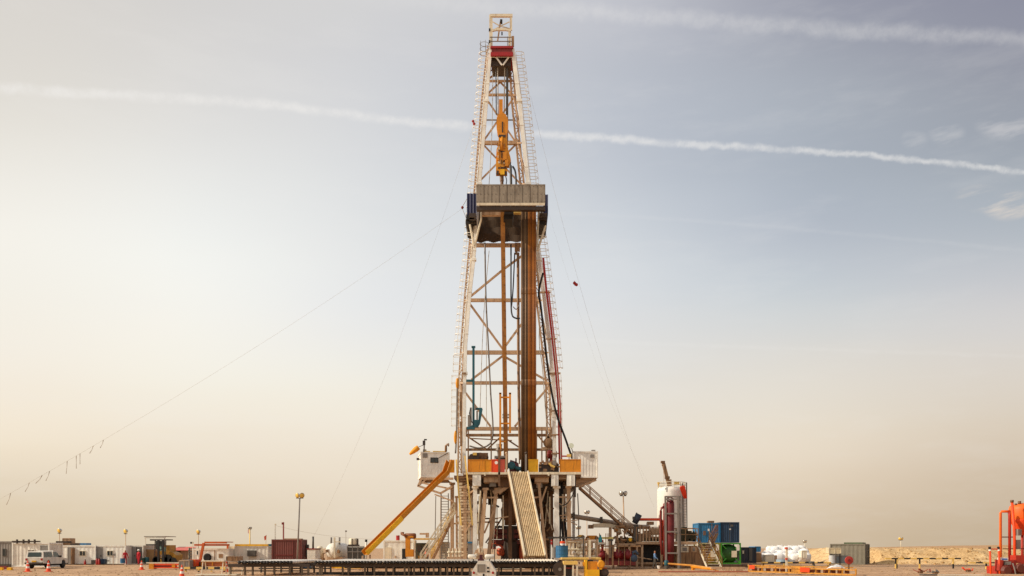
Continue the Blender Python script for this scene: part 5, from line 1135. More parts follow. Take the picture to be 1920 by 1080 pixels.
def striped(nm, lb, x0, x1, y, d, hpx, seg, posts, cat='barrier'):
    T = thing(nm, lb, cat, (px((x0+x1)/2,d),d,0)); n = max(2,int(round((x1-x0)/seg))); ye = MB(); bl_ = MB()
    for i in range(n): (ye if i%2 == 0 else bl_).pbox(x0+(x1-x0)*i/n,x0+(x1-x0)*(i+1)/n,y,y+hpx,d,.14)
    cmb = MB(); nf = len(ye.f); cmb.add(ye.v, ye.f); cmb.add(bl_.v, bl_.f); ro = build('rail', cmb, yelp, T); ro.data.materials.append(black); ro.data.polygons.foreach_set('material_index', [0 if i < nf else 1 for i in range(len(cmb.f))])
    for i,x in enumerate(posts):
        zb = pz(y+hpx,d); po = MB(); po.box(px(x,d)-.06,px(x,d)+.06,d+.01,d+.13,zb*.5,zb); pp_ = build('post', po, black if i%2 == 0 else yelp, T); po = MB(); po.box(px(x,d)-.06,px(x,d)+.06,d+.01,d+.13,0,zb*.5-.005); build('post_base', po, yelp if i%2 == 0 else black, pp_)
    return T
striped('striped_barrier','yellow and black low barrier beam before the left trestles',345,424,1063,72,4.2,12,(348,372,396,420))
def trestle(lb, x0, x1, y, d, mat=cream):
    T = thing('trestle', lb, 'trestle', (px((x0+x1)/2,d),d,0)); b = MB(); b.pbox(x0,x1,y,y+2,d,.7); build('top', b, mat, T)
    for x in (x0+2.5,x1-2.5):
        l_ = MB(); l_.bar((px(x,d),d+.1,pz(y+3,d)),(px(x-1,d),d-.05,0),.07); build('leg', l_, mat, T); l_ = MB(); l_.bar((px(x,d),d+.6,pz(y+3,d)),(px(x+1,d),d+.75,0),.07); build('leg', l_, mat, T)
    b = MB(); b.bar((px(x0+2,d),d+.1,.32),(px(x1-2,d),d+.1,.32),.05); build('stretcher', b, mat, T)
trestle('pale trestle bench with white top left of the left pipe rack',377,420,1051,66); trestle('pale low trestle in the gap before the left pipe rack',428,457,1061,64)
T = thing('floor_board','long pale board lying at the bottom left before the trestle','board',(px(395,62),62,0)); b = MB(); b.box(px(368,62.5),px(446,62.5),62.2,63.2,.02,.1); build('board', b, cream, T); b = MB(); b.box(px(380,62.5),px(384,62.5),62.15,62.2,.02,.09); b.box(px(430,62.5),px(434,62.5),62.15,62.2,.02,.09); build('cleat', b, tan, T)
T = thing('kerb_beams','red and yellow low beams at the foot of the grey cabin','beam',(px(12,80),80,0)); b = MB(); b.box(px(-20,80),px(24,80),79,79.3,0.05,.35); build('beam', b, dred, T); b = MB(); b.box(px(-3,78),px(6,78),77.8,78.1,0,.25); b.box(px(15,78),px(23,78),77.8,78.1,0,.25); build('block', b, yelb, T)
# ================================================================ PIPE RACKS IN FRONT
def casing(L, r):
    T = thing('casing_pipe','x','casing pipe'); n = 12; b = MB(); ri = r*.86
    for k in range(n):
        a, c = 2*math.pi*k/n, 2*math.pi*(k+1)/n
        ca, sa, cb, sb = math.cos(a), math.sin(a), math.cos(c), math.sin(c)
        b.add([(r*ca,0,r*sa),(r*cb,0,r*sb),(r*cb,L,r*sb),(r*ca,L,r*sa)],[(0,1,2,3)]); b.add([(r*ca,0,r*sa),(ri*ca,0,ri*sa),(ri*cb,0,ri*sb),(r*cb,0,r*sb)],[(0,1,2,3)])
        b.add([(ri*ca,0,ri*sa),(ri*cb,0,ri*sb),(ri*cb,L*.98,ri*sb),(ri*ca,L*.98,ri*sa)],[(0,1,2,3)])
    build('pipe_body', b, pipec, T, False)
    c = MB(); c.lathe((0,.05,0),[(r*1.01,0),(r*1.02,.02),(r*1.02,.12),(r*1.005,.13)],12,'y'); c.f = c.f[:-2]
    c.lathe((0,.001,0),[(r*1.05,-.01),(r*1.06,.03)],12,'y'); build('thread_protector', c, black, T, True); return T
rackm = M('rack_brown','#75644f',.8,dirt=.3,dcol='#3a2a1c')
def rack(label, x0, x1, d, L, zt, posts):
    T = thing('pipe_rack', label, 'pipe rack', (px((x0+x1)/2,d),d+L/2,0)); X0, X1 = px(x0,d), px(x1,d)
    for y in (.5, L*.5, L-.5):
        b = MB(); b.box(X0,X1,d+y-.1,d+y+.1,zt-.22,zt); build('cross_beam', b, dark, T)
    for p in posts:
        x = px(p,d); b = MB(); b.bar((x,d+.5,0),(x,d+.5,zt-.221),.13); build('leg', b, rackm, T)
        b = MB(); b.bar((x+.05,d+L-.5,0),(x+.05,d+L-.5,zt-.221),.13); build('leg', b, dgrey, T)
    b = MB(); b.box(X0,X1,d+.52,d+.62,.06,.26) if x1-x0 > 300 else b.box(X0,X1,d+.52,d+.6,.30,.38); b.box(X0,X1,d+L-.55,d+L-.45,.3,.4); build('low_rail', b, black, T); return T
ZR = pz(1057.6, 62)
rack('long low dark steel pipe rack across the foreground under the cream pipes', 590, 1050, 62, 11.5, ZR, (597,601,640,651,682,700,722,736,757,765,775,797,812,825,838,850,865,880,905,935,962,977,1003,1018,1030,1046))
rack('shorter weathered pipe rack in the left foreground', 424, 577, 62, 8.5, ZR, (428,455,470,493,511,540,563,575))
pr = casing(11.5, .112); PG = 'cream casing pipes lying on the long rack'; i = 0
X = px(593,62)
xs_ = []
while X < px(1047,62):
    xs_.append(X); X += .230 if random.random() > .1 else .27
for X in xs_:
    o = pr if i == 0 else dup(pr); o.location = (X, 62+random.uniform(-.18,.12), ZR+.124); tag(o, 'cream casing pipe with black end ring lying side by side on the long rack', 'casing pipe', PG); i += 1
pl = casing(8.5, .112); PG2 = 'pale casing pipes lying on the shorter left rack'; i = 0; X = px(449,62)
while X < px(548,62):
    o = pl if i == 0 else dup(pl); o.location = (X, 62+random.uniform(-.15,.15), ZR+.124); o.rotation_euler.z = R(-2.0); tag(o, 'pale casing pipe with dark end lying on the shorter left foreground rack', 'casing pipe', PG2); i += 1; X += .231
# white trailer housing with its tanks
d = 56; T = thing('trailer_unit','white tapered trailer housing with grey window and two red lamps before the racks','trailer',(px(908,d),d,0))
b = MB(); out = [(884.5,1110),(884.5,1071),(897,1051.5),(917,1051.5),(930,1071),(930,1110)]; b.prism([(px(x,d),pz(y,d)) for x,y in out], d, d+2.2); bd = build('body', b, white, T)
b = MB(); b.pbox(895.5,909.5,1058.5,1072.5,d-.02,.03); build('window', b, glassm('trailer_glass','#8d8478',.2), T); b = MB(); b.pbox(895,896,1058,1073,d-.03,.04); b.pbox(909,910,1058,1073,d-.03,.04); b.pbox(896,909,1058,1059,d-.03,.04); b.pbox(896,909,1072,1073,d-.03,.04); build('window_frame', b, grey, T)
for x in (888.3,924.2): b = MB(); b.lathe(A(x,1073.8,d-.01),[(.075,.02),(.085,-.02),(.03,-.035)],14,'y'); l_ = build('tail_lamp', b, red, T)
b = MB(); b.pbox(913,917,1063,1066.5,d-.02,.03); b.pbox(913,918,1070,1073,d-.02,.03); b.pbox(905,908.5,1076,1082,d-.03,.04); build('latch', b, black, T); b = MB(); b.pbox(880,884,1073,1100,d+.1,.2); b.pbox(930.5,933,1073,1100,d+.1,.2); build('mudguard', b, dgrey, T)
b = MB(); b.pbox(896,907,1048,1053,d+.2,.8); b.pbox(899,905,1040,1049,d+.4,.3); build('manifold', b, M('maroon_paint','#5a2226',.8), T)
for x0,x1 in ((877,893),(909,928)):
    b = MB(); c = A((x0+x1)/2,1043.5,d+1.2); h = (x1-x0)/2*d/F; b.lathe(c,[(.05,-h),(.12,-h*.9),(.15,-h*.75),(.15,h*.75),(.12,h*.9),(.05,h)],16,'x'); build('air_tank', b, white, T, True)
b = MB(); b.bar(A(886,1047,d+1.2),A(890,1054,d+1.2),.06); b.bar(A(918,1048,d+1.2),A(918,1054,d+1.2),.06); b.bar(A(927.5,1052,d+.3),A(927.5,1022,d+.3),.05); b.pbox(924.8,929.5,1020.5,1026,d+.2,.14); build('stand', b, black, T)
# long low platforms right of the rack, table frame, yellow pump
d = 60; T = thing('work_table','cream steel table frame right of the pipe rack end','table',(px(1070,d),d,0)); b = MB(); b.pbox(1057,1083,1052,1058.5,d,1.2); build('top', b, yelp, T)
for x in (1059,1074.5,1082):
    b = MB(); b.bar(A(x,1058.5,d+.1),(px(x,d),d+.1,0),.12); build('leg', b, cream, T)
b = MB(); b.pbox(1060,1074,1064,1066.5,d+.5,.1); b.pbox(1076,1083,1065,1067,d+.5,.1); build('shelf', b, dred, T)
T = thing('black_bin','black bin under the cream table frame','bin',(px(1070,61),61,0)); b = MB(); b.box(px(1061,60.6),px(1073,60.6),60.7,61.1,.0,.75); build('body', b, black, T); b = MB(); b.box(px(1060.5,60.6),px(1073.5,60.6),60.65,61.15,.751,.8); build('lid', b, dgrey, T)
T = thing('cable_reel','dark cable reel standing between rack end and cream table','reel',(px(1049,61),61,0)); b = MB(); b.lathe((px(1049.5,61),61,.5),[(.5,-.25),(.5,-.2),(.3,-.19),(.3,.19),(.5,.2),(.5,.25)],18,'y'); build('drum', b, dark, T); b = MB(); b.lathe((px(1049.5,61),61,.5),[(.12,-.28),(.12,-.251)],10,'y'); build('hub', b, grey, T)
d = 60; T = thing('pump_unit','bright yellow pump unit at the bottom edge right of the cream table','pump',(px(1116,d),d,0))
b = MB(); b.pbox(1101,1124,1068,1090,d,1.0); b.pbox(1096.5,1101,1050,1090,d+.05,.8); b.pbox(1124.5,1128.5,1050,1068,d+.1,.7); build('body', b, yelb, T); b = MB(); b.pbox(1102,1120,1052.5,1068,d+.1,.9); build('tank', b, orange, T); b = MB(); b.pbox(1103,1112,1049.5,1052.5,d+.2,.6); build('cap', b, black, T)
b = MB(); b.lathe(A(1127,1058,d-.05),[(.2,-.05),(.28,0),(.2,.1)],12,'y'); b.pbox(1128.5,1132,1053,1066,d+.2,.3); b.pbox(1093,1096.3,1054,1062,d+.1,.3); build('valve', b, yel, T); b = MB(); b.pbox(1125,1138,1068,1090,d+.3,.7); b.lathe(A(1134,1074,d+.2),[(.2,-.05),(.3,0),(.3,.1)],12,'y'); build('motor', b, dark, T); b = MB(); b.pbox(1131,1138,1064,1070,d+.2,.5); build('coupling', b, M('rust_orange','#a8541c'), T)
T = thing('deck_platform','tan timber deck platform behind the cream table','platform',(px(1085,70),70,0)); b = MB(); b.pbox(1053,1127,1045.5,1049,70,3.0); build('deck', b, yelp, T); b = MB()
for x in (1055,1075,1098,1124): b.bar(A(x,1049,70.2),(px(x,70.2),70.2,0),.12)
b.pbox(1053,1127,1049,1051,70.1,.1); build('frame', b, tand, T)
T = thing('cream_post','pale upright post standing on the tan deck','post',A(1106,1046,69.9)); b = MB(); b.bar(A(1106,1012,70),A(1106,1048,70),.17); build('shaft', b, cream, T); b = MB(); b.pbox(1103.6,1108.4,1045,1048,69.9,.3); build('base_plate', b, tan, T)
drum('blue_drum','large blue drum with white top beside the foot of the pipe ramp',1053.5,1023,1046,72,.52,blue)
T = thing('white_bucket','white bucket with orange lid on the blue drum','bucket',A(1055,1023,72)); c = Vector((px(1055,72),72,0)); b = MB(); b.lathe(c,[(.2,pz(1023,72)+.03),(.23,pz(1019,72))],12); build('body', b, conew, T); b = MB(); b.lathe(c,[(.24,pz(1019,72)),(.24,pz(1015.5,72)),(.1,pz(1014.5,72))],12); build('lid', b, orr, T)
drum('grey_drum','pale grey drum between the ramp foot and the large blue drum',1040,1026,1046,74,.3,grey)
T = thing('marker_post','thin red and white marker post right of the ramp foot','marker',(px(1034,73),73,0)); b = MB(); b.bar((px(1034,73),73,0),A(1034,1014,73),.1); build('post', b, conew, T); b = MB(); b.bar(A(1034,1021,72.93),A(1034,1016,72.93),.15); b.pbox(1032.5,1035.5,1012,1015,72.9,.15); build('band', b, red, T)
# clutter of the pump and choke skids between the substructure and the tanks -----------------------
T = thing('steel_beam','long dark green beam on posts right of the ramp foot','beam',A(1065,1008,78)); b = MB(); b.pbox(1027,1096,1006.5,1009.5,78,.25); build('beam', b, dgrey, T); b = MB(); b.bar(A(1032,1009,78.1),A(1032,1062,78.1),.1); b.bar(A(1094,1009,78.1),A(1094,1060,78.1),.1); split('post', b, dgrey, T)
d = 80; T = thing('choke_manifold','cream choke manifold skid crowded with valves behind the tan deck','manifold',(px(1093,d),d,0)); random.seed(21)
b = MB()
for y in (1016,1030,1043): b.cyl(A(1063,y,d+.5),A(1118,y,d+.5),.12,n=8)
for x in range(1068,1118,7): b.cyl(A(x,1013,d+.5),A(x,1048,d+.5),.09,n=6)
build('pipework', b, cream, T)
for k in range(16):
    x, y = random.uniform(1068,1116), random.choice([1016,1023,1030,1037,1043]); v_ = MB(); v_.lathe(A(x,y,d+.3),[(.12,-.12),(.2,-.06),(.2,.06),(.12,.12)],10,random.choice('xy')); v_.pbox(x-.8,x+.8,y-6,y,d+.2,.1); v_.lathe(A(x,y-6,d+.2),[(.15,-.02),(.15,.02)],10); build('valve', v_, random.choice([cream,tan,cream,white,tand]), T, False)
b = MB(); b.pbox(1062,1121,1050,1054,d,2); b.bar(A(1063,1011,d),A(1063,1054,d),.15); b.bar(A(1120,1011,d),A(1120,1054,d),.15); b.pbox(1062,1121,1013,1015,d,.15); build('skid', b, tan, T)
for lb,x0,x1,y0,y1,dd,mt in (('yellow engine block above the choke manifold',1083,1096,1003,1009,84,yelb),('orange engine block above the choke manifold',1100,1122,1004,1012,84.5,orange),('tan control panel above the choke manifold',1076,1100,1010,1014.5,83,tan)):
    T = thing('engine_block', lb, 'engine', A((x0+x1)/2,y1,dd)); b = MB(); b.pbox(x0,x1,y0+2,y1,dd,1.2); b.pbox(x0+2,x1-3,y0,y0+2,dd+.2,.6); build('block', b, mt, T); b = MB(); b.lathe(A(x1-3,(y0+y1)/2+1,dd-.05),[(.12,-.05),(.2,.04)],10,'y'); b.pbox(x0+1,x0+4,y0+2.5,y0+5,dd-.08,.07); b.bar(A(x0+3,y1,dd+.5),A(x0+3,1058,dd+.5),.12); b.bar(A(x1-3,y1,dd+.5),A(x1-3,1058,dd+.5),.12); build('fan', b, tand, T)
T = thing('teal_drum','narrow teal drum on a white box by the pale yellow beam','drum',A(1125.5,1017,82)); b = MB(); b.lathe((px(1126,82),82.2,0),[(.16,pz(1017,82)),(.18,pz(1016,82)),(.18,pz(1010,82)),(.1,pz(1006,82)),(.1,pz(1004,82))],12); build('body', b, M('bright_teal','#2a9aa4',.9), T, True); b = MB(); b.lathe((px(1126,82),82.2,0),[(.06,pz(1004,82)),(.06,pz(1002.5,82))],8); build('cap', b, dgrey, T)
boxthing('white_box','white box on legs under the narrow teal drum','box',1120,1137,1017,1020.5,81.6,1.4,white,cream)
T = thing('yellow_beam','pale yellow short beam right of the narrow teal drum','beam',A(1138,1010,83)); b = MB(); b.pbox(1128,1150,1007,1010.5,83,.4); build('beam', b, M('pale_lemon','#e6d87c',.95), T); b = MB(); b.pbox(1140,1150,1011,1014.5,83,.3); b.bar(A(1147,1010,83.2),A(1147,1056,83.2),.12); build('support', b, dgrey, T)
d = 83; T = thing('centrifugal_pumps','row of dark red centrifugal pumps on a skid left of the standing person','pump',(px(1155,d),d,0)); 
for i,(x,s_) in enumerate(((1128,1.0),(1158,1.05),(1177,.85))):
    b = MB(); b.lathe(A(x,1041,d),[(.12,-.5),(.3,-.42),(.36,-.2),(.42,-.18),(.42,.1),(.2,.4)],14,'y'); b.cyl(A(x-7,1044,d+.2),A(x+13,1044,d+.2),.24,n=12); b.pbox(x-2.5,x+2.5,1030,1040,d+.1,.4); b.pbox(x-9,x-5,1034,1050,d+.15,.5); b.pbox(x+6,x+10,1036,1048,d-.1,.6); b.lathe(A(x+3,1032,d),[(.1,-.2),(.26,-.16),(.26,-.08),(.1,0)],10); build('pump', b, M('pump_red','#941a1c',.7,dirt=.25,dcol='#3a100e'), T, True)
b = MB(); b.pbox(1118,1192,1052,1060,d-.3,2.5); b.pbox(1122,1190,1046,1052,d+.1,1.2); build('skid', b, dred, T)
b = MB(); b.lathe(A(1129.5,1022,d),[(.12,-.3),(.16,0),(.34,.05),(.34,.12),(.12,.16),(.1,.5)],12); b.bar(A(1129.5,1040,d),A(1129.5,1020,d),.2); build('valve', b, red, T)
b = MB(); 
for x in (1124,1136,1148,1149.5,1160,1171,1182,1140): b.bar(A(x,1000 if x < 1145 else 1022,d-.4),A(x,1060,d-.4),.07)
b.bar(A(1118,1024,d-.4),A(1200,1024,d-.4),.12); b.bar(A(1122,1021,d-.2),A(1122,1060,d-.2),.15); split('rail', b, tand, T)
b = MB(); b.tube([A(1182,1046,d),A(1186,1036,d),A(1192,1034,d),A(1196,1040,d)],.16,7); b.lathe(A(1188,1047,d-.2),[(.3,-.2),(.4,0),(.3,.2)],12,'y'); build('motor', b, M('slate_blue','#46586c',.9), T, True)
# mud tank platform ---------------------------------------------------------------
d = 86; T = thing('mud_tank','long tan mud tank with dark opening and raised walkway on the right','mud tank',(px(1255,d),d,0))
b = MB(); b.corr((px(1268,d),d),(px(1318,d),d),0.1,pz(1023,d),.34,.03); b.box(px(1160,d),px(1268,d),d+1.2,d+1.3,.1,pz(1018,d)); b.box(px(1268,d)-.05,px(1318,d),d+.06,d+4,0,pz(1023,d)); build('wall', b, tand, T)
b = MB(); b.pbox(1193,1240,1015.5,1020.5,d-.2,4.0); b.pbox(1262,1309,1015.5,1021,d-.2,4.0); b.pbox(1160,1193,1019,1022,d-.1,4); build('walkway', b, tan, T)
b = MB(); b.pbox(1206,1239,1022,1056,d+1.1,.09); build('opening', b, black, T)  # flat black sheet standing for the shade inside the tank opening
b = MB()
for x in (1204,1150,1180,1240,1194): b.bar(A(x,1021,d),(px(x,d),d,0),.2)
b.bar(A(1160,1023.5,d),A(1204,1023.5,d),.2); b.bar(A(1160,1056,d+.5),A(1310,1056,d+.5),.2); b.bar(A(1193,1044,d),A(1222,1049,d),.1); build('frame', b, tan, T)
b = MB(); b.rail([A(1193,1015.5,d-.1),A(1240,1015.5,d-.1)],1.45,1.0,.035); b.rail([A(1262,1015.5,d-.1),A(1309,1015.5,d-.1)],1.3,.9,.035); b.rail([A(1193,1015.5,d+3.5),A(1304,1015.5,d+3.5)],1.4,1.0,.035); build('handrail', b, tand, T)
for x0,x1 in ((1269.5,1271.5),(1276.5,1291),(1296,1306)):
    f_ = MB(); f_.pbox(x0,x1,1024.5,1035.5,d-.08,.09); wf = build('panel', f_, cream if x0 < 1295 else tan, T)
    if x1-x0 > 4: p_ = MB(); p_.pbox(x0+3,x1-2.5,1026.5,1033.5,d-.10,.019); p_.pbox(x0+5,x1-5,1028,1029,d-.11,.009); build('gauge', p_, grey, wf)
b = MB(); random.seed(3)
for x0,x1,y0,y1,mt in ((1199,1208,1000,1015,0),(1208,1222,995,1008,0),(1222,1238,990,1003,0),(1205,1237,1006,1015,0)): b.pbox(x0,x1,y0,y1,d+.6+random.random(),1.0)
for k in range(7): x = 1200+k*6; b.bar(A(x,985+k%3*3,d+.4),A(x,1015,d+.4),.13)
build('shaker', b, tan, T)
b = MB(); b.pbox(1271,1290,992,1015,d+.8,1.2); b.pbox(1290,1304,998,1015,d+1.0,1.0); b.pbox(1280,1288,988,992,d+1.1,.7); b.pbox(1205,1236,1009,1015,d+.5,.1); 
for k in range(14): x,y = random.uniform(1268,1304),random.uniform(994,1012); b.pbox(x,x+random.uniform(2,6),y,y+random.uniform(2,5),d+.5,.3)
build('agitator', b, M('olive_machinery','#4c4626',.8,dirt=.3), T)
b = MB(); 
for k in range(46):
    x,y = random.uniform(1150,1204),random.uniform(985,1020); a = random.choice([0,1.57,.75,2.3]); L_ = random.uniform(4,16); dd = d+random.uniform(.2,2.5); b.tube([A(x,y,dd),A(x+L_*math.cos(a),y+L_*math.sin(a),dd)],random.choice([.05,.08,.12]),5)
    if k%4 == 0: b.pbox(x-2,x+3,y-2,y+3,dd-.1,.4)
split('pipework', b, tand, T)
b = MB(); b.pbox(1154,1204,1008,1019,d+2.6,.3); b.pbox(1176,1186,1008,1017,d+.1,.4); build('screen_box', b, M('olive_machinery','#4c4626'), T)
b = MB(); b.lathe(A(1182,1012,d),[(.15,-.05),(.2,.05)],10,'y'); build('warning_lamp', b, yelb, T)
T = thing('crane_boom','cream tapered boom reaching right above the choke manifold','boom',A(1104,984,87)); b = MB(); b.prism([(px(x,87),pz(y,87)) for x,y in ((1112,982),(1128,981),(1145,982),(1156,985),(1164,992),(1166,1000),(1160,1000),(1152,989),(1112,989))],87,87.6); build('arm', b, cream, T); b = MB(); b.pbox(1103.5,1113,984,991,86.95,.6); build('head', b, tand, T); b = MB(); b.pbox(1142,1147,989,1058,87.2,.3); b.pbox(1156,1159.5,996,1058,87.2,.25); build('post', b, tan, T); b = MB(); b.pbox(1152,1158,992,998,86.9,.3); build('winch', b, orange, T)
T = thing('shale_screen','tilted navy cylinder of a cuttings unit at the stair foot','machine',A(1196,985,86)); b = MB(); b.cyl(A(1190,981,86),A(1198,964.5,86),.3,.34,14); build('cylinder', b, M('navy_machine','#3a4252',.8), T, True); b = MB(); b.pbox(1186.5,1190,968.5,974,85.7,.3); b.pbox(1193,1195,961,966,85.8,.2); b.pbox(1189,1197,984,1014,86.2,.4); build('bracket', b, dgrey, T)
T = thing('red_pipe','horizontal orange red pipe between the navy cylinder and the red column','pipe',A(1220,975,88)); b = MB(); b.tube([A(1198,974,88),A(1240,974,88),A(1243,977,88),A(1243,1014,88)],.14,8); build('pipe', b, orr, T, True); b = MB(); b.pbox(1197,1199,971,977,87.8,.4); b.pbox(1214,1226,978,981,88,.4); split('flange', b, tand, T)
boxthing('grey_cabinet','small tan cabinet on the walkway under the orange red pipe','cabinet',1214,1226,979,984,87.5,.7,tand,tan)
# red gas separator in its frame -----------------------------------------------------
d = 83; T = thing('gas_separator','tall dark red gas separator column in a grey four legged frame','separator',(px(1262,d),d,0))
b = MB(); b.lathe((px(1257.5,d+.7),d+.7,0),[(.3,.3),(.36,pz(1014,d)),(.36,pz(944,d)),(.34,pz(941,d)),(.16,pz(938,d)),(.16,pz(934,d))],20); build('column', b, M('separator_red','#7e1e22',.7,dirt=.2,dcol='#5a1c18',rough=.45), T, True)
b = MB(); b.lathe((px(1249,d+.9),d+.9,0),[(.3,.3),(.3,pz(944,d)),(.15,pz(941,d))],14); b.tube([A(1245,950,d+.6),A(1240,953,d+.5),A(1239,958,d+.5),A(1239,1015,d+.5),A(1242,1040,d+.5)],.12,8); b.tube([A(1252,941,d+.3),A(1252,934,d+.3),A(1257,932,d+.3),A(1262,935,d+.3),A(1262,942,d+.3)],.07,6); build('pipe', b, dred, T, True)
b = MB()
for x,dd in ((1247.5,d),(1271,d),(1252,d+1.6),(1274,d+1.6)):
    l_ = MB(); l_.bar(A(x,930,dd),(px(x+1.5,dd),dd,0),.17); build('leg', l_, grey, T)
b = MB()
for y in (931,936,963,997,1037): b.bar(A(1247,y,d),A(1272,y,d),.14); b.bar(A(1252,y,d+1.6),A(1274,y,d+1.6),.12); b.bar(A(1247.5,y,d),A(1252,y,d+1.6),.1); b.bar(A(1271.5,y,d),A(1274,y,d+1.6),.1)
build('crossbar', b, grey, T)
T = thing('teal_drum','short teal drum at the foot of the red separator frame','drum',(px(1249.5,81.5),81.5,0)); b = MB(); b.lathe((px(1249.5,81.5),81.5,0),[(.2,.35),(.22,.4),(.22,.75),(.16,.85)],12); build('body', b, teal, T, True); b = MB(); b.lathe((px(1249.5,81.5),81.5,0),[(.16,0),(.2,.345)],8); build('stand', b, dgrey, T)
# white silo -----------------------------------------------------------------------------
d = 96; T = thing('cement_silo','tall white cylindrical silo with top railing behind the red separator','silo',(px(1259,d),d,0)); r_ = (1286-1232)/2*d/F; c = Vector((px(1259,d+r_),d+r_,0))
b = MB(); b.lathe(c,[(r_*.5,pz(1010,d)),(r_,pz(990,d)),(r_,pz(920,d)),(r_*.97,pz(915,d)),(r_*.85,pz(912,d)),(r_*.3,pz(909,d))],40); build('shell', b, M('silo_white','#f0ebe0',.95,var=.05,dirt=.12,dcol='#b09878'), T, True)
b = MB(); rr = r_*.95
ring = [c+Vector((rr*math.cos(k*math.pi/12),rr*math.sin(k*math.pi/12),0)) for k in range(25)]
for y in (903,908.5): b.tube([Vector((p.x,p.y,pz(y,d))) for p in ring],.035,4)
for k in range(0,24,2): p = ring[k]; b.bar(Vector((p.x,p.y,pz(915,d))),Vector((p.x,p.y,pz(902.5,d))),.05)
build('railing', b, cream, T)
b = MB(); 
for a in (.6,2.5,3.8,5.6): p = c+Vector((r_*.9*math.cos(a),r_*.9*math.sin(a),0)); b.bar(Vector((p.x,p.y,pz(995,d))),Vector((p.x,p.y,0)),.2)
build('leg', b, grey, T)
b = MB(); q = A(1284,905,d-.2); b.ladder(A(1283.5,904,d+.3),A(1286,1056,d+.3),.36,.3,.04); b.bar(A(1287.5,905,d+.2),A(1288.5,1056,d+.2),.1); b.bar(A(1279.5,906,d),A(1280.5,1000,d),.12); build('ladder', b, grey, T)
b = MB(); b.bar(A(1235,906,d),A(1235,912,d),.1); b.pbox(1233,1237,904,908,d,.2); b.pbox(1264,1274,902.5,909,d+1,.3); build('top_fitting', b, yelp, T)
T = thing('crane_jib','tan crane jib leaning left above the silo top','crane',A(1254,910,97)); b = MB(); b.bar(A(1254.5,911,97),A(1244,869,97),.38,.3); build('arm', b, tand, T); b = MB(); b.pbox(1240,1247,864,868,96.8,.5); b.pbox(1241.5,1245.5,868,873,96.9,.3); b.pbox(1247.5,1256,893,897.5,96.7,.5); build('head', b, brown, T); b = MB(); b.bar(A(1243.5,870,96.8),A(1245,911,96.8),.03); b.bar(A(1254.5,899,97.1),A(1255,913,97.1),.5,.3); build('cable', b, tan, T)
ws = thing('windsock','red orange windsock hanging limp at the right side of the white silo','windsock',A(1279,915,95)); p0,p1 = A(1278.5,911,95),A(1285.5,935,95); b = MB(); b.tube([p0,p0.lerp(p1,.12),p0.lerp(p1,.6),p1],[.2,.32,.26,.16],10); build('sock', b, M('red_windsock','#ee3c10',1.0,rough=.8,var=.06), ws, True); b = MB(); b.bar(A(1276,909,95.2),A(1281,912,95.1),.06); b.bar(A(1276,905,95.2),A(1276,920,95.2),.06); build('arm', b, grey, ws)
# floodlight posts right
DG = dgrey
lamp_post('twin headed floodlight post above the long tan stairs', 1168.5, 925, 96, .75, heads=2, mat=chrome, lean=-4, pole=tan, w_=.085)
lamp_post('smaller twin headed floodlight post under the flow line stairs', 1100.5, 960, 112, .62, heads=2, mat=chrome, pole=tan, lean=0, w_=.05)
lamp_post('faint twin headed floodlight post low beside the choke manifold', 1084.5, 989, 118, .6, heads=2, mat=chrome, pole=tan)
lamp_post('lone floodlight post standing behind the white bulk bags', 1509, 1015, 125, .5, heads=2, mat=chrome, pole=cream)
lamp_post('lone floodlight post standing on the sand bank', 1689, 1010, 128, .6, heads=2, mat=lampy, pole=cream, yb=1030, w_=.045)
# person in blue -------------------------------------------------------------------------
p3 = person('person in pale blue top and light trousers walking by the mud tank opening', cloth_blue, None, armL=(.16,-.32,-.42), armR=(.20,.10,-.52), step=.16, pants='#8a8478', lean=.06)
p3.location = (px(1226,84), 83.6, 0); p3.rotation_euler.z = R(70)
T = thing('white_bucket','small white bucket on the ground right of the walking person','bucket',(px(1235,82.5),82.5,0)); b = MB(); b.lathe((px(1235,82.5),82.5,0),[(.13,.01),(.17,.32),(.18,.33)],12); build('body', b, conew, T); b = MB(); b.lathe((px(1235,82.5),82.5,0),[(.155,.331),(.155,.34)],12); build('rim', b, grey, T)
# stairs beside the tank
stairs('tank_stairs','brown stairs with pale stringers at the right end of the mud tank', A(1305,1015,86.5), Vector((px(1327,80),80,0)), 1.35, cream, M('olive_brown','#7a5424',.9,dirt=.3), 11, side=Vector((1,0,0)), cat='stairs')
stairs('container_stairs','rusty brown stairs rising right towards the light blue container', A(1346,1000,100), Vector((px(1318,98),98,0)), .9, tand, M('rust_brown','#8a5028',.9,dirt=.3), 14)
# long orange pole on the ground and skid rails
T = thing('orange_pole','long orange pole slanting along the ground before the mud tank','pole',(px(1290,75),75,0)); b = MB(); b.tube([(px(1238,84),82,.55),(px(1300,78),78,.42),(px(1352,70),72,.25)],.09,8); build('pole', b, M('pole_orange','#c88a3c',.95,dirt=.2), T, True); b = MB(); b.tube([(px(1298,78),78.3,.30),(px(1340,72),72.3,.22)],.10,8); b.box(px(1300,78)-.1,px(1300,78)+.1,77.8,78.4,0,.3); b.box(px(1345,72)-.1,px(1345,72)+.1,71.9,72.5,0,.14); build('support', b, orange, T)
T = thing('skid_rail','long low rusty red rail lying on the gravel at right','rail',(px(1320,70.5),70.5,0)); b = MB(); b.box(px(1235,70.5),px(1405,70.5),70.5,70.7,.02,.12); build('rail', b, M('faded_rail_red','#b86a50',.9), T); b = MB(); b.box(px(1340,70),px(1405,70),71.2,71.4,.25,.45); b.box(px(1367,70.4),px(1372,70.4),71,71.6,0,.25); b.box(px(1382,70.4),px(1396,70.4),70.9,71.6,.0,.25); build('beam', b, tan, T)
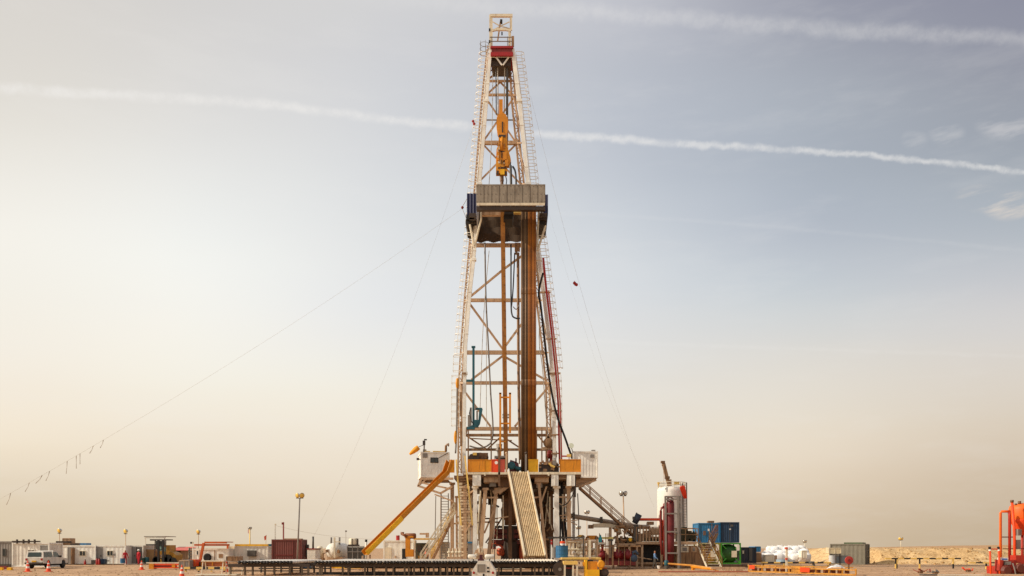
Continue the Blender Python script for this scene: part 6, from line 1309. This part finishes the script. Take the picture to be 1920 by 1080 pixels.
T = thing('pipe_bundle','low brown pipes lying behind the orange pole and stairs','pipe',(px(1350,92),92,0)); b = MB()
for k in range(4): b.cyl((px(1290,92),90+k*.3,.16),(px(1420,92),90+k*.3,.16),.12,n=8)
build('pipe', b, brown, T, True); b = MB(); b.box(px(1310,92),px(1311.5,92),89.8,91.2,0,.05); b.box(px(1400,92),px(1401.5,92),89.8,91.2,0,.05); build('chock', b, tan, T)
# container stack ----------------------------------------------------------------------
def cont(nm, lb, x0,x1,y0,y1,d,dep,mat,rz=0,pitch=.26):
    w_ = (x1-x0)*d/F; h = pz(y0,d)-pz(y1,d); T = cabin(nm, lb, 'shipping container', w_, dep, h, mat, pitch=pitch); T.location = (px(x0,d), d, pz(y1,d)); T.rotation_euler.z = R(rz); return T
d = 106; k = u(d)
def tankcont(lb, x0, x1, d, mat, tmat, dep=3.2):
    T = thing('tank_container', lb, 'tank container', (px((x0+x1)/2,d),d,0)); w_ = px(x1,d)-px(x0,d); z1 = pz(1018,d); f = MB(); X0,X1 = px(x0,d),px(x1,d)
    for x in (X0+.08,X1-.08):
        for y in (d,d+dep): f.box(x-.08,x+.08,y-.08,y+.08,0,z1)
    for y in (d,d+dep): 
        for z in (.05,z1-.16): f.box(X0+.16,X1-.16,y-.07,y+.07,z,z+.16)
    for x in (X0+.08,X1-.08):
        for z in (.05,z1-.16): f.box(x-.07,x+.07,d+.08,d+dep-.08,z,z+.16)
    for sx in (1,-1): 
        cx = (X0+X1)/2; f.bar((cx+sx*(w_/2-.15),d,z1-.2),(cx+sx*w_*.22,d,z1-.75),.1); f.bar((cx+sx*(w_/2-.15),d,.2),(cx+sx*w_*.22,d,.75),.1)
    build('frame', f, mat, T); rt = min(w_,z1)*.46; c = Vector(((X0+X1)/2,d+.15,z1/2)); b = MB(); b.lathe(c,[(.05,-.05),(rt*.5,.02),(rt*.85,.18),(rt,.45),(rt,dep-.3),(rt*.5,dep-.1)],28,'y'); build('tank', b, tmat, T, True)
    b = MB(); b.box(c.x+.1,c.x+.75,d-.1,d-.05,z1/2-.45,z1/2+.35); build('placard', b, cream, T); b = MB(); b.box(X1-.55,X1-.18,d-.1,d-.06,z1-.95,z1-.25); build('label_plate', b, white, T)
    return T
tankcont('green tank container in a bright green frame under the navy container', 1351, 1389, d, green, dgreen)
T = tankcont('yellow tank container in an olive frame under the light blue container', 1311, 1350.5, d, M('olive_yellow','#8a8a22',.9,dirt=.3), M('tank_yellow','#d8a838',.95,dirt=.3,dcol='#8a5a1c'))
T = cont('shipping_container','light blue shipping container stacked on the yellow tank container',1310,1351,980.5,1017.5,d,3.2,lblue); b = MB(); b.box(17*k,20*k,-.09,-.06,22*k,26*k); build('notice', b, conew, T); b = MB(); b.box(24*k,25*k,-.1,-.04,2*k,36*k); b.box(8*k,13*k,-.09,-.06,14*k,22*k); build('lock_bar', b, M('rust_stain','#7a5a44',.9), T)
boxthing('roof_hatch_pack','small brown pack lying on top of the light blue container','pack',1328,1339,976.5,980.3,d+.4,.8,tand,brown)
T = cont('shipping_container','navy shipping container stacked on the green tank container',1351.6,1385,979,1017.5,d,3.2,nblue); b = MB(); b.box(15.5*k,18.5*k,-.09,-.06,24*k,26.5*k); build('notice', b, conew, T); b = MB(); b.box(16.5*k,17*k,-.1,-.04,1*k,38*k); b.box(18*k,23*k,-.09,-.06,30*k,34*k); build('lock_bar', b, dgrey, T)
d = 108; T = cont('shipping_container','small dark navy container on the ground right of the green tank container',1391,1417,1026,1056,d,4,M('dark_navy','#2a3442',.7,dirt=.2)); b = MB(); b.box(.9,1.3,-.09,-.05,.3,1.9); build('lock_bar', b, dgrey, T); b = MB(); b.box(.05,.25,-.09,-.05,1.2,1.6); build('notice', b, cream, T)
boxthing('shipping_container','small light blue box container left of the white bulk bags','shipping container',1415.5,1426.5,1024.5,1035,112,3,lblue)
boxthing('cardboard_pack','tan carton pack under the small light blue box container','carton',1416,1428,1036,1055,111,2,M('carton','#b88a60',.9),plank)
# bulk bags ------------------------------------------------------------------------------
random.seed(14); BG = 'white bulk bags heaped behind the yellow black barrier'
def bulk(x, yb_, d, s, nm='bulk_bag'):
    T = thing(nm,'white bulk bag in the heap behind the striped barrier','bulk bag',(px(x,d),d,pz(yb_,d)),BG); b = MB(); n = 16; pr_ = [(.40,0),(.50,.08),(.55,.4),(.53,.75),(.46,.92),(.28,1.02),(.1,1.1)]
    c = Vector((px(x,d),d,pz(yb_,d))); ph = random.random()*6; n0 = len(b.v)
    for r_,z in pr_:
        for k in range(n):
            a = 2*math.pi*k/n; sq = 1/max(abs(math.cos(a)),abs(math.sin(a)))**.55; rr = r_*s*sq*(1+.07*math.sin(3*a+ph+z*3)+.05*math.sin(7*a+ph*2)); b.v.append(c+Vector((rr*math.cos(a),rr*math.sin(a),z*s*1.0)))
    for i in range(len(pr_)-1):
        for k in range(n): a,e_ = n0+i*n+k,n0+i*n+(k+1)%n; b.f.append((a,e_,e_+n,a+n))
    b.f.append(tuple(n0+(len(pr_)-1)*n+k for k in range(n))); build('sack', b, bag, T, True)
    l_ = MB()
    for sx in (-1,1): q = c+Vector((sx*.3*s,-.1,.95*s)); l_.tube([q+Vector((-.12*s,0,0)),q+Vector((0,0,.22*s)),q+Vector((.12*s,0,0))],.025,4)
    build('lifting_loop', l_, bag, T)
for i in range(9): bulk(1432+i*9.8+random.uniform(-1.5,1.5), 1053.5, 112+random.uniform(-.6,.6), random.uniform(1.0,1.15))
for i in range(8): bulk(1437+i*10+random.uniform(-2,2), 1046.5+random.uniform(-1,1.5), 114.2+random.uniform(-.5,.5), random.uniform(.95,1.15))
for i in range(7): bulk(1444+i*9.6+random.uniform(-2,2), 1037.5+random.uniform(-1,1), 116+random.uniform(-.4,.4), random.uniform(.9,1.05))
boxthing('cream_bin','cream box standing in front of the left white bulk bags','box',1435,1452,1040,1055,109,1.2,M('cream_bin_m','#e8dcc0',1.0,dirt=.15),white); boxthing('white_tote','white tote box at the right end of the bulk bags','tote',1503,1513,1032,1046,110,1.2,M('tote_white','#f0e8d4',1.0),cream); boxthing('tan_tote','tan box between the white bulk bags and the left cream box','box',1450,1457,1041,1055,109.2,1,tan)
drum('blue_drum','pale blue tub lying low before the white bulk bags',1467,1049,1056,104,.75,M('pale_blue','#9fb8c8',1.0),cat='tub')
drum('pale_tub','pale grey tub beside the pale blue tub',1481,1049.5,1056,104.3,.6,M('pale_grey','#c4c8c8',1.0),cat='tub')
striped('striped_barrier','yellow and black barrier rail running before the white bulk bags',1428,1556,1053.5,88,2.6,11.5,(1432,1470,1525,1553))
striped('striped_barrier','long yellow and black barrier rail in front of the sand bank',1660,1802,1046,84,2.6,12,(1680,1682,1725,1788))
striped('striped_barrier','short far yellow and black barrier rail left of the orange batch plant',1817,1882,1054,82,2.4,14,(1850,1872))
T = thing('marker_post','white and red marker post standing in the orange skid','marker',(px(1475,68),68,0)); b = MB(); b.bar((px(1475,68),68,0),A(1475,1026,68),.14); build('post', b, cream, T); b = MB(); b.pbox(1473,1477.5,1026,1029.5,67.85,.3); b.pbox(1473.5,1477,1046,1050,67.9,.2); build('band', b, pink, T)
# orange skid ---------------------------------------------------------------------------
d = 63; T = thing('orange_skid','long low orange pipe skid lying on the ground at lower right','skid',(px(1500,d),d,0)); b = MB()
b.bar(A(1404,1062.5,66),A(1605,1069,62),.08,.09); b.bar(A(1404,1071,66),A(1605,1078,62),.09,.11); b.bar(A(1410,1060,68.5),A(1600,1064.5,65),.08,.09)
for i in range(9):
    f0 = i/8; x = 1404+201*f0; dd = 66-4*f0; yy = 1061.5+6.5*f0; b.bar(A(x,yy,dd),A(x,yy+9.5,dd),.09); b.bar(A(x,yy,dd),A(x-1,yy-2,dd+2.6),.1)
b.bar(A(1484,1067,64.4),A(1510,1068,63.9),.1,.4); build('frame', b, M('dusty_orange','#dc9a34',.95,dirt=.5,dcol='#94602c'), T)
b = MB()
for i in range(14): x = 1412+i*13.5; dd = 65.5-3.6*i/14; b.pbox(x,x+random.uniform(4,9),1065+i*.35,1071+i*.35,dd+.5,.4)
split('pipe_end', b, M('skid_rust','#7a3a14',.9,dirt=.4), T)
b = MB(); b.bar(A(1405,1063,65.8),A(1415,1063.5,65.6),.05,.3); b.bar(A(1500,1068,63.9),A(1518,1069,63.6),.05,.35); split('plate', b, orr, T)
T = thing('plastic_sheet','crumpled white plastic sheet on the right end of the orange skid','sheet',A(1569,1067,64)); b = MB(); n = 9; m_ = 5; vs = []
for j in range(m_):
    for i in range(n): vs.append(A(1550+i*4.6,1066.5-7*math.sin(math.pi*i/(n-1))*math.sin(math.pi*(j+.6)/(m_+.2))-random.uniform(0,1.5),63+j*.4))
b.add(vs,[(j*n+i,j*n+i+1,(j+1)*n+i+1,(j+1)*n+i) for j in range(m_-1) for i in range(n-1)]); build('sheet', b, bag, T); b = MB(); b.bar(A(1556,1060,63.2),A(1580,1062,63.2),.03); build('cord', b, grey, T)
T = thing('red_reel','small red round reel on a post above the orange skid','reel',A(1591,1068,64)); b = MB(); b.lathe(A(1592,1050.5,64),[(.12,-.08),(.30,-.06),(.31,0),(.30,.06),(.12,.08)],18,'y'); build('disc', b, M('reel_red','#b8382c',.9), T); b = MB(); b.lathe(A(1592,1050.5,63.9),[(.1,-.03),(.1,.02)],10,'y'); build('hub', b, dred, T); b = MB(); b.bar(A(1591.5,1055,64.05),A(1591.5,1068,64.05),.08); build('post', b, brown, T)
T = thing('pipe_stand','dark bent pipe stand behind the orange skid','stand',(px(1524,72),72,0)); b = MB(); b.tube([A(1517,1054.5,72),A(1526,1054.5,72),A(1526.5,1060,72),(px(1526.5,72),72,0)],.1,7); build('pipe', b, dgrey, T, True); b = MB(); b.box(px(1523,72),px(1530,72),71.8,72.2,.0,.06); build('base_plate', b, dark, T)
# grey container on the sand -----------------------------------------------------------
d = 108; k = u(d); T = cabin('shipping_container','grey container with dark ribbed door end casting shadow on the sand bank','shipping container',3.9,5.2,2.55,M('khaki_grey','#8c8472',.8,dirt=.25,dcol='#6a5c48'),pitch=.5,cd=.02)
b = MB()
for i in range(5): y = .3+i*1.15; b.box(3.96,4.02,y,y+.14,.1,2.45)
for z in (.9,1.7): b.box(3.96,4.0,.2,5.0,z,z+.08)
build('door_bar', b, dgrey, T); b = MB(); b.box(1.5,3.6,.4,4.6,2.55,2.72); build('roof_load', b, M('moss_green','#5a6a48',.8), T)  # dark bars put the shade of the door end into its colour
place(T, 1549, 1057, 107, 0, z=0); T.rotation_euler.z = R(-28); T.location.y = 105.5
boxthing('water_tank','cream box tank on legs before the grey container','tank',1554,1577,1027,1038,102,1.0,M('cream_tank','#dccca4',1.0),cream)
drum('grey_drum','pale grey drum under the cream box tank',1560,1041,1055.5,102,.36,M('pale_grey','#c4c8c8')); boxthing('tank_cradle','blue grey tank crate right of the pale grey drum','tank',1567,1590,1041.5,1056,102.3,1.2,M('blue_grey','#7c8a90',.9),grey)
T = thing('tank_stand','dark leg frame carrying the cream box tank','frame',(px(1565,102),102.4,0)); b = MB()
for x in (1556,1575): b.bar(A(x,1038,102.2),(px(x,102.2),102.2,0),.1); b.bar(A(x,1038,102.9),(px(x,102.9),102.9,0),.1)
split('leg', b, dark, T); b = MB(); b.bar(A(1556,1040,102.2),A(1575,1040,102.2),.08); build('brace', b, dark, T)
boxthing('yellow_block','yellow block on the ground at the left foot of the grey container','block',1550,1558,1053.5,1056.5,101.5,.6,yelb)
# sandy scrap on the right
for lb,x0,x1,yb_,mt in (('rusty red scrap steel lying before the sand bank',1722,1746,1076,M('rust_scrap','#9a4a2c',.9,dirt=.3)),('dark scrap steel lying right of the rusty red scrap',1750,1768,1077,dgrey),('orange scrap pieces lying far right before the batch plant',1812,1826,1073,orr)):
    dd = gd(yb_); T = thing('scrap_steel', lb, 'scrap', (px((x0+x1)/2,dd),dd,0)); b = MB()
    for i in range(6): x = random.uniform(x0,x1); b.bar((px(x,dd),dd+random.uniform(0,.6),random.uniform(.05,.2)),(px(x+random.uniform(-9,9),dd),dd+random.uniform(0,1),random.uniform(.08,.4)),random.uniform(.08,.2),.06)
    build('bar', b, mt, T); b = MB(); b.pbox(x0+3,x0+9,yb_-5,yb_-1,dd,.4); build('plate', b, brown, T)
T = thing('floor_board','long pale flat board at the bottom right edge','board',(px(1800,62.5),62.5,0)); b = MB(); b.box(px(1762,62),px(1850,62),62.2,63,.0,.06); build('board', b, cream, T); b = MB(); b.box(px(1735,62),px(1761.5,62),62.3,62.9,.0,.09); build('end_board', b, dgrey, T)
# orange batch plant at the right edge ----------------------------------------------------
d = 68; T = thing('batch_plant','orange red tubular batch plant with hopper at the right edge','batch plant',(px(1905,d),d,0))
def tb(pts, r_, mat, nm, n=9): b = MB(); b.tube([A(*p,d) if len(p) == 2 else A(*p) for p in pts], r_, n); return build(nm, b, mat, T, True)
tb(((1876,1085),(1876,962),(1878,959),(1894,959)), .10, orange if False else M('plant_orange','#f06a14',.95,dirt=.12,dcol='#b03a0c'), 'post')
tb(((1893,1060),(1893,968),(1892,958)), .11, M('plant_red','#b83018',.9,dirt=.15,dcol='#7a1c0c'), 'post'); tb(((1903,1085,67.6),(1902,1000,67.6),(1897.5,940,67.6)), .10, orr, 'post'); tb(((1925,1085,67.4),(1925,940,67.4)), .12, orr, 'post'); tb(((1917,1085,69),(1917,985,69)), .11, M('plant_red','#b83018'), 'post')
b = MB(); c = Vector((px(1917,d+.8),d+.8,0)); Z = lambda y: pz(y,d); hr = .98; b.lathe(c,[(.25,Z(1000)),(.45,Z(990)),(hr*.95,Z(974)),(hr,Z(970)),(hr,Z(954)),(hr*.93,Z(948)),(hr*.6,Z(944.5)),(.2,Z(942.5))],28); hp = build('hopper', b, M('plant_orange','#f06a14'), T, True)
b = MB(); b.lathe(c,[(.26,Z(1001)),(.47,Z(989)),(.96,Z(973)),(.97,Z(976)),(.5,Z(991)),(.3,Z(1003))],28); build('cone', b, orr, hp, True)
b = MB(); 
for x,y0_,y1_,r_ in ((1911.5,939.5,946,.12),(1904.5,944,947.5,.08)): b.cyl(A(x,y1_,d+.5),A(x,y0_,d+.5),r_,n=10)
b.cyl(A(1897.5,942,67.6),A(1897.5,937.5,67.6),.13,n=10); build('cap', b, brown, hp, True)
b = MB(); b.bar(A(1876,1007,d),A(1903,1007,d),.08); b.bar(A(1880,1029,d),A(1925,1029,d),.07); build('crossbar', b, M('dark_red_bar','#6a2a18',.9), T)
for x in (1856,1872.5):
    tb(((x,1029,66.5),(x+2.5,1090,66.5)), .075, orr, 'post'); b = MB(); b.cyl(A(x-.3,1030,66.5),A(x-.6,1025,66.5),.1,n=8); cp = build('post_cap', b, black, T); b = MB(); b.cyl(A(x+.1,1033,66.5),A(x-.3,1030,66.5),.1,n=8); build('white_collar', b, conew, T)
b = MB(); b.bar(A(1856,1029.5,66.5),A(1872,1029.5,66.5),.09); build('crossbar', b, orr, T)
b = MB(); b.pbox(1870,1930,1062,1090,66.6,1.5); b.pbox(1882,1905,1050,1064,66.9,.8); b.cyl(A(1874,1050,66.7),A(1872,1070,66.7),.3,n=10); b.pbox(1905,1925,1041,1056,67,.8); build('engine', b, M('plant_red','#b83018'), T)
b = MB(); b.lathe(A(1887,1070,66.4),[(.3,-.2),(.45,0),(.3,.2)],14,'y'); b.lathe(A(1912,1066,66.4),[(.3,-.2),(.42,0),(.3,.2)],14,'y'); b.pbox(1889,1901,1075,1085,66.4,.2); build('pump', b, M('dark_red_bar','#6a2a18'), T); b = MB(); b.pbox(1877,1890.5,1045.5,1051.5,66.5,.5); build('label_box', b, conew, T); b = MB(); b.pbox(1879,1889,1047,1050,66.47,.029); build('label_stripe', b, cloth_blue if False else M('label_blue','#4a6ab0',1.0), T)
b = MB(); b.pbox(1884,1896,1053,1059,66.5,.3); b.tube([A(1899,1056,66.3),A(1903,1070,66.2),A(1907,1090,66.2)],.05,6); b.pbox(1906,1914,1012,1030,67.6,.4); b.pbox(1909,1916,992,1004,67.8,.4); split('gauge', b, grey, T)
# clutter behind the rack under the rig, left
d = 88; T = thing('valve_stand','yellow steel frame with brown cylinder on top behind the escape slide foot','frame',(px(770,d),d,0)); b = MB(); b.pbox(760,768.5,1008,1044,d,.6); b.pbox(768.5,775,1030,1044,d,.6); b.pbox(760,775,1005,1008,d-.1,.8); build('frame', b, orange, T); b = MB(); b.lathe(A(771,1005,d+.2),[(.1,-.7),(.28,-.6),(.3,.4),(.2,.5)],14,'x'); b.pbox(751,757,997.5,1002,d,.3); b.bar(A(753,1001,d),A(764,1006,d),.25); build('cylinder', b, M('rust_brown','#8a5028'), T, True); b = MB(); b.bar(A(787,1001,d+.2),A(800,1001,d+.2),.18); b.pbox(798,804,999,1008,d,.3); build('arm', b, tan, T)
d = 92; T = camp('equipment_cabin','cream equipment cabin with dark doorway behind the yellow frame','cabin',720,775,d,2.86,whitec2,dep=2.4,pitch=.6,cd=.01); k = u(d); b = MB(); b.box(34*k,41*k,-.05,.03,.1,1.95); build('door', b, black, T); b = MB(); b.box(.05,14*k,-.06,-.02,.1,2.1); build('door_panel', b, cream, T)
b = MB(); b.box(20*k,23*k,-.06,0,.95,1.2); build('latch', b, tan, T)
drum('red_drum','small red drum on the roof of the cream equipment cabin',746,1004,1013,93,.2,red)
d = 90; T = thing('canopy_frame','pale yellow roofed frame with dark generator inside left of the stairs','canopy',(px(795,d),d,0)); b = MB(); b.pbox(775,826,1009,1012,d,2.4); build('roof', b, yelp, T); b = MB()
for x in (777.5,824): b.bar(A(x,1012,d),(px(x,d),d,0),.13); b.bar(A(x,1012,d+2.3),(px(x,d+2.3),d+2.3,0),.13)
split('post', b, cream, T)
T = thing('generator','dark green generator under the pale yellow roofed frame','generator',(px(792,91),91,0)); b = MB(); b.pbox(780,802,1018,1050,91,1.0); build('body', b, M('gen_green','#4a4a32',.8,dirt=.3), T); b = MB(); b.pbox(782,790,1022,1034,90.94,.05); b.pbox(792,800,1024,1040,90.92,.07); build('radiator', b, dark, T); b = MB(); b.pbox(784,798,1042,1048,90.93,.06); build('panel', b, M('ochre','#a87a28',.9), T)
boxthing('white_box','white box cabinet between the access stairs and the substructure','cabinet',826,842,1016,1048,90.5,1.2,white,cream)
boxthing('yellow_skid_box','yellow box skid seen between the pipe rack legs','box',622,678,1050,1066,80,1.5,yelb,yel)
boxthing('timber_stack','stack of tan timbers seen through the middle of the pipe rack','timber stack',694,800,1050.5,1066,82,1.5,M('timber','#c49a72',.9,dirt=.2,vert=False),tan)
boxthing('navy_box','dark navy box seen through the left end of the pipe rack','box',568,584,1054,1066,78,1.2,nblue,dgrey)
T = thing('orange_valve','orange choke valve assembly standing at the stair foot on the left','valve',(px(799,86),86,0)); b = MB(); b.lathe(A(800,1036,86),[(.1,-.4),(.2,-.2),(.2,.2),(.1,.4)],10); build('body', b, pink, T); b = MB(); b.lathe(A(800,1032,85.8),[(.16,-.02),(.16,.03)],10,'y'); b.bar(A(800,1040,86),(px(800,86),86,0),.15); build('handwheel', b, tand, T)
T = thing('tan_tank','long tan tank seen under the rack in front of the ramp','tank',(px(965,80),80,0)); b = MB(); b.pbox(925,948,1052,1066,80,1.2); b.pbox(960,981,1050,1064,80,1.2); build('shell', b, tan, T); b = MB(); b.pbox(948,960,1055,1063,80.2,.8); b.pbox(921,984,1064,1067,79.9,1.4); build('frame', b, cream, T)
T = thing('spill_mat','long black containment mat lying under the pipe rack','mat',(px(850,70),70,0)); b = MB(); b.box(px(655,64),px(1050,64),63.2,66.5,.01,.05); build('sheet', b, black, T); b = MB()
for y in (63.05,66.5): b.box(px(655,64),px(1050,64),y,y+.14,.0,.16)
build('bund', b, M('mat_edge','#2c2824',.8), T)
